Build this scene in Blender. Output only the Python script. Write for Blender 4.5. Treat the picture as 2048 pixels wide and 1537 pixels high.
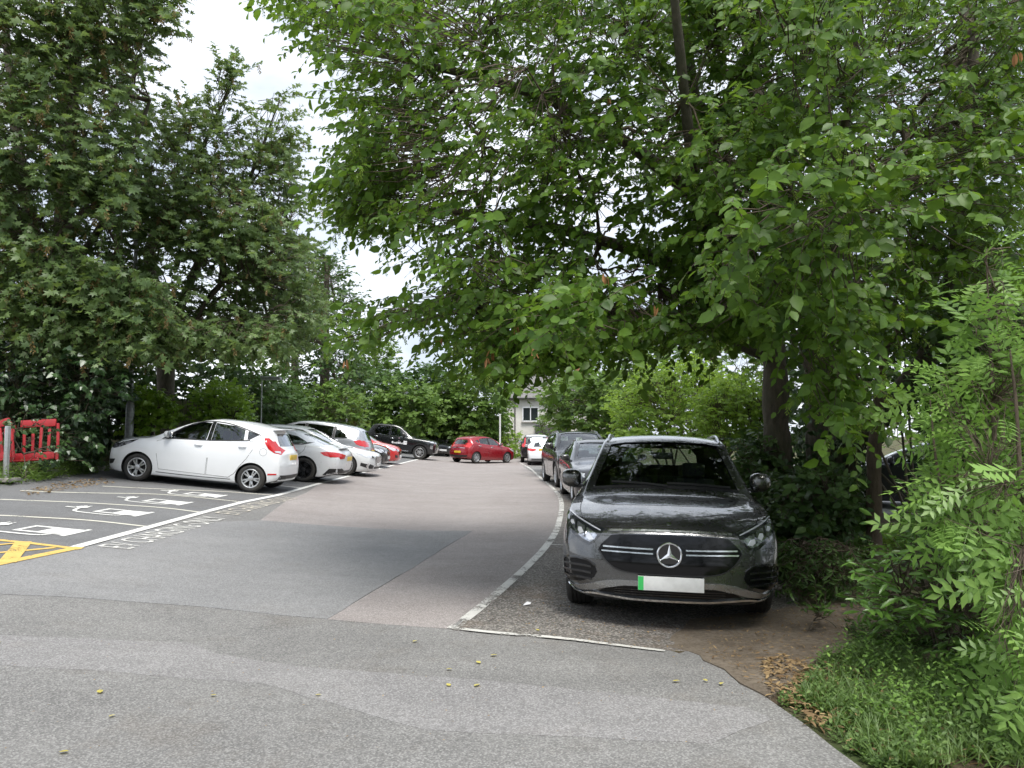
import bpy, bmesh, math, random
import numpy as np
from mathutils import Vector, Matrix
from mathutils.bvhtree import BVHTree
from mathutils.geometry import delaunay_2d_cdt

R = math.radians
scene = bpy.context.scene
for o in list(bpy.data.objects):
    bpy.data.objects.remove(o)
COL = scene.collection

# ------------------------------------------------------------------ camera
CAM_H, PITCH, FPX = 1.54, R(4.04), 1480.0
cd = bpy.data.cameras.new('camera')
cam = bpy.data.objects.new('camera', cd)
COL.objects.link(cam)
cam.location = (0, 0, CAM_H)
cam.rotation_euler = (R(90) + PITCH, 0, 0)
cd.sensor_width = 36.0
cd.lens = FPX / 2048 * 36.0
cd.clip_start, cd.clip_end = 0.05, 3000
scene.camera = cam

# ------------------------------------------------------------------ world and sun
SUN_EL, SUN_AZ = R(63), R(168)          # azimuth clockwise from +Y: a veiled sun, high behind the viewer
world = bpy.data.worlds.new('World')
scene.world = world
world.use_nodes = True
nt = world.node_tree
nt.nodes.clear()
out = nt.nodes.new('ShaderNodeOutputWorld')
bg = nt.nodes.new('ShaderNodeBackground')
sky = nt.nodes.new('ShaderNodeTexSky')
sky.sky_type = 'NISHITA'
sky.sun_disc = False
sky.sun_elevation = SUN_EL
sky.sun_rotation = SUN_AZ
tc = nt.nodes.new('ShaderNodeTexCoord')
mp = nt.nodes.new('ShaderNodeMapping')
mp.inputs['Scale'].default_value = (1.0, 1.0, 1.9)
ns = nt.nodes.new('ShaderNodeTexNoise')
ns.inputs['Scale'].default_value = 2.6
ns.inputs['Detail'].default_value = 6
ns.inputs['Roughness'].default_value = 0.55
cr = nt.nodes.new('ShaderNodeValToRGB')
cr.color_ramp.elements[0].position = 0.42
cr.color_ramp.elements[0].color = (2.75, 3.05, 3.55, 1)
cr.color_ramp.elements[1].position = 0.68
cr.color_ramp.elements[1].color = (5.3, 5.45, 5.65, 1)
mx = nt.nodes.new('ShaderNodeMix')
mx.data_type = 'RGBA'
mx.inputs[0].default_value = 0.93
nt.links.new(tc.outputs['Generated'], mp.inputs['Vector'])
nt.links.new(mp.outputs[0], ns.inputs['Vector'])
nt.links.new(ns.outputs['Fac'], cr.inputs[0])
nt.links.new(sky.outputs[0], mx.inputs[6])
nt.links.new(cr.outputs[0], mx.inputs[7])
nt.links.new(mx.outputs[2], bg.inputs['Color'])
bg.inputs['Strength'].default_value = 0.090
nt.links.new(bg.outputs[0], out.inputs['Surface'])

sd = bpy.data.lights.new('sun', 'SUN')
sd.energy = 1.5
sd.angle = R(24)
sd.color = (1.0, 0.965, 0.91)
sun = bpy.data.objects.new('sun', sd)
COL.objects.link(sun)
sun.rotation_euler = (R(90) - SUN_EL, 0, math.pi - SUN_AZ)
sdir = Vector((math.sin(SUN_AZ) * math.cos(SUN_EL), math.cos(SUN_AZ) * math.cos(SUN_EL), math.sin(SUN_EL)))
sun.rotation_euler = sdir.to_track_quat('Z', 'Y').to_euler()
sun.location = (0, -5, 30)

vs = scene.view_settings
vs.view_transform = 'Standard'
vs.look = 'None'
vs.exposure = 1.70
vs.gamma = 1.0
vs.use_curve_mapping = False
scene.render.engine = 'CYCLES'
scene.cycles.max_bounces = 7
scene.cycles.diffuse_bounces = 3
scene.cycles.glossy_bounces = 3
scene.cycles.transmission_bounces = 4
scene.cycles.transparent_max_bounces = 10
scene.cycles.caustics_reflective = False
scene.cycles.caustics_refractive = False
scene.cycles.use_adaptive_sampling = True
scene.cycles.adaptive_threshold = 0.025
scene.cycles.use_denoising = True
try:
    scene.cycles.denoiser = 'OPENIMAGEDENOISE'
    scene.cycles.denoising_input_passes = 'RGB_ALBEDO_NORMAL'
except Exception:
    pass

# ------------------------------------------------------------------ terrain and unprojection
def gz(x, y):
    """height of the gently sloping ground"""
    s = max(0.0, -(x + 1.0))
    z = 0.12 * s * s / (s + 4.0)
    if x < -14:
        z = gz(-14, y)
    t = min(1.0, max(0.0, (x - 2.2) / 1.4)) * min(1.0, max(0.0, (7.5 - y) / 2.0))
    z += 0.10 * t * t * (3 - 2 * t)
    q = min(1.0, max(0.0, (x - 0.2) / 1.2)) * min(1.0, max(0.0, (16 - y) / 4.0)) * min(1.0, max(0.0, (y - 4.6) / 1.2))
    z -= 0.06 * q * q * (3 - 2 * q)
    return z

CP, SP = math.cos(PITCH), math.sin(PITCH)
def ray(u, v):
    a = (u - 1024) / FPX
    b = (768.5 - v) / FPX
    return Vector((a, CP - b * SP, SP + b * CP))
def at(u, v, d):
    """point seen at pixel (u, v) of the 2048 px photograph whose world Y is d"""
    r = ray(u, v)
    t = d / r.y
    return Vector((r.x * t, d, CAM_H + r.z * t))
def G(u, v, off=0.0):
    """where the line of sight through a pixel meets the ground"""
    r = ray(u, v)
    t = CAM_H / max(1e-4, -r.z)
    lo, hi = 0.2, min(t * 1.02, 400.0)
    for _ in range(48):
        m = 0.5 * (lo + hi)
        if CAM_H + r.z * m > gz(r.x * m, r.y * m):
            lo = m
        else:
            hi = m
    x, y = r.x * lo, r.y * lo
    return Vector((x, y, gz(x, y) + off))

# ------------------------------------------------------------------ object helpers
def tag(o, label=None, cat=None, group=None, kind=None):
    if label: o['label'] = label
    if cat: o['category'] = cat
    if group: o['group'] = group
    if kind: o['kind'] = kind
    return o
def empty(name, loc=(0, 0, 0), label=None, cat=None, group=None):
    o = bpy.data.objects.new(name, None)
    o.empty_display_size = 0.2
    COL.objects.link(o)
    o.location = loc
    return tag(o, label, cat, group)
def link(name, me, parent=None, mats=None, smooth=None):
    o = bpy.data.objects.new(name, me)
    COL.objects.link(o)
    if parent is not None:
        o.parent = parent
    if mats:
        if not isinstance(mats, (list, tuple)):
            mats = [mats]
        if len(me.materials) == 0:
            for m in mats:
                me.materials.append(m)
    if smooth is not None:
        me.polygons.foreach_set('use_smooth', [True] * len(me.polygons))
        if smooth < 180:
            me.set_sharp_from_angle(angle=R(smooth))
    return o
def mesh(name, V, F, mi=None):
    me = bpy.data.meshes.new(name)
    me.from_pydata([tuple(v) for v in V], [], [tuple(f) for f in F])
    if mi is not None:
        me.polygons.foreach_set('material_index', mi)
    me.update()
    return me

class MB:
    """collects simple solids into one mesh"""
    def __init__(s):
        s.V, s.F, s.M = [], [], []
    def add(s, V, F, m=0):
        k = len(s.V)
        s.V += [tuple(v) for v in V]
        s.F += [tuple(i + k for i in f) for f in F]
        s.M += [m] * len(F)
        return s
    def box(s, c, size, rot=None, m=0, bev=0.0):
        hx, hy, hz = size[0] / 2, size[1] / 2, size[2] / 2
        if bev > 0:
            bm = bmesh.new()
            bmesh.ops.create_cube(bm, size=1)
            for v in bm.verts:
                v.co = Vector((v.co.x * size[0], v.co.y * size[1], v.co.z * size[2]))
            bmesh.ops.bevel(bm, geom=bm.edges[:], offset=bev, segments=2, profile=0.6, affect='EDGES')
            bm.verts.index_update()
            V = [v.co.copy() for v in bm.verts]
            F = [[v.index for v in f.verts] for f in bm.faces]
            bm.free()
        else:
            V = [Vector((x, y, z)) for x in (-hx, hx) for y in (-hy, hy) for z in (-hz, hz)]
            F = [(0, 1, 3, 2), (4, 6, 7, 5), (0, 4, 5, 1), (2, 3, 7, 6), (0, 2, 6, 4), (1, 5, 7, 3)]
        if rot is not None:
            V = [rot @ v for v in V]
        c = Vector(c)
        return s.add([v + c for v in V], F, m)
    def tube(s, pts, rad, n=8, m=0, cap=True):
        pts = [Vector(p) for p in pts]
        if not isinstance(rad, (list, tuple)):
            rad = [rad] * len(pts)
        V, F = [], []
        prev = None
        for i, p in enumerate(pts):
            d = (pts[min(i + 1, len(pts) - 1)] - pts[max(i - 1, 0)])
            d = d.normalized() if d.length > 1e-9 else Vector((0, 0, 1))
            if prev is None:
                a = Vector((1, 0, 0)) if abs(d.x) < 0.8 else Vector((0, 1, 0))
                prev = a
            e1 = (prev - d * prev.dot(d))
            e1 = e1.normalized() if e1.length > 1e-6 else d.orthogonal().normalized()
            prev = e1
            e2 = d.cross(e1)
            for k in range(n):
                t = 2 * math.pi * k / n
                V.append(p + (e1 * math.cos(t) + e2 * math.sin(t)) * rad[i])
        for i in range(len(pts) - 1):
            for k in range(n):
                k2 = (k + 1) % n
                F.append((i * n + k, i * n + k2, (i + 1) * n + k2, (i + 1) * n + k))
        if cap:
            F.append(tuple(range(n - 1, -1, -1)))
            F.append(tuple((len(pts) - 1) * n + k for k in range(n)))
        return s.add(V, F, m)
    def lathe(s, prof, n=24, axis='z', c=(0, 0, 0), m=0, close=False):
        V, F = [], []
        for (r, h) in prof:
            for k in range(n):
                t = 2 * math.pi * k / n
                a, b = r * math.cos(t), r * math.sin(t)
                if axis == 'z': V.append((c[0] + a, c[1] + b, c[2] + h))
                elif axis == 'y': V.append((c[0] + a, c[1] + h, c[2] - b))
                else: V.append((c[0] + h, c[1] + a, c[2] + b))
        L = len(prof)
        for i in range(L - 1 + (1 if close else 0)):
            j = (i + 1) % L
            for k in range(n):
                k2 = (k + 1) % n
                F.append((i * n + k, i * n + k2, j * n + k2, j * n + k))
        if not close:
            F.append(tuple(range(n - 1, -1, -1)))
            F.append(tuple((L - 1) * n + k for k in range(n)))
        return s.add(V, F, m)
    def me(s, name='m'):
        me = mesh(name, s.V, s.F, s.M)
        return me
    def build(s, name, mats, parent=None, smooth=35):
        return link(name, s.me(name), parent, mats, smooth)

# ------------------------------------------------------------------ materials
def nodes(name):
    m = bpy.data.materials.new(name)
    m.use_nodes = True
    t = m.node_tree
    b = t.nodes['Principled BSDF']
    return m, t, b
def N(t, kind, **kw):
    n = t.nodes.new('ShaderNode' + kind)
    for k, v in kw.items():
        if k in n.inputs.keys(): n.inputs[k].default_value = v
        else: setattr(n, k, v)
    return n
def mixc(t, fac, a, b, mode='MIX'):
    n = t.nodes.new('ShaderNodeMix')
    n.data_type = 'RGBA'
    n.blend_type = mode
    for i, v in ((0, fac), (6, a), (7, b)):
        if hasattr(v, 'is_linked') or hasattr(v, 'links'):
            t.links.new(v, n.inputs[i])
        elif i == 0:
            n.inputs[0].default_value = v
        else:
            n.inputs[i].default_value = (*v, 1) if len(v) == 3 else v
    return n.outputs[2]
def ramp(t, src, lo, hi, a=0.0, b=1.0):
    n = N(t, 'MapRange')
    n.inputs[1].default_value, n.inputs[2].default_value = lo, hi
    n.inputs[3].default_value, n.inputs[4].default_value = a, b
    t.links.new(src, n.inputs[0])
    return n.outputs[0]
def noise(t, vec, scale, detail=4, rough=0.6):
    n = N(t, 'TexNoise', Scale=scale, Detail=detail, Roughness=rough)
    if vec is not None:
        t.links.new(vec, n.inputs['Vector'])
    return n.outputs['Fac']
def bump(t, b, h, strength=0.3, dist=0.01):
    n = N(t, 'Bump', Strength=strength, Distance=dist)
    t.links.new(h, n.inputs['Height'])
    t.links.new(n.outputs[0], b.inputs['Normal'])
_mats = {}
def M(name, col=(0.5, 0.5, 0.5), rough=0.5, metal=0.0, coat=0.0, var=0.12, scale=9.0, bmp=0.0, spec=0.5, emit=None, rvar=0.08, dirt=0.0):
    """plain surface with procedural colour and gloss variation"""
    if name in _mats:
        return _mats[name]
    m, t, b = nodes(name)
    pos = N(t, 'TexCoord').outputs['Object']
    n1 = noise(t, pos, scale, 5)
    f = ramp(t, n1, 0.3, 0.7)
    lo = tuple(c * (1 - var) for c in col)
    hi = tuple(min(1, c * (1 + var)) for c in col)
    c = mixc(t, f, lo, hi)
    if dirt > 0:
        n2 = noise(t, pos, 2.3, 6, 0.7)
        c = mixc(t, ramp(t, n2, 0.45, 0.75, 0, dirt), c, (0.10, 0.085, 0.06))
    t.links.new(c, b.inputs['Base Color'])
    t.links.new(ramp(t, noise(t, pos, scale * 2.3, 4), 0.3, 0.7, max(0.02, rough - rvar), min(1, rough + rvar)), b.inputs['Roughness'])
    b.inputs['Metallic'].default_value = metal
    b.inputs['Specular IOR Level'].default_value = spec
    b.inputs['Coat Weight'].default_value = coat
    b.inputs['Coat Roughness'].default_value = 0.04
    if bmp > 0:
        bump(t, b, noise(t, pos, scale * 6, 6), bmp, 0.01)
    if emit:
        b.inputs['Emission Color'].default_value = (*emit[0], 1)
        b.inputs['Emission Strength'].default_value = emit[1]
    _mats[name] = m
    return m

def pchip(xs, ys):
    """monotone cubic interpolation"""
    x, y = np.array(xs, float), np.array(ys, float)
    h = np.diff(x); d = np.diff(y) / h
    mm = np.zeros_like(y)
    mm[0], mm[-1] = d[0], d[-1]
    for i in range(1, len(x) - 1):
        if d[i - 1] * d[i] > 0:
            w1, w2 = 2 * h[i] + h[i - 1], h[i] + 2 * h[i - 1]
            mm[i] = (w1 + w2) / (w1 / d[i - 1] + w2 / d[i])
    def f(q):
        q = min(max(q, x[0]), x[-1])
        i = min(int(np.searchsorted(x, q, side='right')) - 1, len(x) - 2)
        i = max(i, 0)
        s = (q - x[i]) / h[i]
        return float((2*s**3 - 3*s**2 + 1) * y[i] + (s**3 - 2*s**2 + s) * h[i] * mm[i] + (-2*s**3 + 3*s**2) * y[i+1] + (s**3 - s**2) * h[i] * mm[i+1])
    return f
def catmull(pts, n=6, closed=False):
    P = [Vector(p) for p in pts]
    k = len(P)
    outp = []
    for i in range(k if closed else k - 1):
        p0 = P[(i - 1) % k] if closed or i > 0 else P[0] * 2 - P[1]
        p1, p2 = P[i], P[(i + 1) % k]
        p3 = P[(i + 2) % k] if closed or i < k - 2 else P[-1] * 2 - P[-2]
        for j in range(n):
            s = j / n
            outp.append(0.5 * ((2 * p1) + (p2 - p0) * s + (2 * p0 - 5 * p1 + 4 * p2 - p3) * s * s + (3 * p1 - p0 - 3 * p2 + p3) * s ** 3))
    if not closed:
        outp.append(P[-1].copy())
    return outp
def in_poly(x, y, poly):
    c = False
    j = len(poly) - 1
    for i in range(len(poly)):
        xi, yi = poly[i][0], poly[i][1]
        xj, yj = poly[j][0], poly[j][1]
        if (yi > y) != (yj > y) and x < (xj - xi) * (y - yi) / (yj - yi) + xi:
            c = not c
        j = i
    return c
def cdt(poly, res):
    """triangulate a 2D polygon with interior points on a grid"""
    P = [Vector((p[0], p[1])) for p in poly]
    # split long edges
    Q = []
    for i, p in enumerate(P):
        q = P[(i + 1) % len(P)]
        n = max(1, int((q - p).length / res))
        for k in range(n):
            Q.append(p.lerp(q, k / n))
    nb = len(Q)
    x0, x1 = min(p.x for p in Q), max(p.x for p in Q)
    y0, y1 = min(p.y for p in Q), max(p.y for p in Q)
    nx, ny = int((x1 - x0) / res) + 1, int((y1 - y0) / res) + 1
    ins = []
    for i in range(1, nx):
        for j in range(1, ny):
            x, y = x0 + (x1 - x0) * i / nx, y0 + (y1 - y0) * j / ny
            ins.append((x, y))
    if ins:
        A = np.array([(p.x, p.y) for p in Q]); B = np.array(ins)
        inside = np.zeros(len(B), bool); dm = np.full(len(B), 1e9)
        for i in range(nb):
            (xi, yi), (xj, yj) = A[i], A[i - 1]
            if yi != yj:
                hit = ((yi > B[:, 1]) != (yj > B[:, 1])) & (B[:, 0] < (xj - xi) * (B[:, 1] - yi) / (yj - yi) + xi)
                inside ^= hit
            dm = np.minimum(dm, (B[:, 0] - xi) ** 2 + (B[:, 1] - yi) ** 2)
        ins = [Vector(p) for p in B[inside & (dm > (0.35 * res) ** 2)]]
    V, E, F, *_ = delaunay_2d_cdt(Q + ins, [(i, (i + 1) % nb) for i in range(nb)], [], 1, 1e-6)
    return V, F
# ================================================================== ground surfaces
def asphalt(name, col, light, speck=0.5, rough=0.9, dirtcol=(0.12, 0.09, 0.06), dirt=0.25, bscale=1.0, seed=0.0, crack=0.0):
    m, t, b = nodes(name)
    geo = N(t, 'NewGeometry').outputs['Position']
    mpn = N(t, 'Mapping'); mpn.inputs['Location'].default_value = (seed, seed * 1.7, 0)
    t.links.new(geo, mpn.inputs['Vector']); pos = mpn.outputs[0]
    big = noise(t, pos, 0.7, 4, 0.7)
    c = mixc(t, ramp(t, big, 0.35, 0.68), col, light)
    mid = noise(t, pos, 6.5, 4, 0.75)
    c = mixc(t, ramp(t, mid, 0.35, 0.7, 0, 0.35), c, tuple(x * 0.72 for x in col))
    # aggregate: light chips between dark binder
    v = N(t, 'TexVoronoi', Scale=105.0 * bscale); v.feature = 'F1'
    t.links.new(pos, v.inputs['Vector'])
    wn = N(t, 'TexWhiteNoise'); t.links.new(v.outputs['Color'], wn.inputs['Vector'])
    c = mixc(t, ramp(t, wn.outputs['Value'], 0.45, 1.0, 0, speck), c, tuple(min(1, x * 1.9 + 0.03) for x in light))
    c = mixc(t, ramp(t, wn.outputs['Value'], 0.0, 0.35, speck * 0.9, 0), c, tuple(x * 0.35 for x in col))
    gap = ramp(t, v.outputs['Distance'], 0.35, 0.75, 0, speck * 0.7)
    c = mixc(t, gap, c, tuple(x * 0.3 for x in col))
    dn = noise(t, pos, 1.1, 5, 0.75)
    c = mixc(t, ramp(t, dn, 0.52, 0.72, 0, dirt), c, dirtcol)
    st = N(t, 'Mapping'); st.inputs['Scale'].default_value = (.16, 1.1, 1); st.inputs['Rotation'].default_value = (0, 0, .12); t.links.new(pos, st.inputs['Vector'])
    c = mixc(t, ramp(t, noise(t, st.outputs[0], 1.6, 4, 0.65), 0.44, 0.72, 0, 0.20), c, tuple(x * 0.58 for x in col))
    if crack > 0:
        vc = N(t, 'TexVoronoi', Scale=0.55); vc.feature = 'DISTANCE_TO_EDGE'
        wv = N(t, 'VectorMath'); wv.operation = 'ADD'
        nz = N(t, 'TexNoise', Scale=2.5, Detail=6); t.links.new(pos, nz.inputs['Vector'])
        sc = N(t, 'VectorMath'); sc.operation = 'SCALE'; sc.inputs['Scale'].default_value = 0.7
        t.links.new(nz.outputs['Color'], sc.inputs[0]); t.links.new(pos, wv.inputs[0]); t.links.new(sc.outputs[0], wv.inputs[1])
        t.links.new(wv.outputs[0], vc.inputs['Vector'])
        k = N(t, 'Math'); k.operation = 'MULTIPLY'
        t.links.new(ramp(t, vc.outputs['Distance'], 0.0, 0.009, crack, 0), k.inputs[0])
        t.links.new(ramp(t, noise(t, pos, 0.45, 2), 0.5, 0.6), k.inputs[1])
        c = mixc(t, k.outputs[0], c, tuple(x * 0.25 for x in col))
    t.links.new(c, b.inputs['Base Color'])
    b.inputs['Roughness'].default_value = rough
    b.inputs['Specular IOR Level'].default_value = 0.25
    bump(t, b, v.outputs['Distance'], 0.5 * speck + 0.1, 0.010)
    return m
def soil(name, col, col2, green=None):
    m, t, b = nodes(name)
    pos = N(t, 'NewGeometry').outputs['Position']
    c = mixc(t, ramp(t, noise(t, pos, 3.0, 8, 0.7), 0.35, 0.65), col, col2)
    c = mixc(t, ramp(t, noise(t, pos, 26.0, 6, 0.75), 0.45, 0.7, 0, 0.6), c, tuple(x * 0.4 for x in col))
    c = mixc(t, ramp(t, noise(t, pos, 70.0, 3, 0.6), 0.6, 0.72, 0, 0.55), c, (0.30, 0.24, 0.16))
    if green:
        c = mixc(t, ramp(t, noise(t, pos, 1.1, 5, 0.7), 0.42, 0.6), c, green)
    t.links.new(c, b.inputs['Base Color'])
    b.inputs['Roughness'].default_value = 0.95
    b.inputs['Specular IOR Level'].default_value = 0.15
    bump(t, b, noise(t, pos, 30, 8, 0.75), 0.9, 0.03)
    return m
MAT_EARTH = soil('earth', (0.085, 0.062, 0.042), (0.14, 0.105, 0.072), (0.06, 0.09, 0.03))
MAT_DIRT = soil('bare_dirt', (0.15, 0.12, 0.09), (0.25, 0.21, 0.165))
MAT_APRON = asphalt('apron_asphalt', (0.172, 0.169, 0.164), (0.235, 0.231, 0.222), 0.38, seed=1.3, crack=0.3)
MAT_RED = asphalt('red_asphalt', (0.262, 0.236, 0.225), (0.325, 0.298, 0.286), 0.32, seed=4.1, dirt=0.18)
MAT_PATCH = asphalt('smooth_patch', (0.205, 0.205, 0.206), (0.255, 0.254, 0.253), 0.30, seed=7.7, dirt=0.12)
MAT_TRENCH = asphalt('trench_patch', (0.205, 0.200, 0.198), (0.262, 0.256, 0.252), 0.36, seed=9.2, dirt=0.15)
MAT_BAY = asphalt('bay_asphalt', (0.145, 0.146, 0.148), (0.19, 0.191, 0.192), 0.30, seed=2.2, dirtcol=(0.085, 0.06, 0.04), dirt=0.30)
MAT_ROUGH = asphalt('worn_bay', (0.15, 0.138, 0.125), (0.22, 0.205, 0.185), 0.75, seed=5.5, dirtcol=(0.13, 0.09, 0.06), dirt=0.75, bscale=0.6)
def paint_mat(name, col, wear=0.35, under=None):
    m, t, b = nodes(name)
    pos = N(t, 'NewGeometry').outputs['Position']
    c = mixc(t, ramp(t, noise(t, pos, 7, 6, 0.7), 0.3, 0.7), tuple(x * 0.84 for x in col), col)
    c = mixc(t, ramp(t, noise(t, pos, 90, 3), 0.5, 0.75, 0, 0.4), c, tuple(x * 0.6 for x in col))
    t.links.new(c, b.inputs['Base Color'])
    b.inputs['Roughness'].default_value = 0.75
    bump(t, b, noise(t, pos, 110, 3), 0.3, 0.006)
    tr = N(t, 'BsdfTransparent')
    ms = N(t, 'MixShader')
    a = noise(t, pos, 38, 6, 0.8)
    bb = noise(t, pos, 3.0, 4, 0.6)
    ad = N(t, 'Math'); ad.operation = 'ADD'
    t.links.new(a, ad.inputs[0]); t.links.new(bb, ad.inputs[1])
    fac = ramp(t, ad.outputs[0], 1.12 + 0.25 * (0.35 - wear), 1.22 + 0.25 * (0.35 - wear))
    t.links.new(fac, ms.inputs[0])
    t.links.new(b.outputs[0], ms.inputs[1]); t.links.new(tr.outputs[0], ms.inputs[2])
    t.links.new(ms.outputs[0], t.nodes['Material Output'].inputs['Surface'])
    return m
MAT_WHITE = paint_mat('road_paint_white', (0.74, 0.735, 0.70), 0.30)
MAT_WORN = paint_mat('road_paint_worn', (0.60, 0.59, 0.55), 0.78)
MAT_FADED = paint_mat('road_paint_faded', (0.66, 0.65, 0.61), 0.50)
MAT_FADED2 = paint_mat('road_paint_dull', (0.56, 0.52, 0.44), 0.60)
MAT_CREAM = paint_mat('road_paint_cream', (0.70, 0.68, 0.58), 0.36)
MAT_YELLOW = paint_mat('road_paint_yellow', (0.68, 0.46, 0.13), 0.42)

def drape(name, poly, off, mat, res=0.6, kind='structure', parent=None):
    """flat sheet over the terrain, outline in world x, y"""
    V, F = cdt(poly, res)
    W = [(v.x, v.y, gz(v.x, v.y) + off) for v in V]
    me = mesh(name, W, F)
    bm = bmesh.new(); bm.from_mesh(me)
    be = [e for e in bm.edges if e.is_boundary]
    ex = bmesh.ops.extrude_edge_only(bm, edges=be)
    for v in ex['geom']:
        if isinstance(v, bmesh.types.BMVert): v.co.z -= off + .01
    bmesh.ops.recalc_face_normals(bm, faces=bm.faces[:])
    if bm.faces and sum(f.normal.z for f in bm.faces) < 0:
        bmesh.ops.reverse_faces(bm, faces=bm.faces[:])
    bm.to_mesh(me); bm.free()
    o = link(name, me, parent, mat, 40)
    if kind: o['kind'] = kind
    return o
def gpx(pts):
    return [(p.x, p.y) for p in (G(u, v) for (u, v) in pts)]
def wob(poly, amp, step, seed):
    """roughen an outline"""
    rr = random.Random(seed)
    outp = []
    for i, p in enumerate(poly):
        q = poly[(i + 1) % len(poly)]
        L = math.hypot(q[0] - p[0], q[1] - p[1])
        n = max(1, int(L / step))
        for k in range(n):
            outp.append((p[0] + (q[0] - p[0]) * k / n + (rr.uniform(-amp, amp) if k else 0), p[1] + (q[1] - p[1]) * k / n + (rr.uniform(-amp, amp) if k else 0)))
    return outp
# the terrain sheet to the horizon
gx = [-900, -400, -200, -100, -60, -40, -28, -20] + [x * 0.5 for x in range(-32, 17)] + [10, 13, 17, 24, 40, 80, 200, 400, 900]
gy = [-300, -100, -40, -20, -10, -5, -2] + [y * 0.6 for y in range(0, 30)] + [20 + 2.5 * i for i in range(20)] + [75, 90, 120, 180, 300, 600, 1500]
V = [(x, y, gz(x, y)) for y in gy for x in gx]
nx = len(gx)
F = [(j * nx + i, j * nx + i + 1, (j + 1) * nx + i + 1, (j + 1) * nx + i) for j in range(len(gy) - 1) for i in range(nx - 1)]
o = link('ground', mesh('ground', V, F), None, MAT_EARTH, 180); o['kind'] = 'structure'

LINE = [G(150, 1097), G(300, 1056), G(405, 1027), G(485, 1006), G(555, 992), G(640, 968), G(735, 944), G(830, 921)]
LX = sum(p.x for p in LINE[:5]) / 5
KERBX = -9.75
right_edge = [(1740, 1550), (1612, 1452), (1530, 1395), (1490, 1345), (1500, 1305), (1555, 1262)]
RE = gpx(right_edge)
apron = [(-30, -6), (3.2, -6)] + RE + [(2.9, 8.0), (3.2, 12), (2.6, 20), (2.2, 30), (2.6, 62), (-30, 62), (-30, 8), (-30, 5)]
drape('car_park_asphalt', wob(apron, 0.03, 0.25, 3), 0.004, MAT_APRON, 0.5)
FARL = LINE[-1]
red = gpx([(895, 1259), (655, 1240), (945, 1063), (520, 1042), (575, 1001)]) + [(LINE[4].x + 0.3, LINE[4].y + 1.2)] + [(p.x, p.y) for p in LINE[5:]] + [(FARL.x, 56), (1.7, 56), (1.6, 40)] + gpx([(1045, 934), (1077, 952), (1110, 981), (1124, 1008), (1118, 1050), (1060, 1130), (975, 1205)])
drape('red_asphalt_lane', red, 0.0065, MAT_RED, 0.5)
patch_poly = gpx([(152, 1101), (300, 1060), (430, 1045), (522, 1042), (945, 1063), (655, 1240), (400, 1215), (120, 1195), (-200, 1182), (-200, 1140)])
drape('dark_asphalt_patch', wob(patch_poly, 0.012, 0.3, 5), 0.0088, MAT_PATCH, 0.45)
trench = gpx([(-200, 1262), (0, 1272), (375, 1286), (430, 1308), (600, 1335), (960, 1362), (1490, 1417), (1545, 1440), (1420, 1490), (1250, 1482), (850, 1462), (700, 1420), (520, 1368), (250, 1347), (0, 1332), (-200, 1322)])
drape('trench_repair_strip', wob(trench, 0.012, 0.12, 7), 0.0066, MAT_TRENCH, 0.4)
bays = [(p.x - 0.05, p.y) for p in LINE] + [(FARL.x, 56), (KERBX, 56), (KERBX, 4.0)] + gpx([(-300, 1128), (0, 1132)])
drape('bay_asphalt', bays, 0.0090, MAT_BAY, 0.5)
rough = gpx([(905, 1262), (975, 1208), (1062, 1132), (1118, 1052), (1124, 1010), (1110, 983), (1077, 954)]) + [(1.75, 40), (2.6, 40), (2.6, 20), (3.2, 12), (3.0, 8)] + gpx([(1600, 1235), (1490, 1300), (1330, 1300), (1010, 1272)])
drape('worn_parking_strip', wob(rough, 0.02, 0.2, 9), 0.0095, MAT_ROUGH, 0.4)
dirt = gpx([(1380, 1235), (1560, 1215), (1700, 1200), (1760, 1235), (1700, 1290), (1620, 1330), (1540, 1400), (1480, 1370), (1400, 1310), (1330, 1290)])
drape('bare_dirt_patch', wob(dirt, 0.05, 0.15, 10), 0.014, MAT_DIRT, 0.3)

# ---- painted lines
def stripe(name, pts, w, mat, off=0.0145, label=None, taper=None):
    P = [Vector((p[0], p[1], 0)) for p in pts]
    Q = []
    for i in range(len(P) - 1):
        n = max(1, int((P[i + 1] - P[i]).length / 0.25))
        for k in range(n):
            Q.append(P[i].lerp(P[i + 1], k / n))
    Q.append(P[-1])
    V, F = [], []
    for i, p in enumerate(Q):
        d = (Q[min(i + 1, len(Q) - 1)] - Q[max(i - 1, 0)]).normalized()
        nrm = Vector((-d.y, d.x, 0)) * (w / 2)
        for q in (p + nrm, p - nrm):
            V.append((q.x, q.y, gz(q.x, q.y) + off))
    F = [(2 * i, 2 * i + 1, 2 * i + 3, 2 * i + 2) for i in range(len(Q) - 1)]
    o = link(name, mesh(name, V, F), None, mat)
    o['kind'] = 'structure'
    if label: o['label'] = label
    return o
def gline(px, n=6):
    return [(p.x, p.y) for p in catmull([(*q, 0) for q in gpx(px)], n)]
stripe('painted_line', [(p.x, p.y) for p in LINE] + [(FARL.x + 0.05, 50)], 0.13, MAT_WHITE)
stripe('painted_line', gline([(300, 1056), (180, 1043), (60, 1036), (0, 1033), (-120, 1030)]), 0.075, MAT_CREAM, 0.0140)
stripe('painted_line', gline([(405, 1027), (320, 1017), (180, 1008), (60, 1003), (0, 1001), (-60, 999)]), 0.075, MAT_CREAM, 0.0140)
stripe('painted_line', gline([(487, 1006), (400, 997), (310, 990), (200, 988), (110, 986), (40, 983)]), 0.075, MAT_CREAM, 0.0140)
stripe('painted_line', gline([(545, 992), (450, 985), (330, 980), (205, 974)]), 0.075, MAT_CREAM, 0.0140)
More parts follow.
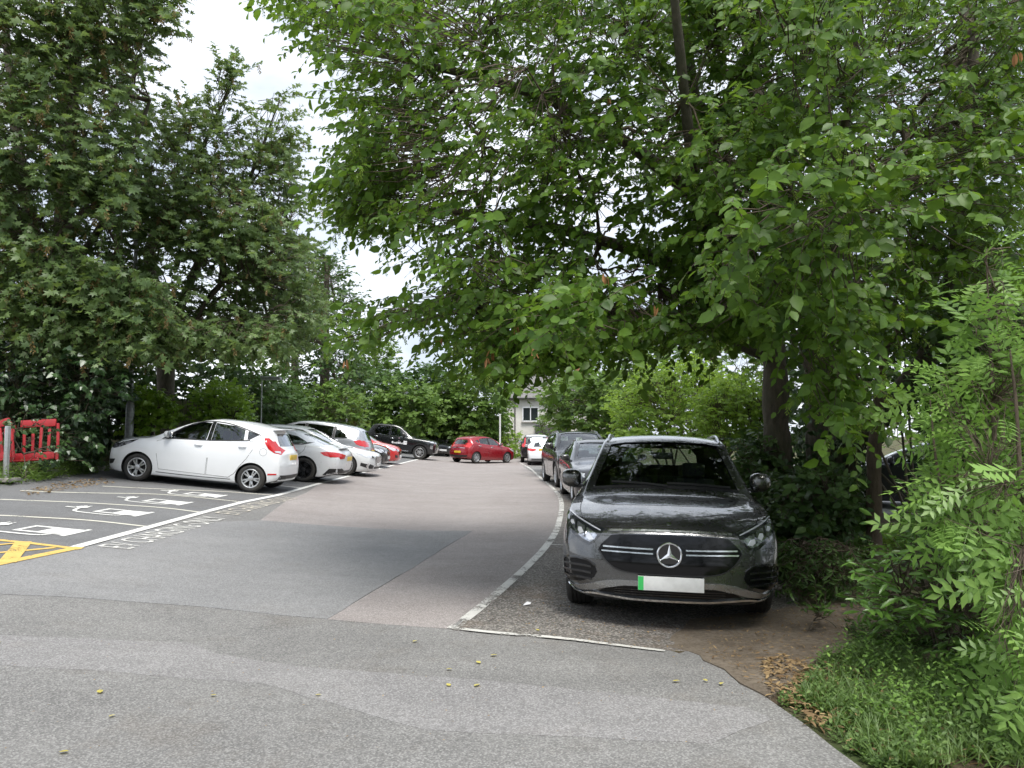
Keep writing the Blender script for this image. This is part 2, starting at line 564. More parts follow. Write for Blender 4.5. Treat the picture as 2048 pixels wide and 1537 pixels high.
for yy in (18.4, 20.8, 23.2, 25.6, 28.0, 30.4, 32.8, 35.2):
    stripe('painted_line', [(np.interp(yy, [p.y for p in LINE], [p.x for p in LINE]), yy), (KERBX + 0.3, yy + 0.1)], 0.075, MAT_WHITE, 0.0140)
stripe('painted_line', gline([(905, 1261), (975, 1206), (1060, 1130), (1098, 1087), (1117, 1050), (1123, 1008), (1110, 982), (1077, 953), (1060, 938), (1039, 926)]), 0.10, MAT_WORN, 0.0150)
stripe('painted_line', gline([(906, 1260), (1010, 1271), (1170, 1286), (1330, 1304)]), 0.06, MAT_WORN, 0.0160)
stripe('painted_line', gline([(1098, 1091), (1150, 1093)]), 0.05, MAT_WORN, 0.0160)
for yy in (14.5, 20.0, 26.0):
    stripe('painted_line', [(1.95 - (yy - 14) * 0.015, yy), (3.0, yy + 0.05)], 0.07, MAT_WORN, 0.0155)
# yellow hatched box
for px, w in (([(-220, 1072), (0, 1083), (160, 1101)], 0.10), ([(-220, 1176), (0, 1130), (160, 1097)], 0.12), ([(-220, 1122), (0, 1108), (110, 1098)], 0.07)):
    stripe('yellow_line', gline(px, 3), w, MAT_YELLOW, 0.0150)
for px in ([(48, 1086), (14, 1128)], [(-110, 1080), (-150, 1160)]):
    stripe('yellow_line', gline(px, 3), 0.16, MAT_YELLOW, 0.0165)
stripe('yellow_line', gline([(48, 1088), (-60, 1098), (-220, 1112)], 3), 0.06, MAT_YELLOW, 0.0175)

# lettering along the bays: reads from near to far, letter tops towards the bays
def road_text(body, y0, length, height, xr, mat):
    cu = bpy.data.curves.new('t', 'FONT')
    cu.body = body
    cu.resolution_u = 3
    to = bpy.data.objects.new('t', cu)
    COL.objects.link(to)
    dg = bpy.context.evaluated_depsgraph_get()
    me = bpy.data.meshes.new_from_object(to.evaluated_get(dg))
    bpy.data.objects.remove(to)
    co = np.array([v.co for v in me.vertices])
    mn, mxx = co.min(0), co.max(0)
    for v in me.vertices:
        a = (v.co.x - mn[0]) / (mxx[0] - mn[0])
        b_ = (v.co.y - mn[1]) / (mxx[1] - mn[1])
        y = y0 + a * length
        x = xr(y) - b_ * height
        v.co = (x, y, gz(x, y) + 0.0155)
    me.name = 'painted_lettering'
    me.materials.clear()
    o = link('painted_lettering', me, None, mat)
    o['kind'] = 'structure'
    return o
xline = lambda y: float(np.interp(y, [p.y for p in LINE], [p.x for p in LINE]))
e0, e1, e2, e3 = G(245, 1090).y, G(437, 1036).y, G(455, 1030).y, G(580, 996).y
road_text('EV CHARGING ONLY', e0 - 0.3, e1 - e0 + 0.25, 0.40, lambda y: xline(y) + 0.56, MAT_FADED)
road_text('EV CHARGING ONLY', e2, e3 - e2, 0.40, lambda y: xline(y) + 0.56, MAT_FADED2)

# charging symbols: pump with a looping cable and plug, base towards the lane
def ev_symbol(cx, cy, s):
    root_parts = []
    def poly(pts, hole=None):
        pts3 = [(cx - b_ * s, cy + a * s) for (a, b_) in pts]
        return pts3
    B = []
    def quad(a0, b0, a1, b1):
        B.append([(a0, b0), (a1, b0), (a1, b1), (a0, b1)])
    quad(-0.32, -0.30, 0.32, -0.22)            # base bar
    quad(-0.25, -0.22, 0.25, 0.26)             # pump body
    quad(-0.25, 0.26, -0.17, 0.62); quad(0.17, 0.26, 0.25, 0.62); quad(-0.17, 0.54, 0.17, 0.62)   # display frame
    cable = catmull([(-0.25, -0.02, 0), (-0.40, 0.08, 0), (-0.42, 0.5, 0), (-0.38, 0.86, 0), (-0.16, 1.0, 0), (0.06, 1.06, 0)], 5)
    for i in range(len(cable) - 1):
        p, q = cable[i], cable[i + 1]
        d = (q - p).normalized(); n = Vector((-d.y, d.x, 0)) * 0.034
        B.append([tuple((p + n)[:2]), tuple((p - n)[:2]), tuple((q - n)[:2]), tuple((q + n)[:2])])
    B.append([(0.06, 0.94), (0.20, 0.98), (0.20, 1.16), (0.06, 1.18), (-0.02, 1.10), (-0.02, 1.02)])
    quad(0.20, 1.0, 0.30, 1.035); quad(0.20, 1.095, 0.30, 1.13)
    quad(-0.06, 1.12, 0.02, 1.32)
    V, F = [], []
    for i, pl in enumerate(B):
        k = len(V)
        for (a, b_) in pl:
            x, y = cx - b_ * s * .78, cy + a * s
            V.append((x, y, gz(x, y) + 0.0145 + 0.00012 * i))
        F.append(tuple(range(k, k + len(pl))))
    me = mesh('charging_symbol', V, F)
    o = link('charging_symbol', me, None, MAT_WHITE)
    o['kind'] = 'structure'
for (u, v) in ((122, 1065), (262, 1028), (348, 1007), (422, 992.5)):
    p = G(u, v)
    ev_symbol(p.x, p.y, .98)
# ================================================================== cars
def paint(name, col, metal=0.0, rough=0.35, flake=0.0):
    if name in _mats: return _mats[name]
    m, t, b = nodes(name)
    pos = N(t, 'TexCoord').outputs['Object']
    c = mixc(t, ramp(t, noise(t, pos, 1.7, 4), 0.3, 0.7), tuple(x * 0.96 for x in col), col)
    # road film thrown up on the lower flanks
    sx = N(t, 'SeparateXYZ'); t.links.new(pos, sx.inputs[0])
    k = N(t, 'Math'); k.operation = 'MULTIPLY'
    t.links.new(ramp(t, sx.outputs['Z'], 0.55, 0.15, 0, 0.35), k.inputs[0]); t.links.new(noise(t, pos, 5, 6, 0.7), k.inputs[1])
    c = mixc(t, k.outputs[0], c, (0.16, 0.14, 0.11))
    t.links.new(c, b.inputs['Base Color'])
    b.inputs['Metallic'].default_value = metal
    t.links.new(ramp(t, noise(t, pos, 12, 5), 0.3, 0.7, rough - 0.05, rough + 0.08), b.inputs['Roughness'])
    b.inputs['Coat Weight'].default_value = 1.0
    b.inputs['Coat Roughness'].default_value = 0.03
    _mats[name] = m
    return m
def glass(name, tint=(0.55, 0.62, 0.6), refl=1.0):
    if name in _mats: return _mats[name]
    m, t, b = nodes(name)
    t.nodes.remove(b)
    tr = N(t, 'BsdfTransparent'); tr.inputs[0].default_value = (*tint, 1)
    gl = N(t, 'BsdfGlossy', Roughness=0.015); gl.inputs[0].default_value = (0.95, 0.97, 1, 1)
    pos = N(t, 'TexCoord').outputs['Object']
    t.links.new(ramp(t, noise(t, pos, 4, 5), 0.35, 0.75, 0.004, 0.02), gl.inputs['Roughness'])
    fr = N(t, 'Fresnel', IOR=1.52)
    # the node inverts the index on back faces: undo that, a thin pane reflects alike from both sides
    t.links.new(ramp(t, N(t, 'NewGeometry').outputs['Backfacing'], 0, 1, 1.52, 1 / 1.52), fr.inputs['IOR'])
    ad = N(t, 'Math'); ad.operation = 'MULTIPLY_ADD'; ad.inputs[1].default_value = 1.9 * refl; ad.inputs[2].default_value = 0.025
    t.links.new(fr.outputs[0], ad.inputs[0])
    mi = N(t, 'MixShader')
    t.links.new(ad.outputs[0], mi.inputs[0]); t.links.new(tr.outputs[0], mi.inputs[1]); t.links.new(gl.outputs[0], mi.inputs[2])
    t.links.new(mi.outputs[0], t.nodes['Material Output'].inputs['Surface'])
    _mats[name] = m
    return m
K_BLACK = M('black_trim', (0.018, 0.018, 0.019), 0.45, var=0.15)
K_GLOSS = M('piano_black', (0.008, 0.008, 0.009), 0.08, coat=1.0, rvar=0.03)
K_DARK = M('wheel_well', (0.012, 0.012, 0.012), 0.9)
K_RUB = M('tyre_rubber', (0.022, 0.022, 0.022), 0.75, var=0.25, scale=14, bmp=0.15, dirt=0.25)
K_CHROME = M('chrome', (0.82, 0.83, 0.85), 0.12, metal=1.0, rvar=0.04)
K_SILVER = M('satin_silver', (0.55, 0.56, 0.58), 0.28, metal=1.0)
K_ALLOY = M('alloy', (0.58, 0.59, 0.60), 0.32, metal=0.85, dirt=0.2)
K_ALLOYD = M('dark_alloy', (0.035, 0.035, 0.038), 0.3, metal=0.6)
K_SEAT = M('seat_fabric', (0.022, 0.022, 0.024), 0.9, bmp=0.2)
K_RED = M('tail_lamp_red', (0.50, 0.012, 0.015), 0.12, coat=1.0, rvar=0.04)
K_LENS = M('clear_lens', (0.62, 0.64, 0.67), 0.12, metal=0.35, coat=1.0)
K_LAMPD = M('lamp_housing', (0.05, 0.052, 0.058), 0.12, metal=0.5, coat=1.0)
K_AMBER = M('amber_lens', (0.65, 0.22, 0.03), 0.2, coat=1.0)
K_YPLATE = M('plate_yellow', (0.72, 0.50, 0.04), 0.4)
K_WPLATE = M('plate_white', (0.72, 0.72, 0.70), 0.4)
K_GREEN = M('plate_green', (0.05, 0.50, 0.12), 0.4)
K_GLASS = glass('window_glass', (0.66, 0.73, 0.71))
K_GLASSM = glass('tinted_glass', (0.52, 0.58, 0.56))
K_GLASSD = glass('privacy_glass', (0.10, 0.115, 0.12))
K_WHITEP = M('white_vinyl', (0.75, 0.75, 0.76), 0.4)

def bm_solid(V, F):
    return mesh('tmp', V, F)

class Car:
    def __init__(s, sp):
        s.sp = sp
        s.L, s.W = sp['L'], sp['W'] / 2
        L, W = s.L, s.W
        s.f_top = pchip(*zip(*sp['top']))
        s.f_belt = pchip(*zip(*sp['belt']))
        s.f_wid = pchip(*zip(*[(u, w * W) for u, w in sp.get('wid', [(0, .86), (.10, .93), (.35, .98), (.9, 1), (L - .9, 1), (L - .35, .975), (L - .1, .93), (L, .87)])]))
        s.f_rw = pchip(*zip(*[(u, w * W) for u, w in sp['rw']]))
        s.f_zb = pchip(*zip(*sp.get('zb', [(0, .27), (.15, .20), (.8, .17), (L - .8, .19), (L - .15, .26), (L, .33)])))
        s.f_cr = pchip(*zip(*sp.get('crown', [(0, .05), (1.0, .06), (2.0, .05), (L - .6, .05), (L, .04)])))
        s.nose = pchip(*zip(*sp.get('nose', [(0.15, .10), (.35, 0.01), (.5, 0), (.7, .03), (.95, .12)])))
        s.tail = pchip(*zip(*sp.get('tail', [(0.2, .12), (.4, .01), (.55, 0), (.9, .06), (1.5, .35)])))
        s.cf, s.cr = sp.get('cf', .26), sp.get('cr', .16)
    def section(s, u, inset=0.0, floor=None):
        zt = s.f_top(u) - inset
        zb = s.f_zb(u) if floor is None else floor
        zl = min(s.f_belt(u), s.f_top(u) - 0.035) if inset == 0 else min(s.f_belt(u), zt - .03)
        w = s.f_wid(u) - inset * 1.3
        wt = min(s.f_rw(u) - inset * 1.1, .93 * w)
        cr = s.f_cr(u)
        ze = max(zt - cr, zl + 0.012)
        h = zl - zb
        tuck = s.sp.get('tuck', .955)
        pts = [(0, zb - .02), (.55 * w, zb - .015), (.89 * w, zb - .002), (tuck * w, zb + .05), (.5 * (tuck + 1) * w + .002, zb + .30 * h), (w, zb + .60 * h), (.992 * w, zb + .84 * h), (.955 * w, zl)]
        ya, za = .955 * w, zl
        for q in (.22, .5, .78):
            bul = .018 * math.sin(math.pi * q) * min(1, (ze - zl) / .3)
            pts.append((ya - .012 + (wt - ya + .012) * q + bul, za + (ze - za) * q))
        pts.append((wt, ze))
        for q in (.93, .78, .55, .28, 0):
            pts.append((wt * q, ze + (zt - ze) * (1 - q ** 2.2) if zt > ze else ze + .0004 * (1 - q)))
        if s.sp.get('lift') and floor is None:
            k = s.sp['lift'] * max(0.0, 1 - u / .8)
            pts[2] = ((.89 - 1.3 * k) * w, pts[2][1]); pts[3] = ((tuck - .25 * k) * w, zb + .05 + k); pts[4] = (pts[4][0], max(pts[4][1], zb + .08 + k))
        # strictly increasing z
        outp = [pts[0]]
        for (y, z) in pts[1:]:
            outp.append((y, max(z, outp[-1][1] + .0012)))
        dense = []
        P = [Vector((y, z, 0)) for y, z in outp]
        d = catmull(P, 3)
        last = -9
        for q in d:
            z = max(q.y, last + .0006); last = z
            dense.append((max(0.0, q.x), z))
        dense[0] = (0.0, dense[0][1]); dense[-1] = (0.0, dense[-1][1])
        return dense
    def warp(s, u, y, z):
        a = max(0.0, 1 - u / .95) ** 2
        b = max(0.0, 1 - (s.L - u) / .95) ** 2
        q = min(1.0, abs(y) / s.W)
        uu = u + a * (s.nose(z) + s.cf * q ** 3.0) - b * (s.tail(z) + s.cr * q ** 3.0)
        return s.L / 2 - uu
    def loft(s, u0, u1, n, inset=0.0, floor=None, warp=True):
        ts = [i / (n - 1) for i in range(n)]
        us = [u0 + (u1 - u0) * (.55 * t + .45 * (.5 - .5 * math.cos(math.pi * t))) for t in ts]
        V, F, rings = [], [], []
        for u in us:
            sec = s.section(u, inset, floor)
            m = len(sec)
            ring = []
            for (y, z) in sec:
                ring.append((y, z))
            for (y, z) in sec[-2:0:-1]:
                ring.append((-y, z))
            k = len(V)
            for (y, z) in ring:
                V.append((s.warp(u, y, z) if warp else s.L / 2 - u, y, z))
            rings.append(list(range(k, k + len(ring))))
        nr = len(rings[0])
        for a, b in zip(rings[:-1], rings[1:]):
            for k in range(nr):
                k2 = (k + 1) % nr
                F.append((a[k], a[k2], b[k2], b[k]))
        for ri, u, flip in ((rings[0], us[0], False), (rings[-1], us[-1], True)):
            sec = s.section(u, inset, floor)
            m = len(sec); C = 6
            rows = []
            for i, (y, z) in enumerate(sec):
                if i in (0, m - 1):
                    rows.append([ri[i]] * (2 * C + 1)); continue
                row = []
                for c in range(-C, C + 1):
                    if c == C: row.append(ri[i])
                    elif c == -C: row.append(ri[nr - i])
                    else:
                        yy = y * c / C
                        V.append((s.warp(u, yy, z) if warp else s.L / 2 - u, yy, z)); row.append(len(V) - 1)
                rows.append(row)
            for i in range(m - 1):
                for c in range(2 * C):
                    q = [rows[i][c], rows[i][c + 1], rows[i + 1][c + 1], rows[i + 1][c]]
                    q2 = []
                    for x in q:
                        if x not in q2: q2.append(x)
                    if len(q2) >= 3:
                        F.append(tuple(q2 if not flip else q2[::-1]))
        me = mesh('loft', V, F)
        bm = bmesh.new(); bm.from_mesh(me)
        bmesh.ops.remove_doubles(bm, verts=bm.verts[:], dist=1e-5)
        bmesh.ops.recalc_face_normals(bm, faces=bm.faces[:])
        bm.to_mesh(me); bm.free()
        return me
    # prisms used as cutters
    def prism_side(s, poly, ya, yb, mi=1):
        P = [(s.L / 2 - u, z) for u, z in poly]
        n = len(P)
        V = [(x, ya, z) for x, z in P] + [(x, yb, z) for x, z in P]
        F = [tuple(range(n))] + [tuple(range(2 * n - 1, n - 1, -1))] + [(i, (i + 1) % n, n + (i + 1) % n, n + i) for i in range(n)]
        return V, F
    def prism_x(s, poly, xa, xb):
        n = len(poly)
        V = [(xa, y, z) for y, z in poly] + [(xb, y, z) for y, z in poly]
        F = [tuple(range(n))] + [tuple(range(2 * n - 1, n - 1, -1))] + [(i, (i + 1) % n, n + (i + 1) % n, n + i) for i in range(n)]
        return V, F
    def boolean(s, me, cutters):
        mb = MB()
        for V, F in cutters:
            mb.add(V, F, 1)
        cm = mb.me('cut')
        bm = bmesh.new(); bm.from_mesh(cm); bmesh.ops.recalc_face_normals(bm, faces=bm.faces[:]); bm.to_mesh(cm); bm.free()
        for q in (me, cm):
            if len(q.materials) == 0:
                q.materials.append(K_BLACK); q.materials.append(K_DARK)
        a = bpy.data.objects.new('a', me); b = bpy.data.objects.new('b', cm)
        COL.objects.link(a); COL.objects.link(b)
        md = a.modifiers.new('b', 'BOOLEAN')
        md.operation = 'DIFFERENCE'; md.object = b; md.solver = 'EXACT'
        dg = bpy.context.evaluated_depsgraph_get(); dg.update()
        r = bpy.data.meshes.new_from_object(a.evaluated_get(dg))
        bpy.data.objects.remove(a); bpy.data.objects.remove(b)
        return r
    def build(s, name, label, group=None):
        sp = s.sp
        s.root = empty(name, (0, 0, 0), label, 'car' if sp.get('cat') is None else sp['cat'], group)
        body = s.loft(0, s.L, sp.get('n', 64))
        s.bvh = BVHTree.FromPolygons([v.co.copy() for v in body.vertices], [tuple(p.vertices) for p in body.polygons])
        body.materials.append(K_BLACK); body.materials.append(K_DARK)
        r = body
        if sp.get('open', True):
            c0, c1 = sp['cabin']
            cav = s.loft(c0, c1, 26, inset=.045, floor=.38)
            r = s.boolean(r, [([v.co.copy() for v in cav.vertices], [tuple(p.vertices) for p in cav.polygons])])
            r = s.boolean(r, [s.prism_side(p, -1.4, 1.4) for p in sp['side_glass']])
            ct = []
            if sp.get('screen'): ct.append(s.prism_x(sp['screen'], s.L / 2 - sp.get('screen_from', .5), s.L / 2 - sp['split']))
            if sp.get('rear_glass'): ct.append(s.prism_x(sp['rear_glass'], s.L / 2 - sp['split'] - .3, -s.L / 2 - .3))
            if ct: r = s.boolean(r, ct)
        arch = []
        ra = sp.get('ra', sp['rt'] + .045)
        for u in sp['axles']:
            for sg in (-1, 1):
                V, F = [], []
                n = 36
                for k in range(n):
                    t = 2 * math.pi * k / n
                    V.append((s.L / 2 - u + ra * math.cos(t), sg * (s.W - .30), sp['rt'] + ra * math.sin(t)))
                for k in range(n):
                    t = 2 * math.pi * k / n
                    V.append((s.L / 2 - u + ra * math.cos(t), sg * (s.W + .2), sp['rt'] + ra * math.sin(t)))
                F = [tuple(range(n)), tuple(range(2 * n - 1, n - 1, -1))] + [(i, (i + 1) % n, n + (i + 1) % n, n + i) for i in range(n)]
                arch.append((V, F))
        r = s.boolean(r, arch)
        while len(r.materials) < 2: r.materials.append(K_DARK)
        r.materials[0] = sp['paint']; r.materials[1] = K_DARK
        s.body = link('body', r, s.root, None, 38)
        # glass
        if sp.get('open', True):
            gd = sp.get('glass_d', [])
            for i, p in enumerate(sp['side_glass']):
                for sd in 'LR':
                    s.patch('window', s.grow(p, .012), sd, K_GLASSD if i in gd else sp.get('side_mat', K_GLASS), -.012, .004, .09)
            if sp.get('screen'): s.patch('windscreen', s.grow(sp['screen'], .012), 'F', K_GLASS, -.012, .004, .09)
            if sp.get('rear_glass'): s.patch('rear_window', s.grow(sp['rear_glass'], .012), 'B', sp.get('rear_mat', K_GLASS), -.012, .004, .09)
            s.interior()
        else:
            for p in sp['side_glass']:
                for sd in 'LR': s.patch('window', p, sd, K_GLOSS, .003, .008, .1)
            if sp.get('screen'): s.patch('windscreen', sp['screen'], 'F', K_GLOSS, .003, .008, .1)
            if sp.get('rear_glass'): s.patch('rear_window', sp['rear_glass'], 'B', K_GLOSS, .003, .008, .1)
        s.wheels()
        for sd in ('L', 'R'):
            s.mirror(sd)
        return s
    def grow(s, poly, d):
        cx = sum(p[0] for p in poly) / len(poly); cy = sum(p[1] for p in poly) / len(poly)
        outp = []
        for (a, b) in poly:
            v = Vector((a - cx, b - cy)); l = v.length
            v = v * ((l + d) / l)
            outp.append((cx + v.x, cy + v.y))
        return outp
    def hit(s, a, b, axis):
        if axis in 'LR':
            sg = 1 if axis == 'L' else -1
            o, d = Vector((s.L / 2 - a, sg * 2.5, b)), Vector((0, -sg, 0))
        elif axis == 'F': o, d = Vector((s.L / 2 + 2, a, b)), Vector((-1, 0, 0))
        elif axis == 'B': o, d = Vector((-s.L / 2 - 2, a, b)), Vector((1, 0, 0))
        else: o, d = Vector((s.L / 2 - a, b, 4)), Vector((0, 0, -1))
        p, n, i, dd = s.bvh.ray_cast(o, d)
        nr_ = getattr(s, 'near', None)
        if p is not None and nr_ and axis in 'FB' and s.L / 2 - abs(p.x) > nr_: p = None
        ok = p is not None and not (axis in 'FB' and abs(p.x) < .2) and not (axis in 'LR' and abs(p.y) < .25)
        if not ok:
            q = o + d * (2.5 - s.W * .9 if axis in 'LR' else 2.25)
            if axis in 'FB' and nr_ is None:
                us_ = [s.L * (.2 + .35 * k / 20) for k in range(21)] if axis == 'F' else [s.L * (1 - .4 * k / 20) for k in range(21)]
                uu = next((u_ for u_ in us_ if s.f_top(u_) >= b), us_[-1])
                q = Vector((s.L / 2 - uu, a, b))
            p, n, i, dd = s.bvh.find_nearest(q)
        return p, n, d
    def patch(s, name, poly, axis, mat, off=.003, thick=.012, res=.05, parent=None, root=None):
        """panel that follows the body, outline given in a side (u, z), front/back (y, z) or top (u, y) view"""
        s.near = None if name in ('windscreen', 'rear_window', 'cowl', 'wiper') else .75
        V, F = cdt(poly, res)
        n = len(V)
        A, B = [], []
        for v in V:
            p, nr, d = s.hit(v.x, v.y, axis)
            if nr.dot(d) > 0: nr = -nr
            A.append(p + nr * off); B.append(p + nr * (off - thick))
        from collections import Counter
        cnt = Counter()
        for f in F:
            for i in range(len(f)):
                e = (f[i], f[(i + 1) % len(f)]); cnt[(min(e), max(e))] += 1
        FF = []
        # orientation
        sgn = 0
        for f in F:
            a, b, c = A[f[0]], A[f[1]], A[f[2]]
            nn = (b - a).cross(c - a)
            _, nr, d = s.hit(V[f[0]].x, V[f[0]].y, axis)
            sgn += -nn.dot(d)
        for f in F:
            FF.append(tuple(f) if sgn > 0 else tuple(f[::-1]))
        for f in list(FF):
            for i in range(len(f)):
                x, y = f[i], f[(i + 1) % len(f)]
                if cnt[(min(x, y), max(x, y))] == 1:
                    FF.append((y, x, n + x, n + y))
        me = mesh(name, A + B, FF)
        bm = bmesh.new(); bm.from_mesh(me)
        lo = [v for v in bm.verts if not v.link_faces]
        bmesh.ops.delete(bm, geom=lo, context='VERTS')
        bm.to_mesh(me); bm.free()
        return link(name, me, parent or s.root, mat, 40)
    def both(s, name, poly, mat, **kw):
        for sd in 'LR': s.patch(name, poly, sd, mat, **kw)
    def fb(s, name, poly, axis, mat, **kw):
        """mirrored pair on the front or back"""
        s.patch(name, poly, axis, mat, **kw)
        s.patch(name, [(-a, b) for a, b in poly[::-1]], axis, mat, **kw)
    def seam(s, name, pts, axis, w=.007, off=.0015, mat=None, parent=None, n=4, thick=.004):
        P = catmull([(a, b, 0) for a, b in pts], n) if n > 1 else [Vector((a, b, 0)) for a, b in pts]
        s.near = None if name == 'wiper' else .75
        V, F = [], []
        for i, p in enumerate(P):
            d = (P[min(i + 1, len(P) - 1)] - P[max(i - 1, 0)])
            d = d.normalized() if d.length > 0 else Vector((1, 0, 0))
            nv = Vector((-d.y, d.x, 0)) * w / 2
            for q in (p + nv, p - nv):
                h, nr, dd = s.hit(q.x, q.y, axis)
                if nr.dot(dd) > 0: nr = -nr
                V.append(h + nr * off)
            for q in (p - nv, p + nv):
                h, nr, dd = s.hit(q.x, q.y, axis)
                if nr.dot(dd) > 0: nr = -nr
                V.append(h + nr * (off - thick))
        for i in range(len(P) - 1):
            k = 4 * i
            for a in range(4):
                b = (a + 1) % 4
                F.append((k + a, k + b, k + 4 + b, k + 4 + a))
        F.append((3, 2, 1, 0)); k = 4 * (len(P) - 1); F.append((k, k + 1, k + 2, k + 3))
        me = mesh(name, V, F)
        bm = bmesh.new(); bm.from_mesh(me); bmesh.ops.recalc_face_normals(bm, faces=bm.faces[:]); bm.to_mesh(me); bm.free()
        return link(name, me, parent or s.root, mat or K_BLACK, 50)
    def wheels(s):
        sp = s.sp
        rt, rr, tw = sp['rt'], sp['rr'], sp.get('tw', .205)
        tb = MB()
        h = tw / 2
        prof = [(rr - .01, -h + .02), (rr + .01, -h + .004), ((rr + rt) / 2, -h), (rt - .025, -h + .006), (rt - .006, -h + .028)]
        g = .012
        for yc in (-.055, -.018, .018, .055):
            prof += [(rt, yc - g / 2 - .003), (rt - .009, yc - g / 2), (rt - .009, yc + g / 2), (rt, yc + g / 2 + .003)]
        prof += [(rt - .006, h - .028), (rt - .025, h - .006), ((rr + rt) / 2, h), (rr + .01, h - .004), (rr - .01, h - .02)]
        tb.lathe(prof, 48, 'y', close=True)
        tme = tb.me('tyre'); tme.materials.append(K_RUB)
        tme.polygons.foreach_set('use_smooth', [True] * len(tme.polygons)); tme.set_sharp_from_angle(angle=R(40))
        rb = MB()
        rb.lathe([(rr - .035, -h + .03), (rr + .004, -h + .012), (rr + .006, h - .012), (rr - .006, h - .006), (rr - .020, h - .012), (rr - .035, h - .05), (rr - .035, 0)], 40, 'y', close=True)
        rb.lathe([(.02, -.03), (rr - .03, -.03), (rr - .03, -.02), (.02, -.02)], 32, 'y', m=1, close=True)
        rb.lathe([(.01, -.02), (rr * .62, -.02), (rr * .62, .0), (.01, .0)], 28, 'y', m=2, close=True)      # brake disc
        rb.lathe([(.0001, h - .07), (.058, h - .07), (.058, h - .022), (.03, h - .014), (.0001, h - .012)], 20, 'y')
        ns, dbl = sp.get('spokes', (5, True))
        for k in range(ns):
            t = 2 * math.pi * k / ns + .3
            for e in ((-.13, .13) if dbl else (0,)):
                a0 = t + e * .9
                a1 = t + e * 1.5
                pi_ = Vector((.045 * math.cos(a0), h - .035, .045 * math.sin(a0)))
                po = Vector(((rr - .012) * math.cos(a1), h - .028, (rr - .012) * math.sin(a1)))
                sd = Vector((-math.sin(t), 0, math.cos(t)))
                wi, wo = (.018, .014) if dbl else (.032, .026)
                dv = Vector((0, .03, 0))
                V = [pi_ + sd * wi, pi_ - sd * wi, po - sd * wo, po + sd * wo]
                mid = [pi_.lerp(po, .5) + sd * (wi + wo) / 2 + Vector((0, .008, 0)), pi_.lerp(po, .5) - sd * (wi + wo) / 2 + Vector((0, .008, 0))]
                top = [V[0], V[1], mid[1], V[2], V[3], mid[0]]
                bot = [v - dv for v in top]
                rb.add(top + bot, [(0, 1, 2, 5), (5, 2, 3, 4), (0, 6, 7, 1), (1, 7, 8, 2), (2, 8, 9, 3), (3, 9, 10, 4), (4, 10, 11, 5), (5, 11, 6, 0)], 0)
        rme = rb.me('rim')
        bm = bmesh.new(); bm.from_mesh(rme); bmesh.ops.recalc_face_normals(bm, faces=bm.faces[:]); bm.to_mesh(rme); bm.free()
        for m_ in (sp.get('alloy', K_ALLOY), K_DARK, K_ALLOYD): rme.materials.append(m_)
        rme.polygons.foreach_set('use_smooth', [True] * len(rme.polygons)); rme.set_sharp_from_angle(angle=R(30))
        for ui, u in enumerate(sp['axles']):
            for sg in (1, -1):
                w = bpy.data.objects.new('wheel', None); COL.objects.link(w); w.parent = s.root
                w.location = (s.L / 2 - u, sg * (s.W - tw / 2 - sp.get('wheel_in', .02)), rt)
                st = sp.get('steer', 0) if ui == 0 else 0
                w.rotation_euler = (0, 0.4 * (ui + 1) * sg, (0 if sg > 0 else math.pi) + st)
                link('tyre', tme, w); link('rim', rme, w)
    def mirror(s, sd):
        sp = s.sp
        u, z = sp['mirror']
        sg = 1 if sd == 'L' else -1
        p, n, d = s.hit(u, z - .03, sd)
        y0 = abs(p.y)
        mb = MB()
        # shell: rounded wedge
        V, F = [], []
        sh = sp.get('mirror_size', (.12, .22, .15))
        bm = bmesh.new()
        bmesh.ops.create_uvsphere(bm, u_segments=18, v_segments=12, radius=.5)
        for v in bm.verts:
            c = v.co
            x = c.x * sh[0] * (1.0 if c.x < 0 else 1.25)
            y = c.y * sh[1]
            zz = c.z * sh[2]
            # squarish face
            k = 1 + .25 * (1 - abs(2 * c.x)) * (abs(c.y * c.z) * 4)
            if c.x < -.1: x = -.1 * sh[0] - (abs(c.x) - .1) * .1 * sh[0]
            pw = lambda q: math.copysign(abs(2 * q) ** .62, q) / 2
            v.co = Vector((x, pw(c.y) * sh[1], pw(c.z) * sh[2] * (1.0 - .22 * max(0, c.y * sg * 2)) + .012 * c.y * sg))
        bm.verts.index_update()
        mb.add([v.co.copy() for v in bm.verts], [[v.index for v in f.verts] for f in bm.faces], 0)
        bm.free()
        o = mb.build('door_mirror', sp.get('mirror_paint', sp['paint']), s.root, 50)
        o.location = (s.L / 2 - u, sg * (y0 + sh[1] * .5 + .02), z + .02)
        a = MB(); a.box((0, -sg * (sh[1] * .42), -sh[2] * .42), (.07, .14, .04), m=0, bev=.012)
        a.box((-.045 * sh[0] / .12 - .004, 0, 0), (.006, sh[1] * .8, sh[2] * .72), m=1, bev=.002)
        a.build('mirror_base', [K_BLACK, K_CHROME], o, 40)
    def interior(s):
        sp = s.sp
        if sp.get('no_interior'): return
        c0, c1 = sp['cabin']
        zf = sp.get('seat_z', .55)
        hd = sp.get('head_z', sp['top'][3][1])
        def seat(u, y, wd=.50, top=1.10, head=True):
            mb = MB()
            x = s.L / 2 - u
            mb.box((x, y, zf), (.5, wd, .16), m=0, bev=.05)
            rt = Matrix.Rotation(R(-16), 3, 'Y')
            mb.box((x - .30, y, (zf + top) / 2 + .02), (.13, wd * .94, top - zf), rt, bev=.05)
            if head:
                mb.box((x - .38, y, top + .11), (.10, .26, .17), rt, bev=.04)
                for q in (-.05, .05): mb.tube([(x - .37, y + q, top - .02), (x - .375, y + q, top + .06)], .007, 6)
            mb.build('seat', K_SEAT, s.root, 40)
        su = sp.get('seat_u', c0 + 1.25)
        st = sp.get('seat_top', 1.06)
        for y in (-.36, .36): seat(su, y, top=st)
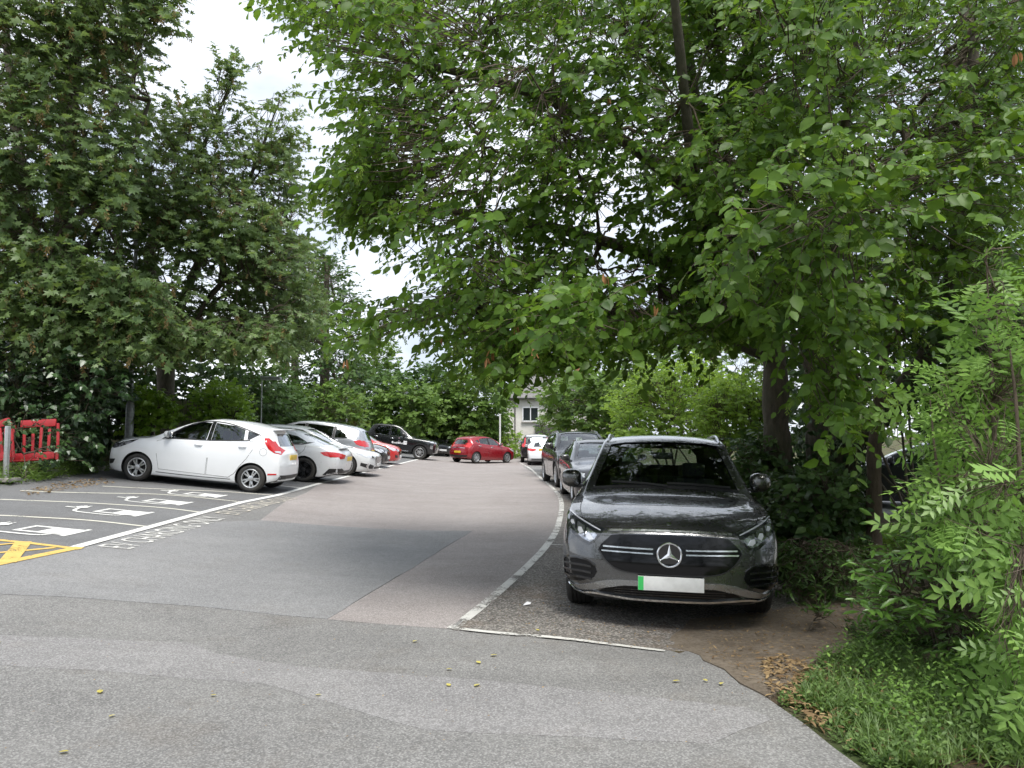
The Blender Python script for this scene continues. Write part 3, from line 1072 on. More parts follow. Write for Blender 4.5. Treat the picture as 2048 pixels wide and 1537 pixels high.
        seat(min(su + .95, c1 - .75), 0, 1.2, st - .02, False)
        for y in (-.36, .36):
            mb = MB(); x = s.L / 2 - min(su + .95, c1 - .75)
            mb.box((x - .37, y, st + .07), (.09, .25, .14), Matrix.Rotation(R(-16), 3, 'Y'), bev=.035)
            mb.build('headrest', K_SEAT, s.root, 40)
        mb = MB()
        ux = c0 + .50
        mb.box((s.L / 2 - ux, 0, sp.get('dash_z', .88)), (.62, 1.36, .16), bev=.05)
        mb.box((s.L / 2 - ux, 0, .62), (.45, 1.36, .40), bev=.03)
        mb.build('dashboard', K_BLACK, s.root, 40)
        mb = MB()
        c = Vector((s.L / 2 - ux - .42, -.36, sp.get('dash_z', .88) + .02))
        rt = Matrix.Rotation(R(-65), 3, 'Y')
        pts = [c + rt @ Vector((.185 * math.cos(2 * math.pi * k / 20), .185 * math.sin(2 * math.pi * k / 20), 0)) for k in range(21)]
        mb.tube(pts, .016, 6, cap=False)
        for a in (0, 120, 240): mb.tube([c, c + rt @ Vector((.18 * math.cos(R(a)), .18 * math.sin(R(a)), 0))], .016, 6)
        mb.build('steering_wheel', K_BLACK, s.root, 40)
        mb = MB(); mb.box((s.L / 2 - sp.get('rvm', c0 + .85), 0, sp.get('rvm_z', s.f_top(sp.get('rvm', c0 + .85)) - .14)), (.03, .22, .07), bev=.012)
        mb.tube([(s.L / 2 - sp.get('rvm', c0 + .85), 0, sp.get('rvm_z', s.f_top(sp.get('rvm', c0 + .85)) - .14)), (s.L / 2 - sp.get('rvm', c0 + .85), 0, s.f_top(sp.get('rvm', c0 + .85)) - .035)], .010, 6)
        mb.build('rear_view_mirror', K_BLACK, s.root, 40)
    def plate(s, axis, y, z, mat, w=.52, h=.115, tilt=0, off=.012):
        p, n, d = s.hit(y, z, axis)
        sg = 1 if axis == 'F' else -1
        mb = MB(); mb.box((p.x + sg * off, y, z), (.012, w, h), Matrix.Rotation(tilt, 3, 'Y'), bev=.003)
        return mb.build('number_plate', mat, s.root, 30)
    def handle(s, u, z, mat=None):
        for sd in 'LR':
            p, n, d = s.hit(u, z, sd)
            sg = 1 if sd == 'L' else -1
            mb = MB()
            mb.tube([(p.x + .09, p.y + sg * .006, z), (p.x + .06, p.y + sg * .03, z + .004), (p.x - .06, p.y + sg * .03, z + .004), (p.x - .09, p.y + sg * .006, z)], [.008, .015, .015, .008], 8)
            mb.build('door_handle', mat or s.sp['paint'], s.root, 50)
            s.patch('handle_recess', [(u + .05 * math.cos(t * .6283), z - .012 + .028 * math.sin(t * .6283)) for t in range(10)], sd, K_BLACK, .0015, .004, .05)
    def rails(s, u0, u1, mat):
        for sg in (1, -1):
            mb = MB(); pts = []
            for k in range(13):
                u = u0 + (u1 - u0) * k / 12
                y = s.f_rw(u) * .93
                p, n, d = s.hit(u, sg * y, 'T')
                lift = .030 * min(1, min(k, 12 - k) / 1.5)
                pts.append((p.x, p.y, p.z + lift))
            mb.tube(pts, .014, 8)
            for k in (2, 6, 10):
                p = pts[k]; mb.tube([(p[0], p[1], p[2] - .05), p], .012, 6)
            mb.build('roof_rail', mat, s.root, 50)
    def place(s, x, y, heading):
        """centre at x, y; heading: angle of the nose measured from +X; sits on the sloping ground"""
        fw = Vector((math.cos(heading), math.sin(heading), 0)); lf = Vector((-fw.y, fw.x, 0))
        pts = []
        for u in s.sp['axles']:
            for sg in (1, -1):
                q = Vector((x, y, 0)) + fw * (s.L / 2 - u) + lf * sg * (s.W - .12)
                pts.append(Vector((q.x, q.y, gz(q.x, q.y) + .014)))
        f = (pts[0] + pts[1]) / 2; b = (pts[2] + pts[3]) / 2
        l = (pts[0] + pts[2]) / 2; r = (pts[1] + pts[3]) / 2
        X = (f - b).normalized(); Y = (l - r); Z = X.cross(Y).normalized(); Y = Z.cross(X)
        m = Matrix((X, Y, Z)).transposed().to_4x4()
        mid = (s.sp['axles'][0] + s.sp['axles'][1]) / 2
        c = (f + b) / 2 - X * (s.L / 2 - mid)
        m.translation = c
        s.root.matrix_world = m
        return s
    def by_wheel(s, P, axle, side, heading):
        """place so that the wheel on the given axle and side stands at ground point P"""
        fw = Vector((math.cos(heading), math.sin(heading), 0)); lf = Vector((-fw.y, fw.x, 0))
        u = s.sp['axles'][axle]
        c = Vector((P.x, P.y, 0)) - fw * (s.L / 2 - u) - lf * (1 if side == 'L' else -1) * (s.W - .10)
        return s.place(c.x, c.y, heading)
def arc(c, r, a0, a1, n=12):
    return [(c[0] + r * math.cos(R(a0 + (a1 - a0) * k / n)), c[1] + r * math.sin(R(a0 + (a1 - a0) * k / n))) for k in range(n + 1)]
def ring(c, r, n=28):
    return [(c[0] + r * math.cos(2 * math.pi * k / n), c[1] + r * math.sin(2 * math.pi * k / n)) for k in range(n)]
def cladding(car, drop=.02, wd=.055, mat=K_BLACK):
    """wheel-arch trims and sill"""
    sp = car.sp
    ra = sp.get('ra', sp['rt'] + .045)
    for u in sp['axles']:
        a = R(-22)
        n = 20
        o_ = []; i_ = []
        for k in range(n + 1):
            t = a + (math.pi - 2 * a) * k / n
            o_.append((u - (ra + wd) * math.cos(t), sp['rt'] + (ra + wd) * math.sin(t)))
            i_.append((u - (ra - .001) * math.cos(t), sp['rt'] + (ra - .001) * math.sin(t)))
        car.both('wheel_arch_trim', o_ + i_[::-1], mat, off=.008, thick=.03, res=.06)
# ---- the dark grey SUV in front
P_GREY = paint('dark_grey_metallic', (0.080, 0.081, 0.083), 0.80, 0.26)
P_GREY.node_tree.nodes['Principled BSDF'].inputs['Coat IOR'].default_value = 1.85
K_GRIL = M('grille_black', (0.004, 0.004, 0.005), 0.10, rvar=.03, spec=.4)
K_HLAMP = M('headlamp_dark_lens', (0.01, 0.011, 0.014), 0.06, metal=0.0, coat=1.0, rvar=.03, spec=1.0)
K_REFL = M('lamp_reflector', (0.42, 0.44, 0.48), 0.16, metal=0.9, var=.7, scale=34, coat=1.0)
P_BLADE_REFL = paint('blade_painted_reflection', (0.34, 0.345, 0.355), 0.8, 0.24)  # body-colour blade painted lighter to stand in for its ground reflection
def make_suv():
    L = 4.46
    sp = dict(L=L, W=1.834, paint=P_GREY, axles=(.88, 3.609), rt=.352, rr=.250, tw=.235, ra=.395, spokes=(5, True), alloy=K_ALLOYD,
        top=[(0, .76), (.04, .80), (.12, .845), (.35, .90), (.7, .955), (1.08, 1.005), (1.2, 1.05), (1.55, 1.28), (1.9, 1.485), (2.1, 1.555), (2.5, 1.59), (3.1, 1.575), (3.7, 1.50), (4.0, 1.36), (4.3, 1.10), (L, .98)],
        belt=[(0, .72), (.15, .80), (.5, .875), (1.1, .945), (1.5, .965), (3.0, 1.03), (4.0, 1.07), (L, .93)],
        rw=[(0, .70), (.3, .80), (1.0, .84), (1.2, .845), (1.6, .77), (2.0, .70), (2.6, .685), (3.6, .67), (4.1, .70), (L, .72)],
        crown=[(0, .03), (.2, .05), (.9, .065), (1.3, .055), (2.0, .05), (3.6, .05), (L, .05)],
        nose=[(.12, .16), (.22, .05), (.36, .0), (.50, .0), (.62, .015), (.76, .05), (.95, .14)], cf=.20, wid=[(0, .90), (.08, .95), (.30, .985), (.9, 1), (3.5, 1), (4.1, .975), (4.36, .93), (L, .87)],
        zb=[(0, .235), (.15, .205), (.8, .20), (L - .8, .22), (L, .32)],
        lift=.09, cabin=(1.22, 4.05), split=2.6, screen_from=.3,
        screen=[(-.69, 1.055), (-.4, 1.075), (0, 1.08), (.4, 1.075), (.69, 1.055), (.66, 1.16), (.60, 1.33), (.555, 1.475), (.40, 1.50), (0, 1.512), (-.40, 1.50), (-.555, 1.475), (-.60, 1.33), (-.66, 1.16)],
        rear_glass=[(-.5, 1.20), (.5, 1.20), (.48, 1.33), (.40, 1.42), (-.40, 1.42), (-.48, 1.33)],
        side_glass=[[(1.50, 1.055), (2.46, 1.075), (2.46, 1.47), (2.22, 1.475), (1.95, 1.40)], [(2.56, 1.08), (3.30, 1.12), (3.42, 1.20), (3.30, 1.44), (2.56, 1.475)]],
        glass_d=[1], mirror=(1.62, 1.10), mirror_paint=P_GREY, mirror_size=(.15, .21, .19), seat_u=2.25, seat_top=1.08, seat_z=.58, dash_z=.93, rvm=2.05, rvm_z=1.36, n=76)
    c = Car(sp).build('parked_suv', 'dark grey SUV with black grille and round star badge, parked under the tree')
    c.root['category'] = 'car'
    # front end, outlines in (y, z)
    sm = lambda pts, n=4: [(p.x, p.y) for p in catmull([(a, b, 0) for a, b in pts], n, True)]
    grille = [(-.40, .745), (0, .752), (.40, .745), (.47, .735), (.555, .655), (.575, .615), (.54, .555), (.45, .485), (.34, .448), (0, .435), (-.34, .448), (-.45, .485), (-.54, .555), (-.575, .615), (-.555, .655), (-.47, .735)]
    g = c.patch('grille_panel', grille, 'F', K_GRIL, .006, .03, .05)
    for z0 in (.640, .605):
        for sg in (1, -1):
            c.seam('grille_bar', [(sg * .13, z0 - .003), (sg * .33, z0), (sg * (.535 if z0 > .62 else .545), z0 + .004)], 'F', .011, .014, K_CHROME, g, 4, .01)
    c.seam('grille_outline', [(p[0] * 1.0, p[1]) for p in [(-.575, .617), (-.50, .52), (-.36, .452), (0, .438), (.36, .452), (.50, .52), (.575, .617)]], 'F', .010, .009, K_BLACK, g, 6, .01)
    c.seam('hood_trim', [(-.50, .770), (-.25, .778), (0, .780), (.25, .778), (.50, .770)], 'F', .014, .006, K_SILVER, None, 6, .01)
    # badge: ring and three-pointed star
    p, n, d = c.hit(0, .60, 'F')
    mb = MB()
    cx = p.x + .018
    mb.lathe([(.086, .0), (.086, .010), (.091, .016), (.098, .016), (.103, .010), (.103, .0)], 40, 'x', (cx, 0, .60), close=True)
    for k in range(3):
        t = R(90 + 120 * k)
        tip = Vector((0, math.cos(t), math.sin(t))) * .090
        for e in (-1, 1):
            t2 = t + e * R(60)
            inn = Vector((0, math.cos(t2), math.sin(t2))) * .020
            ctr = Vector((.016, 0, 0))
            o_ = Vector((cx, 0, .60))
            V = [o_ + ctr, o_ + tip + Vector((.004, 0, 0)), o_ + inn + Vector((.002, 0, 0))]
            mb.add(V, [(0, 1, 2) if e < 0 else (0, 2, 1)])
    b = mb.build('star_badge', K_CHROME, c.root, 20)
    mb = MB(); mb.lathe([(.0001, .004), (.088, .004), (.088, .0), (.0001, .0)], 32, 'x', (cx - .006, 0, .60), close=True)
    mb.build('badge_backing', K_GLOSS, b, 30)
    # head lamps
    lampo = [(.525, .775), (.62, .800), (.72, .835), (.80, .870), (.872, .895), (.885, .85), (.86, .79), (.80, .725), (.72, .665), (.66, .645), (.615, .665), (.57, .72)]
    for sg in (1, -1):
        hl = c.patch('headlight', [(sg * a, z) for a, z in (lampo if sg > 0 else lampo[::-1])], 'F', K_HLAMP, .005, .02, .03)
        q = lambda pts: [(sg * a, z) for a, z in (pts if sg > 0 else pts[::-1])]
        c.patch('lamp_reflector', q([(.585, .728), (.66, .768), (.76, .808), (.845, .845), (.84, .80), (.78, .745), (.70, .685), (.645, .668), (.61, .69)]), 'F', K_REFL, .0085, .006, .03, hl)
        for (a, z, r_) in ((.648, .708, .026), (.728, .750, .022), (.808, .802, .016)):
            c.patch('lamp_lens', [(sg * (a + x_ * r_), z + z_ * r_) for x_, z_ in ((-1.2, -.7), (.2, -1), (1.2, -.1), (1.1, .9), (-.2, .9))][::sg], 'F', K_LENS, .013, .006, .03, hl)
        c.patch('lamp_divider', q([(.685, .70), (.70, .71), (.695, .79), (.68, .78)]), 'F', K_HLAMP, .012, .006, .03, hl)
        c.patch('lamp_divider', q([(.765, .745), (.78, .76), (.785, .82), (.77, .81)]), 'F', K_HLAMP, .012, .006, .03, hl)
        c.seam('light_strip', [(sg * .56, .760), (sg * .66, .797), (sg * .78, .843), (sg * .86, .880)], 'F', .007, .010, K_LENS, hl, 4)
    # bonnet shut line and creases
    c.seam('bonnet_gap', [(.12, -.52), (.18, -.66), (.5, -.76), (1.05, -.79)], 'T', .007)
    c.seam('bonnet_gap', [(.12, .52), (.18, .66), (.5, .76), (1.05, .79)], 'T', .007)
    c.seam('bonnet_gap', [(-.52, .795), (-.25, .806), (0, .808), (.25, .806), (.52, .795)], 'F', .006)
    c.patch('bonnet_badge', ring((.16, 0), .022, 14), 'T', K_CHROME, .003, .005, .03)
    # lower bumper
    for sg in (1, -1):
        q = lambda pts: [(sg * a, z) for a, z in (pts if sg > 0 else pts[::-1])]
        vent = [(.60, .475), (.66, .515), (.76, .530), (.855, .520), (.865, .43), (.855, .345), (.82, .325), (.70, .35), (.61, .385), (.585, .43)]
        v_ = c.patch('air_intake', q(vent), 'F', K_GRIL, .004, .02, .04)
        for z0 in (.475, .425, .375):
            c.seam('intake_slat', [(sg * .63, z0 - .005), (sg * .72, z0 + .004), (sg * .86, z0 + .006)], 'F', .016, .016, K_GLOSS, v_, 3, .012)
        c.seam('intake_edge', [(sg * .60, .48), (sg * .66, .522), (sg * .76, .538), (sg * .862, .525), (sg * .872, .43), (sg * .862, .335)], 'F', .014, .012, K_GLOSS, v_, 5, .012)
        lip = [(.845, .325), (.78, .305), (.64, .335), (.52, .372), (.40, .385), (.0, .385), (.0, .345), (.36, .342), (.50, .318), (.62, .285), (.74, .272), (.835, .290)]
        c.patch('bumper_blade', q(lip), 'F', P_BLADE_REFL, .014, .02, .04)
    li = [(-.60, .262), (-.50, .312), (-.36, .336), (0, .338), (.36, .336), (.50, .312), (.60, .262), (.40, .245), (0, .243), (-.40, .245)]
    lo = c.patch('lower_grille', li, 'F', K_GRIL, .004, .02, .04)
    for z0 in (.315, .295, .275):
        c.seam('grille_bar', [(-.44, z0), (0, z0 + .002), (.44, z0)], 'F', .007, .010, K_GLOSS, lo, 3, .01)
    c.seam('chrome_lip', [(-.84, .282), (-.75, .258), (-.62, .266), (-.46, .254), (-.30, .240), (0, .236), (.30, .240), (.46, .254), (.62, .266), (.75, .258), (.84, .282)], 'F', .016, .022, K_CHROME, None, 4, .02)
    c.patch('splitter', [(-.66, .248), (0, .232), (.66, .248), (.62, .222), (0, .216), (-.62, .222)], 'F', K_BLACK, .008, .03, .06)
    # number plate: green flash at the nearside end, face left blank
    pl = c.plate('F', .01, .375, K_WPLATE, .52, .112, 0, .034)
    p2, _, _ = c.hit(.01, .375, 'F')
    mb = MB(); mb.box((p2.x + .0405, .01 - .237, .375), (.003, .043, .108)); mb.build('green_flash', K_GREEN, pl, 30)
    # mirrored in y for the viewer: local +y is the viewer's right, flash sits on the viewer's left
    # sides
    cladding(c, wd=.05)
    c.both('sill_trim', [(1.25, .20), (3.2, .20), (3.2, .29), (1.25, .29)], K_BLACK, off=.006, thick=.02, res=.15)
    for pts in ([(1.32, .95), (1.30, .7), (1.36, .31)], [(2.52, 1.05), (2.53, .7), (2.52, .31)], [(3.45, 1.1), (3.35, .8), (3.14, .55), (3.1, .33)]):
        for sd in 'LR': c.seam('door_gap', pts, sd, .008)
    for sd in 'LR':
        c.seam('window_trim', [(1.40, 1.035), (2.0, 1.05), (2.6, 1.062), (3.35, 1.10)], sd, .014, .006, K_CHROME, None, 4)
        c.patch('pillar', [(2.465, 1.06), (2.555, 1.06), (2.555, 1.49), (2.465, 1.49)], sd, K_GLOSS, .002, .006, .1)
    c.handle(2.35, .92); c.handle(3.25, .95)
    c.rails(2.05, 3.75, K_SILVER)
    # wipers
    for (a, b_) in (((.62, 1.066), (.02, 1.095)), ((.02, 1.070), (-.52, 1.098))):
        c.seam('wiper', [a, ((a[0] + b_[0]) / 2, (a[1] + b_[1]) / 2 + .006), b_], 'F', .018, .02, K_BLACK, None, 4, .012)
    c.patch('cowl', [(-.70, 1.035), (-.4, 1.055), (0, 1.06), (.4, 1.055), (.70, 1.035), (.69, 1.058), (.4, 1.079), (0, 1.084), (-.4, 1.079), (-.69, 1.058)], 'F', K_BLACK, .004, .02, .06)
    return c
suv = make_suv()
_fl = G(1163, 1222) + Vector((-.01, .33, 0))
suv.by_wheel(_fl, 0, 'R', R(-100.0))
# ---- templates: hatchback, SUV, saloon/estate, MPV, pickup
T_HATCH = dict(L=3.97, W=1.72, H=1.47, axles=(.80, 3.289), rt=.300, rr=.205, tw=.195,
    top=[(0, .69), (.04, .76), (.16, .835), (.45, .905), (.92, .975), (1.05, 1.015), (1.5, 1.235), (1.95, 1.40), (2.4, 1.47), (2.9, 1.462), (3.4, 1.405), (3.62, 1.345), (3.75, 1.18), (3.9, .98), (3.97, .86)],
    belt=[(0, .64), (.25, .78), (.9, .895), (1.3, .92), (2.4, .985), (3.2, 1.065), (3.6, 1.08), (3.97, .80)],
    rw=[(0, .66), (.3, .76), (.95, .84), (1.1, .84), (1.5, .76), (2.0, .69), (2.8, .67), (3.5, .63), (3.75, .66), (3.97, .70)],
    nose=[(.12, .10), (.3, .015), (.45, 0), (.65, .015), (.9, .07)], tail=[(.2, .10), (.4, .0), (.55, 0), (.8, .05), (1.0, .10), (1.3, .12)], cf=.22, cr=.16,
    zb=[(0, .22), (.15, .18), (.7, .16), (3.2, .17), (3.8, .24), (3.97, .30)],
    cabin=(1.12, 3.55), split=2.35, screen_from=.25,
    screen=[(-.64, 1.0), (-.3, 1.02), (.3, 1.02), (.64, 1.0), (.60, 1.15), (.545, 1.30), (.50, 1.37), (.3, 1.385), (-.3, 1.385), (-.50, 1.37), (-.545, 1.30), (-.60, 1.15)],
    rear_glass=[(-.52, 1.0), (.52, 1.0), (.50, 1.10), (.43, 1.22), (.40, 1.25), (-.40, 1.25), (-.43, 1.22), (-.50, 1.10)],
    side_glass=[[(1.42, .965), (2.22, .995), (2.24, 1.365), (2.02, 1.36), (1.72, 1.245)], [(2.33, 1.0), (3.04, 1.065), (3.00, 1.285), (2.75, 1.345), (2.33, 1.37)], [(3.11, 1.085), (3.17, 1.09), (3.34, 1.205), (3.07, 1.265)]],
    mirror=(1.42, 1.02), seat_u=2.10, seat_top=1.02, seat_z=.50, dash_z=.86, rvm=1.85)
def scaled(T, L, W, H, **kw):
    a, b, c = L / T['L'], W / T['W'], H / T['H']
    o = dict(T)
    for k in ('top', 'belt'): o[k] = [(u * a, z * c) for u, z in T[k]]
    for k in ('rw', 'wid'):
        if k in T: o[k] = [(u * a, w) for u, w in T[k]]
    for k in ('zb', 'crown'):
        if k in T: o[k] = [(u * a, z) for u, z in T[k]]
    for k in ('nose', 'tail'):
        if k in T: o[k] = [(z * c, d) for z, d in T[k]]
    o['side_glass'] = [[(u * a, z * c) for u, z in p] for p in T['side_glass']]
    for k in ('screen', 'rear_glass'):
        if T.get(k): o[k] = [(y * b, z * c) for y, z in T[k]]
    o['axles'] = tuple(u * a for u in T['axles'])
    o['cabin'] = tuple(u * a for u in T['cabin'])
    for k in ('split', 'seat_u', 'rvm', 'screen_from'):
        if k in T: o[k] = T[k] * a
    for k in ('seat_top', 'dash_z', 'seat_z'): o[k] = T[k] * c
    o['mirror'] = (T['mirror'][0] * a, T['mirror'][1] * c)
    o.update(L=L, W=W, H=H); o.update(kw)
    return o
T_SUV = dict(T_HATCH, L=4.46, W=1.834, H=1.60, axles=(.88, 3.609), rt=.352, rr=.245, tw=.225,
    top=[(0, .80), (.04, .86), (.12, .92), (.35, .97), (.7, 1.01), (1.08, 1.05), (1.2, 1.09), (1.55, 1.32), (1.9, 1.515), (2.1, 1.575), (2.5, 1.60), (3.1, 1.59), (3.8, 1.54), (4.1, 1.46), (4.3, 1.18), (4.40, 1.0), (4.46, .92)],
    belt=[(0, .74), (.15, .84), (.5, .92), (1.1, .98), (1.5, 1.0), (3.0, 1.04), (4.0, 1.08), (4.46, .88)],
    rw=[(0, .72), (.3, .82), (1.0, .86), (1.2, .855), (1.6, .78), (2.0, .72), (2.6, .70), (3.6, .69), (4.1, .68), (4.46, .74)],
    zb=[(0, .30), (.15, .26), (.8, .24), (3.7, .25), (4.46, .36)], cabin=(1.22, 4.05), split=2.6,
    nose=[(.2, .10), (.35, .02), (.5, 0), (.7, .01), (.95, .06)], tail=[(.3, .08), (.5, .0), (.7, 0), (1.0, .04), (1.5, .10)], cf=.20,
    screen=[(-.69, 1.09), (-.4, 1.11), (.4, 1.11), (.69, 1.09), (.66, 1.2), (.60, 1.38), (.555, 1.50), (.4, 1.525), (-.4, 1.525), (-.555, 1.50), (-.60, 1.38), (-.66, 1.2)],
    rear_glass=[(-.58, 1.12), (.58, 1.12), (.54, 1.30), (.47, 1.43), (-.47, 1.43), (-.54, 1.30)],
    side_glass=[[(1.50, 1.075), (2.46, 1.09), (2.46, 1.485), (2.22, 1.49), (1.95, 1.43)], [(2.56, 1.095), (3.32, 1.12), (3.32, 1.455), (2.56, 1.485)], [(3.42, 1.125), (3.85, 1.16), (3.72, 1.42), (3.42, 1.45)]],
    glass_d=[1, 2], mirror=(1.60, 1.14), mirror_size=(.14, .23, .18), seat_u=2.25, seat_top=1.12, seat_z=.60, dash_z=.96, rvm=2.05)
T_COUPE = dict(T_HATCH, L=4.64, W=1.825, H=1.38, axles=(.80, 3.61), rt=.330, rr=.235, tw=.235,
    top=[(0, .62), (.05, .68), (.2, .74), (.6, .82), (1.2, .91), (1.38, .95), (1.8, 1.15), (2.2, 1.30), (2.6, 1.38), (3.0, 1.37), (3.5, 1.26), (4.0, 1.08), (4.3, 1.0), (4.5, .965), (4.60, .90), (4.64, .80)],
    belt=[(0, .58), (.3, .69), (1.0, .82), (1.5, .86), (2.5, .92), (3.4, .975), (4.0, .985), (4.64, .74)],
    rw=[(0, .66), (.3, .76), (1.2, .84), (1.4, .83), (1.8, .75), (2.3, .66), (2.9, .63), (3.5, .60), (4.1, .68), (4.4, .76), (4.64, .70)],
    zb=[(0, .20), (.15, .17), (.7, .15), (4.0, .17), (4.4, .24), (4.64, .30)], cabin=(1.45, 4.0), split=2.7, screen_from=.3,
    tail=[(.2, .12), (.4, .02), (.55, 0), (.75, .01), (.95, .03)], cr=.20,
    screen=[(-.66, .96), (-.3, .975), (.3, .975), (.66, .96), (.60, 1.1), (.53, 1.24), (.48, 1.30), (-.48, 1.30), (-.53, 1.24), (-.60, 1.1)],
    rear_glass=[(-.54, 1.045), (.54, 1.045), (.48, 1.16), (.42, 1.265), (-.42, 1.265), (-.48, 1.16)],
    side_glass=[[(1.78, .92), (2.62, .955), (2.62, 1.285), (2.35, 1.265), (2.1, 1.15)], [(2.72, .96), (3.40, 1.0), (3.62, 1.06), (3.30, 1.20), (2.72, 1.285)]],
    glass_d=[], mirror=(1.78, .98), seat_u=2.45, seat_top=.96, seat_z=.45, dash_z=.80, rvm=2.15)
T_ESTATE = dict(T_COUPE, L=4.76, W=1.85, H=1.43, axles=(.87, 3.74), rt=.335, rr=.240,
    top=[(0, .68), (.04, .75), (.15, .80), (.6, .86), (1.3, .945), (1.45, .98), (1.9, 1.19), (2.3, 1.36), (2.7, 1.43), (3.3, 1.42), (4.0, 1.36), (4.35, 1.26), (4.6, 1.05), (4.70, .95), (4.76, .82)],
    belt=[(0, .63), (.3, .74), (1.2, .86), (1.6, .885), (2.6, .93), (3.6, .98), (4.3, 1.0), (4.76, .78)],
    rw=[(0, .72), (.3, .8), (1.3, .85), (1.5, .83), (1.9, .76), (2.4, .69), (3.0, .67), (4.0, .63), (4.5, .66), (4.76, .70)],
    nose=[(.15, .1), (.3, .02), (.45, 0), (.65, .005), (.9, .04)], cf=.22,
    rear_glass=[(-.54, 1.02), (.54, 1.02), (.48, 1.18), (.43, 1.27), (-.43, 1.27), (-.48, 1.18)],
    side_glass=[[(1.85, .945), (2.72, .975), (2.72, 1.325), (2.45, 1.31), (2.2, 1.20)], [(2.82, .98), (3.55, 1.02), (3.50, 1.29), (2.82, 1.325)], [(3.64, 1.03), (4.22, 1.08), (4.05, 1.21), (3.62, 1.28)]],
    screen=[(-.68, .995), (-.3, 1.01), (.3, 1.01), (.68, .995), (.63, 1.12), (.57, 1.26), (.53, 1.34), (.3, 1.355), (-.3, 1.355), (-.53, 1.34), (-.57, 1.26), (-.63, 1.12)],
    cabin=(1.55, 4.3), split=2.9)
T_MPV = dict(T_SUV, L=4.77, W=1.88, H=1.65, axles=(.93, 3.78), rt=.335, rr=.235,
    top=[(0, .70), (.05, .76), (.15, .82), (.45, .93), (.85, 1.03), (1.0, 1.08), (1.5, 1.34), (1.95, 1.53), (2.4, 1.63), (2.9, 1.65), (3.6, 1.62), (4.2, 1.54), (4.42, 1.47), (4.6, 1.20), (4.70, 1.0), (4.77, .85)],
    belt=[(0, .64), (.3, .78), (.9, .93), (1.5, .97), (3.0, 1.04), (4.2, 1.10), (4.77, .82)],
    rw=[(0, .66), (.3, .76), (.9, .84), (1.1, .83), (1.6, .76), (2.2, .70), (3.0, .68), (4.0, .65), (4.5, .66), (4.77, .72)],
    zb=[(0, .22), (.15, .19), (.8, .17), (3.9, .19), (4.77, .32)],
    screen=[(-.68, 1.09), (-.3, 1.11), (.3, 1.11), (.68, 1.09), (.62, 1.3), (.55, 1.50), (-.55, 1.50), (-.62, 1.3)],
    rear_glass=[(-.60, 1.10), (.60, 1.10), (.55, 1.28), (.48, 1.42), (-.48, 1.42), (-.55, 1.28)],
    side_glass=[[(1.45, 1.03), (2.40, 1.06), (2.40, 1.50), (2.15, 1.48), (1.8, 1.34)], [(2.50, 1.065), (3.42, 1.10), (3.42, 1.495), (2.50, 1.515)], [(3.52, 1.105), (4.20, 1.14), (4.28, 1.19), (4.10, 1.42), (3.52, 1.49)]],
    cabin=(1.1, 4.35), split=2.6, glass_d=[0, 1, 2], mirror=(1.45, 1.12), rvm=1.95)  # every window dark-tinted, standing in for dark reflections
T_PICK = dict(T_SUV, L=5.3, W=1.815, H=1.78, axles=(.86, 3.86), rt=.385, rr=.240, tw=.255,
    top=[(0, .98), (.05, 1.05), (.15, 1.09), (.5, 1.13), (1.2, 1.17), (1.35, 1.22), (1.75, 1.48), (2.1, 1.70), (2.4, 1.77), (2.8, 1.78), (3.3, 1.77), (3.6, 1.70), (3.75, 1.50), (3.85, 1.30), (4.0, 1.26), (4.6, 1.26), (5.2, 1.27), (5.3, 1.22)],
    belt=[(0, .92), (.2, 1.0), (1.2, 1.08), (2.0, 1.10), (3.6, 1.15), (5.3, 1.15)],
    rw=[(0, .78), (.3, .86), (1.2, .88), (1.4, .86), (1.8, .80), (2.2, .75), (3.3, .74), (3.7, .78), (3.9, .92), (5.3, .92)],
    zb=[(0, .42), (.2, .36), (1.0, .34), (4.2, .36), (5.3, .50)],
    nose=[(.3, .08), (.5, .02), (.7, 0), (1.0, .02), (1.1, .06)], tail=[(.4, .05), (.7, 0), (1.2, .01), (1.6, .1)], cf=.22, cr=.03,
    screen=[(-.68, 1.22), (-.3, 1.24), (.3, 1.24), (.68, 1.22), (.62, 1.45), (.57, 1.65), (-.57, 1.65), (-.62, 1.45)],
    rear_glass=[(-.5, 1.38), (.5, 1.38), (.48, 1.6), (-.48, 1.6)],
    side_glass=[[(1.78, 1.16), (2.55, 1.19), (2.55, 1.66), (2.35, 1.66), (2.15, 1.58)], [(2.66, 1.19), (3.42, 1.21), (3.50, 1.40), (3.30, 1.64), (2.66, 1.66)]],
    cabin=(1.45, 3.6), split=2.7, glass_d=[1], mirror=(1.85, 1.26), seat_u=2.3, seat_top=1.25, dash_z=1.08, seat_z=.75, rvm=2.2)

P_WHITE = paint('white_paint', (0.79, 0.81, 0.83), 0.0, 0.35)
P_SILVER = paint('silver_paint', (0.74, 0.76, 0.78), 0.15, 0.30)
P_PALE = paint('pale_silver_paint', (0.74, 0.76, 0.77), 0.10, 0.30)
P_MID = paint('steel_grey_paint', (0.36, 0.38, 0.41), 0.45, 0.30)
P_BLACK = paint('black_paint', (0.012, 0.013, 0.015), 0.2, 0.25)
P_RED = paint('cherry_red_paint', (0.30, 0.010, 0.018), 0.3, 0.28)
P_BRED = paint('bright_red_paint', (0.55, 0.02, 0.02), 0.1, 0.30)
P_DKGREY = paint('charcoal_paint', (0.045, 0.047, 0.052), 0.6, 0.30)

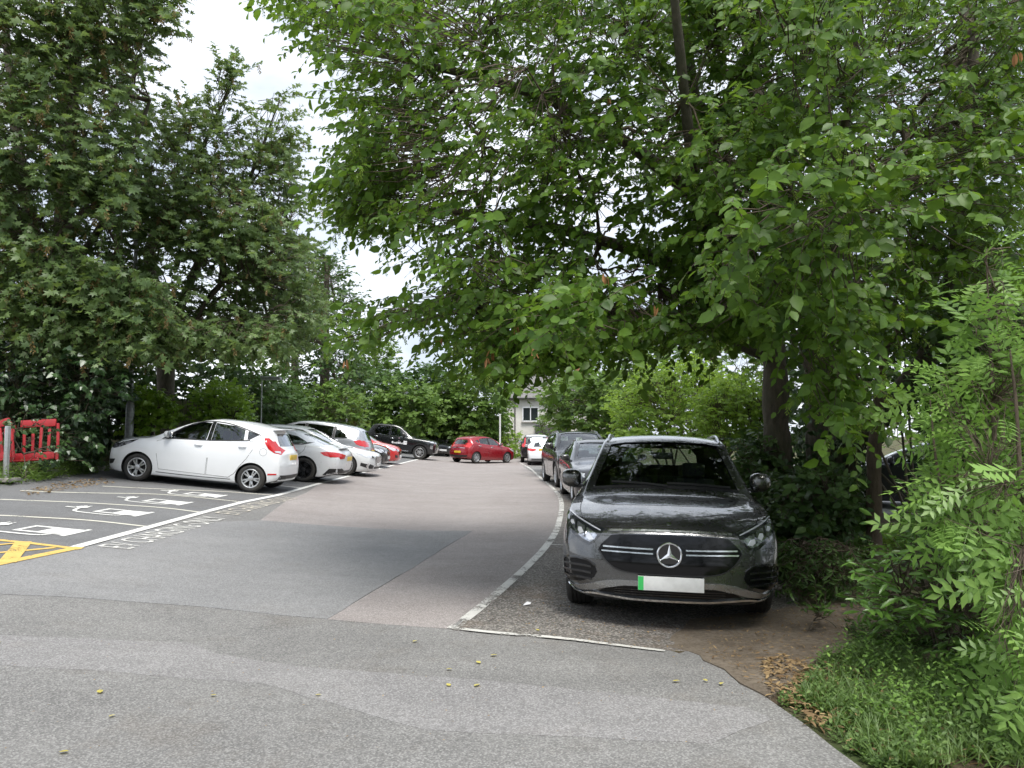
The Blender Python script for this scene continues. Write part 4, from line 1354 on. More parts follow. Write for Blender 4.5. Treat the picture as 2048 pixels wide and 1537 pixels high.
def doors(c, lines, handles, hm=None):
    for pts in lines:
        for sd in 'LR': c.seam('door_gap', pts, sd, .008)
    for (u, z) in handles: c.handle(u, z, hm)
def tail_pair(c, poly, side, mat=K_RED, inner=None):
    """lamp wrapping the rear corner: back outline (y, z) and side outline (u, z)"""
    poly = [(min(a, .84 * c.W), z) for a, z in poly]
    for sg in (1, -1):
        l = c.patch('tail_light', [(sg * a, z) for a, z in (poly if sg > 0 else poly[::-1])], 'B', mat, .006, .02, .04)
        if side: c.patch('lamp_wrap', side, 'L' if sg > 0 else 'R', mat, .0065, .02, .04, l)
        if inner: c.patch('lamp_insert', [(a if sg else a, z) for a, z in inner], 'L' if sg > 0 else 'R', K_LENS, .010, .01, .03, l)
def head_pair(c, poly, side=None, mat=K_LENS, dark=True):
    poly = [(min(a, .84 * c.W), z) for a, z in poly]
    for sg in (1, -1):
        l = c.patch('headlight', [(sg * a, z) for a, z in (poly if sg > 0 else poly[::-1])], 'F', mat, .006, .02, .04)
        if side: c.patch('lamp_wrap', side, 'L' if sg > 0 else 'R', mat, .0065, .02, .04, l)
        if dark:
            cy = sum(p[0] for p in poly) / len(poly); cz = sum(p[1] for p in poly) / len(poly)
            c.patch('lamp_bezel', ring((sg * cy, cz), .045, 14), 'F', K_LAMPD, .010, .01, .03, l)

# ---- white hatchback, side on
def white_hatch():
    c = Car(scaled(T_HATCH, 3.97, 1.72, 1.53, paint=P_WHITE, side_mat=K_GLASSM, ra=.345, n=72, spokes=(5, True), mirror_size=(.13, .20, .15)))
    c.build('parked_hatchback', 'white five-door hatchback parked side on, nearest car beside the charging bays')
    hs = 1.53 / 1.47
    Z = lambda pts: [(u_, z_ * hs) for u_, z_ in pts]
    _p, _s, _h = c.patch, c.seam, c.handle
    c.patch = lambda nm, pl, ax, *a, **k: _p(nm, Z(pl), ax, *a, **k)
    c.seam = lambda nm, pl, ax, *a, **k: _s(nm, Z(pl), ax, *a, **k)
    # doors as panels just proud of dark gaps
    fd = [(1.17, .88), (1.20, .60), (1.27, .30), (2.29, .28), (2.30, .62), (2.29, .985), (1.42, .945)]
    rd = [(2.31, .985), (2.32, .62), (2.31, .28), (2.80, .27), (2.92, .36), (3.02, .52), (3.16, .70), (3.26, .88), (3.24, 1.06)]
    for sd in 'LR':
        for nm, pl, hh in (('front_door', fd, 0), ('rear_door', rd, 0)):
            d = c.patch(nm, c.grow(pl, -.004), sd, P_WHITE, .004, .012, .07)
            c.seam('door_gap', pl + [pl[0]], sd, .009, .0022, K_BLACK, d, 1)
        c.patch('pillar', [(2.235, .995), (2.325, .998), (2.325, 1.385), (2.245, 1.378)], sd, K_GLOSS, .003, .008, .1)
        c.patch('sail_panel', [(1.25, .925), (1.415, .955), (1.71, 1.235), (1.66, 1.235), (1.45, 1.09)], sd, K_GLOSS, .003, .008, .07)
        c.seam('window_seal', [(1.30, .945), (1.8, .972), (2.3, .992), (3.05, 1.060), (3.18, 1.078)], sd, .016, .011, K_BLACK, None, 3, .02)
        c.seam('window_seal', [(1.33, .98), (1.6, 1.17), (1.88, 1.318), (2.2, 1.388), (2.6, 1.382), (3.0, 1.30), (3.36, 1.20)], sd, .016, .011, K_BLACK, None, 4, .02)
        c.patch('fuel_flap', ring((3.50, .86), .075, 16), sd, P_WHITE, .003, .006, .06)
        c.seam('flap_gap', ring((3.50, .86), .078, 16) + [ring((3.50, .86), .078, 16)[0]], sd, .005, .0012, K_BLACK, None, 1)
        c.seam('crease', [(1.0, .74), (1.8, .78), (2.6, .83), (3.3, .89)], sd, .010, .003, P_WHITE, None, 4)
        c.patch('fog_surround', [(.08, .40), (.30, .42), (.26, .33), (.12, .28), (.06, .29)], sd, K_BLACK, .006, .02, .05)
        c.seam('sill_line', [(1.22, .235), (2.0, .225), (2.85, .235)], sd, .012, .004, K_BLACK, None, 3)
        c.patch('rear_reflector', [(3.64, .385), (3.82, .405), (3.82, .435), (3.64, .425)], sd, K_RED, .006, .012, .04)
        c.patch('rear_diffuser', [(3.60, .22), (3.80, .28), (3.95, .40), (3.97, .26), (3.9, .18), (3.6, .17)], sd, K_BLACK, .006, .02, .05)
    c.handle(2.08, .915); c.handle(3.04, .968)
    tail_pair(c, [(.56, .87), (.70, .86), (.71, 1.0), (.66, 1.10), (.60, 1.10), (.58, 1.0)], [(3.46, 1.15), (3.55, 1.16), (3.70, 1.04), (3.84, .92), (3.84, .83), (3.72, .86), (3.60, .93), (3.52, 1.03)], K_RED, [(3.72, .90), (3.80, .90), (3.83, .85), (3.74, .87)])
    head_pair(c, [(.42, .70), (.60, .76), (.74, .80), (.76, .74), (.66, .66), (.48, .64)], [(.16, .66), (.30, .745), (.66, .855), (.76, .875), (.60, .775), (.40, .685), (.22, .63)], K_LAMPD)
    c.patch('grille', [(-.5, .42), (.5, .42), (.42, .56), (-.42, .56)], 'F', K_BLACK, .006, .02, .06)
    c.plate('B', 0, .80, K_YPLATE)
    c.patch('rear_diffuser', [(-.7, .40), (.7, .40), (.66, .26), (-.66, .26)], 'B', K_BLACK, .006, .02, .08)
    mb = MB(); mb.box((c.L / 2 - 3.66, 0, 1.405), (.24, 1.02, .03), Matrix.Rotation(R(8), 3, 'Y'), bev=.012); mb.build('roof_spoiler', P_WHITE, c.root, 40)
    c.patch, c.seam = _p, _s
    c.by_wheel(G(500, 986), 1, 'L', R(180.5))
white_hatch()

def silver_coupe():
    c = Car(dict(T_COUPE, paint=P_SILVER, side_mat=K_GLASSM, spokes=(5, True), alloy=K_ALLOYD, n=66))
    c.build('parked_coupe', 'silver coupe-roofed saloon with black wheels parked beside the white hatchback')
    doors(c, [[(1.55, .86), (1.55, .6), (1.6, .30), (2.66, .28), (2.67, .92)], [(2.68, .28), (3.1, .30), (3.25, .55), (3.55, .82), (3.6, .97)]], [(2.5, .80), (3.35, .85)])
    tail_pair(c, [(.40, .80), (.55, .83), (.72, .86), (.83, .84), (.83, .74), (.70, .70), (.50, .71)], [(4.02, .835), (4.18, .87), (4.40, .865), (4.55, .84), (4.55, .75), (4.30, .73), (4.12, .765)])
    c.patch('rear_diffuser', [(-.72, .44), (-.60, .30), (.60, .30), (.72, .44), (.55, .38), (-.55, .38)], 'B', K_BLACK, .006, .02, .06)
    for sd in 'LR':
        c.patch('rear_diffuser', [(4.14, .24), (4.30, .42), (4.58, .44), (4.62, .30), (4.4, .24)], sd, K_BLACK, .006, .02, .06)
        c.patch('window_surround', [(3.42, .985), (3.66, 1.045), (3.78, 1.085), (3.62, 1.07)], sd, K_GLOSS, .003, .01, .06)
        c.seam('window_trim', [(1.70, .905), (2.6, .94), (3.42, .985), (3.70, 1.06)], sd, .014, .005, K_BLACK, None, 4)
        c.seam('crease', [(1.0, .70), (2.5, .76), (3.6, .80), (4.1, .80)], sd, .009, .003, P_SILVER, None, 4)
    head_pair(c, [(.40, .56), (.6, .66), (.78, .68), (.74, .58), (.5, .54)], None, K_LAMPD)
    c.plate('B', 0, .70, K_YPLATE)
    mb = MB(); mb.box((c.L / 2 - 4.50, 0, .985), (.16, 1.2, .025), Matrix.Rotation(R(14), 3, 'Y'), bev=.01); mb.build('boot_spoiler', P_SILVER, c.root, 40)
    c.by_wheel(G(605, 965), 1, 'L', R(180))
silver_coupe()

def white_estate():
    c = Car(dict(T_ESTATE, paint=P_PALE, spokes=(5, True), n=66))
    c.build('parked_estate', 'pale silver estate car with slim headlights parked nose towards the lane')
    doors(c, [[(1.60, .88), (1.62, .6), (1.66, .30), (2.76, .28), (2.77, .95)]], [(2.55, .82), (3.5, .86)])
    gr = c.patch('grille', [(-.38, .66), (.38, .66), (.42, .56), (.36, .42), (-.36, .42), (-.42, .56)], 'F', K_GLOSS, .006, .03, .05)
    for k in range(-4, 5):
        c.seam('grille_bar', [(k * .08, .64), (k * .08, .44)], 'F', .012, .016, K_CHROME, gr, 2)
    c.seam('grille_frame', [(-.39, .67), (.39, .67), (.43, .56), (.37, .41), (-.37, .41), (-.43, .56), (-.39, .67)], 'F', .016, .014, K_CHROME, gr, 1)
    head_pair(c, [(.44, .665), (.60, .69), (.78, .72), (.80, .66), (.70, .62), (.46, .60)], [(.12, .63), (.14, .70), (.30, .735), (.60, .765), (.42, .69), (.24, .63)], K_LENS)
    for sg in (1, -1):
        q = lambda pts: [(sg * a, z) for a, z in (pts if sg > 0 else pts[::-1])]
        c.patch('air_intake', q([(.50, .38), (.74, .43), (.80, .36), (.74, .28), (.52, .28)]), 'F', K_BLACK, .006, .02, .05)
        c.seam('intake_trim', q([(.50, .27), (.74, .27), (.82, .36), (.80, .45)]), 'F', .018, .012, K_CHROME, None, 3)
        c.patch('air_intake', [(.16, .42), (.38, .46), (.40, .36), (.18, .30)], 'L' if sg > 0 else 'R', K_BLACK, .006, .02, .05)
    c.patch('lower_grille', [(-.45, .34), (.45, .34), (.42, .27), (-.42, .27)], 'F', K_BLACK, .006, .02, .06)
    c.plate('F', 0, .40, K_WPLATE)
    tail_pair(c, [(.6, .85), (.8, .85), (.7, 1.15), (.6, 1.2)], None)
    c.by_wheel(G(690, 952), 0, 'R', R(-2))
white_estate()

def grey_mpv():
    c = Car(dict(T_MPV, paint=P_MID, spokes=(5, True)))
    c.build('parked_mpv', 'grey people carrier with red tail lights parked beyond the pale estate')
    doors(c, [[(1.30, .95), (1.32, .6), (1.36, .30), (2.44, .28), (2.45, 1.05)], [(2.47, .28), (3.2, .30), (3.40, .6), (3.47, .85), (3.47, 1.09)]], [(2.25, .90), (3.25, .94)])
    tail_pair(c, [(.52, .96), (.66, .92), (.84, .90), (.85, 1.04), (.72, 1.10), (.56, 1.08)], [(4.22, 1.05), (4.40, 1.11), (4.68, 1.02), (4.72, .88), (4.48, .90), (4.32, .95)])
    for sd in 'LR':
        c.patch('pillar', [(2.405, 1.065), (2.495, 1.065), (2.495, 1.53), (2.405, 1.515)], sd, K_BLACK, .003, .008, .1)
        c.patch('pillar', [(3.425, 1.105), (3.515, 1.105), (3.515, 1.505), (3.425, 1.51)], sd, K_BLACK, .003, .008, .1)
        c.seam('window_trim', [(1.40, 1.02), (2.4, 1.045), (3.4, 1.085), (4.2, 1.125), (4.31, 1.19), (4.12, 1.435)], sd, .014, .005, K_BLACK, None, 4)
    head_pair(c, [(.44, .70), (.7, .80), (.78, .76), (.5, .64)])
    c.plate('B', 0, .72, K_YPLATE)
    c.patch('rear_diffuser', [(-.75, .40), (.75, .40), (.7, .26), (-.7, .26)], 'B', K_BLACK, .006, .02, .08)
    p = at(742, 900, 27.3)
    c.place(p.x - c.L / 2, p.y, R(180))
grey_mpv()

def black_hatch():
    c = Car(scaled(T_HATCH, 4.1, 1.76, 1.46, paint=P_BLACK, open=False))
    c.build('parked_hatchback', 'black hatchback nose showing between the grey people carrier and red car')
    head_pair(c, [(.40, .66), (.6, .72), (.78, .78), (.78, .70), (.6, .62), (.42, .60)], [(.14, .64), (.3, .74), (.62, .84), (.4, .69), (.2, .61)])
    c.patch('grille', [(-.6, .50), (.6, .50), (.5, .28), (-.5, .28)], 'F', K_BLACK, .006, .03, .06)
    c.seam('grille_bar', [(-.45, .60), (0, .58), (.45, .60)], 'F', .02, .014, K_CHROME)
    c.plate('F', 0, .42, K_WPLATE)
    p = at(776, 900, 30.2)
    c.place(p.x - c.L / 2, p.y, 0)
black_hatch()

def red_nose():
    c = Car(scaled(T_HATCH, 4.0, 1.74, 1.42, paint=P_BRED, open=False))
    c.build('parked_hatchback', 'bright red hatchback nose showing in front of the black pickup')
    head_pair(c, [(.40, .66), (.6, .72), (.78, .78), (.78, .70), (.6, .62), (.42, .60)], [(.14, .64), (.3, .74), (.62, .84), (.4, .69), (.2, .61)])
    c.patch('grille', [(-.42, .62), (.42, .62), (.36, .34), (-.36, .34)], 'F', K_GLOSS, .006, .03, .06)
    for sg in (1, -1): c.patch('air_intake', [(sg * a, z) for a, z in ([(.5, .42), (.74, .46), (.72, .34), (.52, .32)] if sg > 0 else [(.52, .32), (.72, .34), (.74, .46), (.5, .42)])], 'F', K_BLACK, .006, .02, .05)
    c.plate('F', 0, .38, K_WPLATE)
    p = at(800, 900, 33.5)
    c.place(p.x - c.L / 2, p.y, 0)
red_nose()

def text_mesh(body, size, mat, name, parent):
    cu = bpy.data.curves.new('t', 'FONT'); cu.body = body; cu.size = size; cu.extrude = .0015; cu.resolution_u = 2
    to = bpy.data.objects.new('t', cu); COL.objects.link(to)
    dg = bpy.context.evaluated_depsgraph_get()
    me = bpy.data.meshes.new_from_object(to.evaluated_get(dg))
    bpy.data.objects.remove(to)
    me.materials.clear(); me.name = name
    return link(name, me, parent, mat)
K_STRIPE = M('dull_pink_vinyl', (.30, .20, .24), .5)
def pickup():
    c = Car(dict(T_PICK, paint=P_BLACK, spokes=(6, True), ra=.44, cat='pickup truck'))
    c.build('parked_pickup', 'black double-cab pickup with white door lettering parked at the far end of the left row')
    doors(c, [[(1.50, 1.05), (1.50, .7), (1.54, .44), (2.6, .44), (2.6, 1.14)], [(2.62, .44), (3.2, .46), (3.42, .75), (3.5, 1.15)]], [(2.45, 1.02), (3.35, 1.05)], K_CHROME)
    head_pair(c, [(.48, .98), (.66, 1.02), (.80, 1.04), (.80, .96), (.6, .93)], [(.12, .95), (.2, 1.02), (.5, 1.06), (.3, .97)])
    gr = c.patch('grille', [(-.5, 1.0), (.5, 1.0), (.46, .72), (-.46, .72)], 'F', K_GLOSS, .006, .03, .06)
    for z0 in (.93, .84): c.seam('grille_bar', [(-.5, z0), (0, z0), (.5, z0)], 'F', .03, .016, K_CHROME, gr, 2)
    for sg in (1, -1):
        c.seam('nose_chrome', [(sg * .50, .96), (sg * .58, .80), (sg * .52, .58)], 'F', .05, .014, K_CHROME, None, 4)
        sd = 'L' if sg > 0 else 'R'
        c.patch('fog_lamp', [(.16, .80), (.30, .82), (.30, .64), (.18, .62)], sd, K_SILVER, .008, .02, .06)
        pts = [(1.50, .40), (3.35, .40)]
        p0, _, _ = c.hit(2.4, .5, sd)
        mb = MB(); mb.box((c.L / 2 - 2.42, sg * (abs(p0.y) + .03), .40), (1.9, .16, .05), bev=.02); mb.build('side_step', K_SILVER, c.root, 40)
        c.seam('window_trim', [(1.70, 1.135), (2.6, 1.165), (3.46, 1.19)], sd, .02, .006, K_CHROME, None, 3)
    cladding(c, wd=.06)
    c.plate('F', 0, .62, K_WPLATE)
    # white marks on the door, too blurred in the photograph to read
    for sd, sg in (('R', -1), ('L', 1)):
        rr = random.Random(4)
        u_ = 1.60
        for k in range(9):
            w_ = rr.uniform(.04, .09); h_ = rr.uniform(.07, .13) if k else .2
            if k == 0: w_ = .20
            c.patch('lettering_mark', [(u_, .74), (u_ + w_, .74 + (.02 if k else 0)), (u_ + w_, .74 + h_), (u_, .74 + h_)], sd, K_WHITEP, .004, .004, .2)
            u_ += w_ + .022
        c.patch('door_stripe', [(2.02, .90), (2.10, .90), (2.10, 1.08), (2.02, 1.08)], sd, K_STRIPE, .004, .004, .2)
    c.patch('bed_cover', [(3.95, -.72), (5.2, -.72), (5.2, .72), (3.95, .72)], 'T', K_BLACK, .006, .02, .3)
    c.by_wheel(G(838, 920), 0, 'R', R(-3))
pickup()

def far_black():
    c = Car(scaled(T_HATCH, 4.2, 1.78, 1.46, paint=P_BLACK, open=False))
    c.build('parked_hatchback', 'small black car half hidden between the pickup and the dark red hatchback')
    head_pair(c, [(.40, .66), (.6, .72), (.78, .78), (.78, .70), (.6, .62), (.42, .60)])
    c.plate('F', 0, .42, K_WPLATE)
    p = at(884, 900, 49)
    c.place(p.x - 1.0, p.y + 1.5, R(-60))
far_black()

def red_hatch():
    c = Car(scaled(T_HATCH, 3.94, 1.73, 1.51, paint=P_RED, spokes=(7, False), rt=.31, rr=.21))
    c.build('moving_hatchback', 'dark red rounded hatchback standing across the far end of the lane')
    doors(c, [[(1.20, .9), (1.22, .6), (1.27, .30), (2.28, .28), (2.28, 1.0)], [(2.30, .28), (2.80, .28), (3.02, .55), (3.2, .85), (3.2, 1.08)]], [(2.08, .90), (3.02, .95)], K_CHROME)
    tail_pair(c, [(.60, .88), (.72, .88), (.80, .88), (.80, 1.02), (.70, 1.12), (.60, 1.04)], [(3.56, 1.10), (3.66, 1.12), (3.86, .98), (3.86, .86), (3.66, .92)])
    c.plate('B', 0, .60, K_YPLATE)
    c.seam('boot_trim', [(-.5, .82), (0, .84), (.5, .82)], 'B', .022, .008, K_CHROME, None, 4)
    c.patch('rear_bumper_insert', [(-.70, .44), (.70, .44), (.66, .28), (-.66, .28)], 'B', K_BLACK, .006, .02, .08)
    for sd in 'LR':
        c.patch('pillar', [(2.215, 1.02), (2.31, 1.02), (2.31, 1.42), (2.215, 1.41)], sd, K_BLACK, .003, .008, .1)
    head_pair(c, [(.42, .70), (.60, .76), (.74, .80), (.76, .74), (.66, .66), (.48, .64)], [(.16, .66), (.30, .745), (.66, .855), (.60, .775), (.40, .685), (.22, .63)])
    c.by_wheel(G(951, 928), 1, 'R', R(47))
red_hatch()

def white_rear():
    c = Car(scaled(T_HATCH, 4.33, 1.765, 1.42, paint=P_WHITE, rt=.32, rr=.225, alloy=K_ALLOYD))
    c.build('parked_hatchback', 'white hatchback parked tail to viewer in the right-hand row')
    tail_pair(c, [(.40, .86), (.56, .87), (.74, .90), (.80, .86), (.80, .76), (.60, .74), (.42, .78)], [(3.86, .88), (4.0, .90), (4.2, .86), (4.2, .78), (3.98, .79)])
    c.plate('B', 0, .82, K_YPLATE)
    c.patch('rear_diffuser', [(-.7, .36), (.7, .36), (.66, .26), (-.66, .26)], 'B', K_BLACK, .006, .02, .08)
    head_pair(c, [(.42, .66), (.6, .72), (.74, .74), (.66, .62), (.48, .60)])
    c.by_wheel(G(1058, 931), 1, 'L', R(88))
white_rear()

def black_suv_rear():
    c = Car(scaled(T_SUV, 4.42, 1.86, 1.64, paint=P_BLACK))
    c.build('parked_suv', 'black SUV with tall red tail lights parked beyond the white hatchback')
    tail_pair(c, [(.62, .96), (.82, .94), (.82, 1.04), (.72, 1.08), (.66, 1.45), (.60, 1.45)], [(4.10, 1.10), (4.20, 1.10), (4.40, .98), (4.40, .92), (4.2, .94)])
    c.plate('B', 0, .86, K_YPLATE)
    roof = c.patch('pale_roof_panel', [(2.0, -.58), (4.0, -.56), (4.0, .56), (2.0, .58)], 'T', P_WHITE, .006, .012, .2)
    c.patch('rear_bumper_insert', [(-.78, .55), (.78, .55), (.74, .34), (-.74, .34)], 'B', K_BLACK, .006, .02, .08)
    c.by_wheel(G(1044, 925.5), 1, 'L', R(89))
black_suv_rear()

def big_suv():
    c = Car(scaled(T_SUV, 4.6, 1.90, 1.70, paint=P_BLACK, rt=.37, rr=.255, mirror_size=(.15, .26, .2)))
    c.build('parked_suv', 'tall black SUV with silver roof rails facing the viewer, second behind the grey SUV')
    gr = c.patch('grille', [(-.50, .90), (.50, .90), (.46, .74), (-.46, .74)], 'F', K_GLOSS, .006, .03, .05)
    for z0 in (.86, .80): c.seam('grille_bar', [(-.48, z0), (0, z0), (.48, z0)], 'F', .012, .014, K_SILVER, gr, 2)
    head_pair(c, [(.52, .94), (.68, .98), (.84, 1.0), (.86, .88), (.74, .82), (.54, .82)], [(.06, .86), (.1, .98), (.36, 1.02), (.24, .9)])
    c.patch('lower_grille', [(-.7, .68), (.7, .68), (.64, .50), (-.64, .50)], 'F', K_BLACK, .006, .02, .06)
    c.patch('skid_plate', [(-.80, .47), (.80, .47), (.72, .38), (-.72, .38)], 'F', K_SILVER, .012, .02, .06)
    c.plate('F', 0, .60, K_WPLATE)
    cladding(c, wd=.05)
    c.rails(2.1, 4.0, K_SILVER)
    doors(c, [[(1.40, 1.0), (1.40, .7), (1.46, .36), (2.58, .36), (2.58, 1.1)]], [(2.4, .98), (3.35, 1.02)])
    c.by_wheel(G(1101, 975) + Vector((.22, 0, 0)), 0, 'R', R(-85))
big_suv()

def grey_saloon():
    c = Car(scaled(T_ESTATE, 4.45, 1.80, 1.45, paint=P_DKGREY, rt=.325, rr=.235))
    c.build('parked_estate', 'low charcoal car facing the viewer, directly behind the grey SUV')
    head_pair(c, [(.44, .665), (.60, .69), (.78, .72), (.80, .66), (.70, .62), (.46, .60)], [(.12, .63), (.14, .70), (.30, .735), (.60, .765), (.42, .69), (.24, .63)])
    c.patch('grille', [(-.42, .64), (.42, .64), (.36, .34), (-.36, .34)], 'F', K_GLOSS, .006, .03, .06)
    c.plate('F', 0, .42, K_WPLATE)
    doors(c, [[(1.55, .88), (1.56, .6), (1.6, .30), (2.62, .28), (2.62, .95)]], [(2.42, .82), (3.3, .86)])
    c.rails(2.2, 3.8, K_SILVER)
    c.by_wheel(G(1136, 1007) + Vector((.16, 0, 0)), 0, 'R', R(-88.5))
grey_saloon()

def street_car():
    c = Car(scaled(T_HATCH, 4.3, 1.80, 1.46, paint=P_DKGREY))
    c.build('street_car', 'dark grey car on the side street, glimpsed behind the slender trunk')
    tail_pair(c, [(.58, .86), (.70, .84), (.80, .86), (.80, 1.0), (.70, 1.14), (.62, 1.15)], None)
    doors(c, [[(1.20, .9), (1.27, .30), (2.5, .28), (2.5, 1.0)]], [(2.3, .90)], K_CHROME)
    c.place(9.0, 16.2, R(150))
street_car()
# ================================================================== street furniture, fence, house
def kerb():
    k = MB(); k.box((0, 0, 0), (.15, .905, .30), bev=.018)
    me = k.me('kerb_stone'); me.materials.append(M('concrete_kerb', (.23, .22, .20), .9, var=.3, scale=7, bmp=.4, dirt=.5))
    root = empty('kerb', (KERBX, 9, 0)); root['kind'] = 'structure'
    for i in range(46):
        y = 9.4 + .915 * i
        o = link('kerb_stone', me, root)
        z = gz(KERBX - .08, y)
        o.location = (-.08 + random.Random(i).uniform(-.006, .006), y - 9, z - .045)
        o.rotation_euler = (0, R(random.Random(i).uniform(-1, 1)), R(random.Random(i + 9).uniform(-.4, .4)))
kerb()
def verge():
    V, F = [], []
    xs = [KERBX - .16, KERBX - .5, KERBX - 1, KERBX - 1.8, KERBX - 3, KERBX - 6]
    ys = [8 + 1.0 * i for i in range(50)]
    rr = random.Random(5)
    for y in ys:
        for i, x in enumerate(xs):
            V.append((x, y, gz(x, y) + (.10 if i == 0 else .12 + .05 * i + rr.uniform(-.02, .03))))
    n = len(xs)
    F = [(j * n + i, (j + 1) * n + i, (j + 1) * n + i + 1, j * n + i + 1) for j in range(len(ys) - 1) for i in range(n - 1)]
    o = link('verge_bank', mesh('verge_bank', V, F), None, MAT_EARTH, 180); o['kind'] = 'structure'
verge()
K_STEEL = M('brushed_steel', (.55, .55, .54), .35, metal=.9, var=.1, scale=20)
K_GALV = M('galvanised', (.36, .37, .37), .55, metal=.6, var=.25, scale=12, dirt=.35)
K_RPLAST = M('red_plastic', (.36, .018, .024), .45, var=.2, scale=6, dirt=.25)
K_PAD = M('concrete_pad', (.33, .31, .28), .9, var=.25, bmp=.4)
def steel_bollard():
    b = at(11, 962, 13.6); x, y = b.x, b.y
    z = gz(x, y) + .10
    r = empty('bollard', (x, y, z), 'round stainless steel bollard standing on the verge by the red barriers', 'bollard')
    mb = MB(); mb.lathe([(.0001, 0), (.048, 0), (.048, .94), (.046, .955), (.038, .962), (.0001, .964)], 24); mb.build('post', K_STEEL, r, 40)
    mb = MB(); mb.box((0, 0, -.02), (.34, .34, .07), bev=.01); mb.build('base_pad', K_PAD, r, 30)
steel_bollard()
def barrier(px, py, d, rz, ry, w, label):
    b = at(px, py, d)
    r = empty('plastic_barrier', b, label, 'barrier', 'red plastic barriers in the ivy')
    r.rotation_euler = (R(-8), ry, rz)
    H = .76
    def part(nm, f):
        mb = MB(); f(mb); mb.build(nm, K_RPLAST, r, 40)
    pts = catmull([(-w / 2, 0, .02), (-w / 2, 0, H * .5), (-w / 2 + .02, 0, H - .06), (-w / 2 + .08, 0, H)], 4)
    part('frame_post', lambda m: m.tube([(-w / 2, 0, 0), (-w / 2, 0, H * .5), (-w / 2 + .02, 0, H * .95)], .028, 8))
    part('frame_post', lambda m: m.tube([(w / 2, 0, 0), (w / 2, 0, H * .5), (w / 2 - .02, 0, H * .95)], .028, 8))
    part('slat', lambda m: m.box((w * .30, 0, H * .45), (.055, .03, H * .75), bev=.01))
    part('lower_panel', lambda m: m.box((0, 0, .09), (w * .9, .045, .14), bev=.015))
    part('bottom_rail', lambda m: m.tube([(-w / 2, 0, .01), (w / 2 - .15, 0, .02)], .024, 8))
    part('top_panel', lambda m: m.box((.04, 0, H - .02), (w * .78, .05, .15), bev=.015))
    part('slat', lambda m: m.box((-w * .24, 0, H * .45), (.055, .03, H * .75), Matrix.Rotation(R(-3), 3, 'Y'), bev=.01))
    part('slat', lambda m: m.box((-w * .05, 0, H * .40), (.055, .03, H * .62), Matrix.Rotation(R(-2), 3, 'Y'), bev=.01))
    part('slat', lambda m: m.box((w * .12, 0, H * .50), (.055, .03, H * .85), bev=.01))
barrier(68, 922, 14.6, R(4), R(-3), .86, 'red plastic barrier overgrown with ivy, right one with the top panel')
barrier(-2, 924, 14.3, R(-6), R(-14), .62, 'leaning red plastic barrier behind the steel bollard')
def lamp_post(px, d, label, h=6.5, r0=.095, thick=1.6):
    p = at(px, 880, d); z = gz(p.x, p.y)
    r = empty('lamp_post', (p.x, p.y, z), label, 'lamp post', 'lamp posts along the left side')
    mb = MB(); mb.lathe([(.0001, 0), (r0, 0), (r0, thick), (r0 * .9, thick + .03), (r0 * .6, thick + .09), (.0001, thick + .09)], 20); mb.build('base_column', K_GALV, r, 40)
    mb = MB(); mb.tube([(0, 0, thick + .05), (0, 0, h), (0, 0, h + .05)], [r0 * .58, r0 * .42, r0 * .40], 14); mb.build('shaft', K_GALV, r, 40)
    mb = MB(); mb.box((.28, 0, h + .06), (.62, .22, .10), bev=.04); mb.build('lantern', K_GALV, r, 40)
lamp_post(258, 18.6, 'grey steel lamp post with thick base beside the white hatchback', 6.5, .10, 1.62)
lamp_post(521, 22.6, 'thin grey steel post rising behind the silver cars', 2.75, .045, .6)
lamp_post(693, 47, 'slender far lamp post seen against the back trees', 6.4, .09, 1.0)
def sign_post():
    p = at(1000, 890, 47); z = gz(p.x, p.y)
    r = empty('sign_post', (p.x, p.y, z), 'white post standing behind the dark red hatchback', 'post')
    mb = MB(); mb.tube([(0, 0, 0), (0, 0, 2.9)], .055, 10); mb.build('post', M('white_post', (.62, .62, .6), .5), r, 40)
    mb = MB(); mb.box((0, 0, 2.92), (.14, .14, .05), bev=.015); mb.build('cap', K_WHITEP, r, 30)
sign_post()
def fence():
    p0, p1 = at(345, 870, 20.6), at(412, 870, 21.0)
    r = empty('board_fence', (p0.x, p0.y, gz(p0.x, p0.y)), 'weathered grey timber board fence between ivy and laurel bush', 'fence')
    K_W = M('weathered_board', (.30, .265, .21), .9, var=.35, scale=5, bmp=.3)
    dv = (p1 - p0); dv.z = 0; L = dv.length; dv.normalize()
    n = int(L / .125)
    ang = math.atan2(dv.y, dv.x)
    r.rotation_euler = (0, 0, ang)
    bmsh = MB(); bmsh.box((0, 0, .92), (.108, .02, 1.84), bev=.004); me = bmsh.me('board'); me.materials.append(K_W)
    rr = random.Random(3)
    for i in range(n):
        o = link('board', me, r); o.location = (.06 + i * .122, rr.uniform(-.006, .006), rr.uniform(-.02, .02)); o.rotation_euler = (0, R(rr.uniform(-.6, .6)), 0)
    for z in (.35, 1.0, 1.6):
        mb = MB(); mb.box((L / 2, .045, z), (L, .06, .08)); mb.build('rail', K_W, r, 30)
    for i in range(int(L / 1.8) + 1):
        mb = MB(); mb.box((i * 1.8, .09, .95), (.09, .09, 1.9)); mb.build('fence_post', K_W, r, 30)
fence()
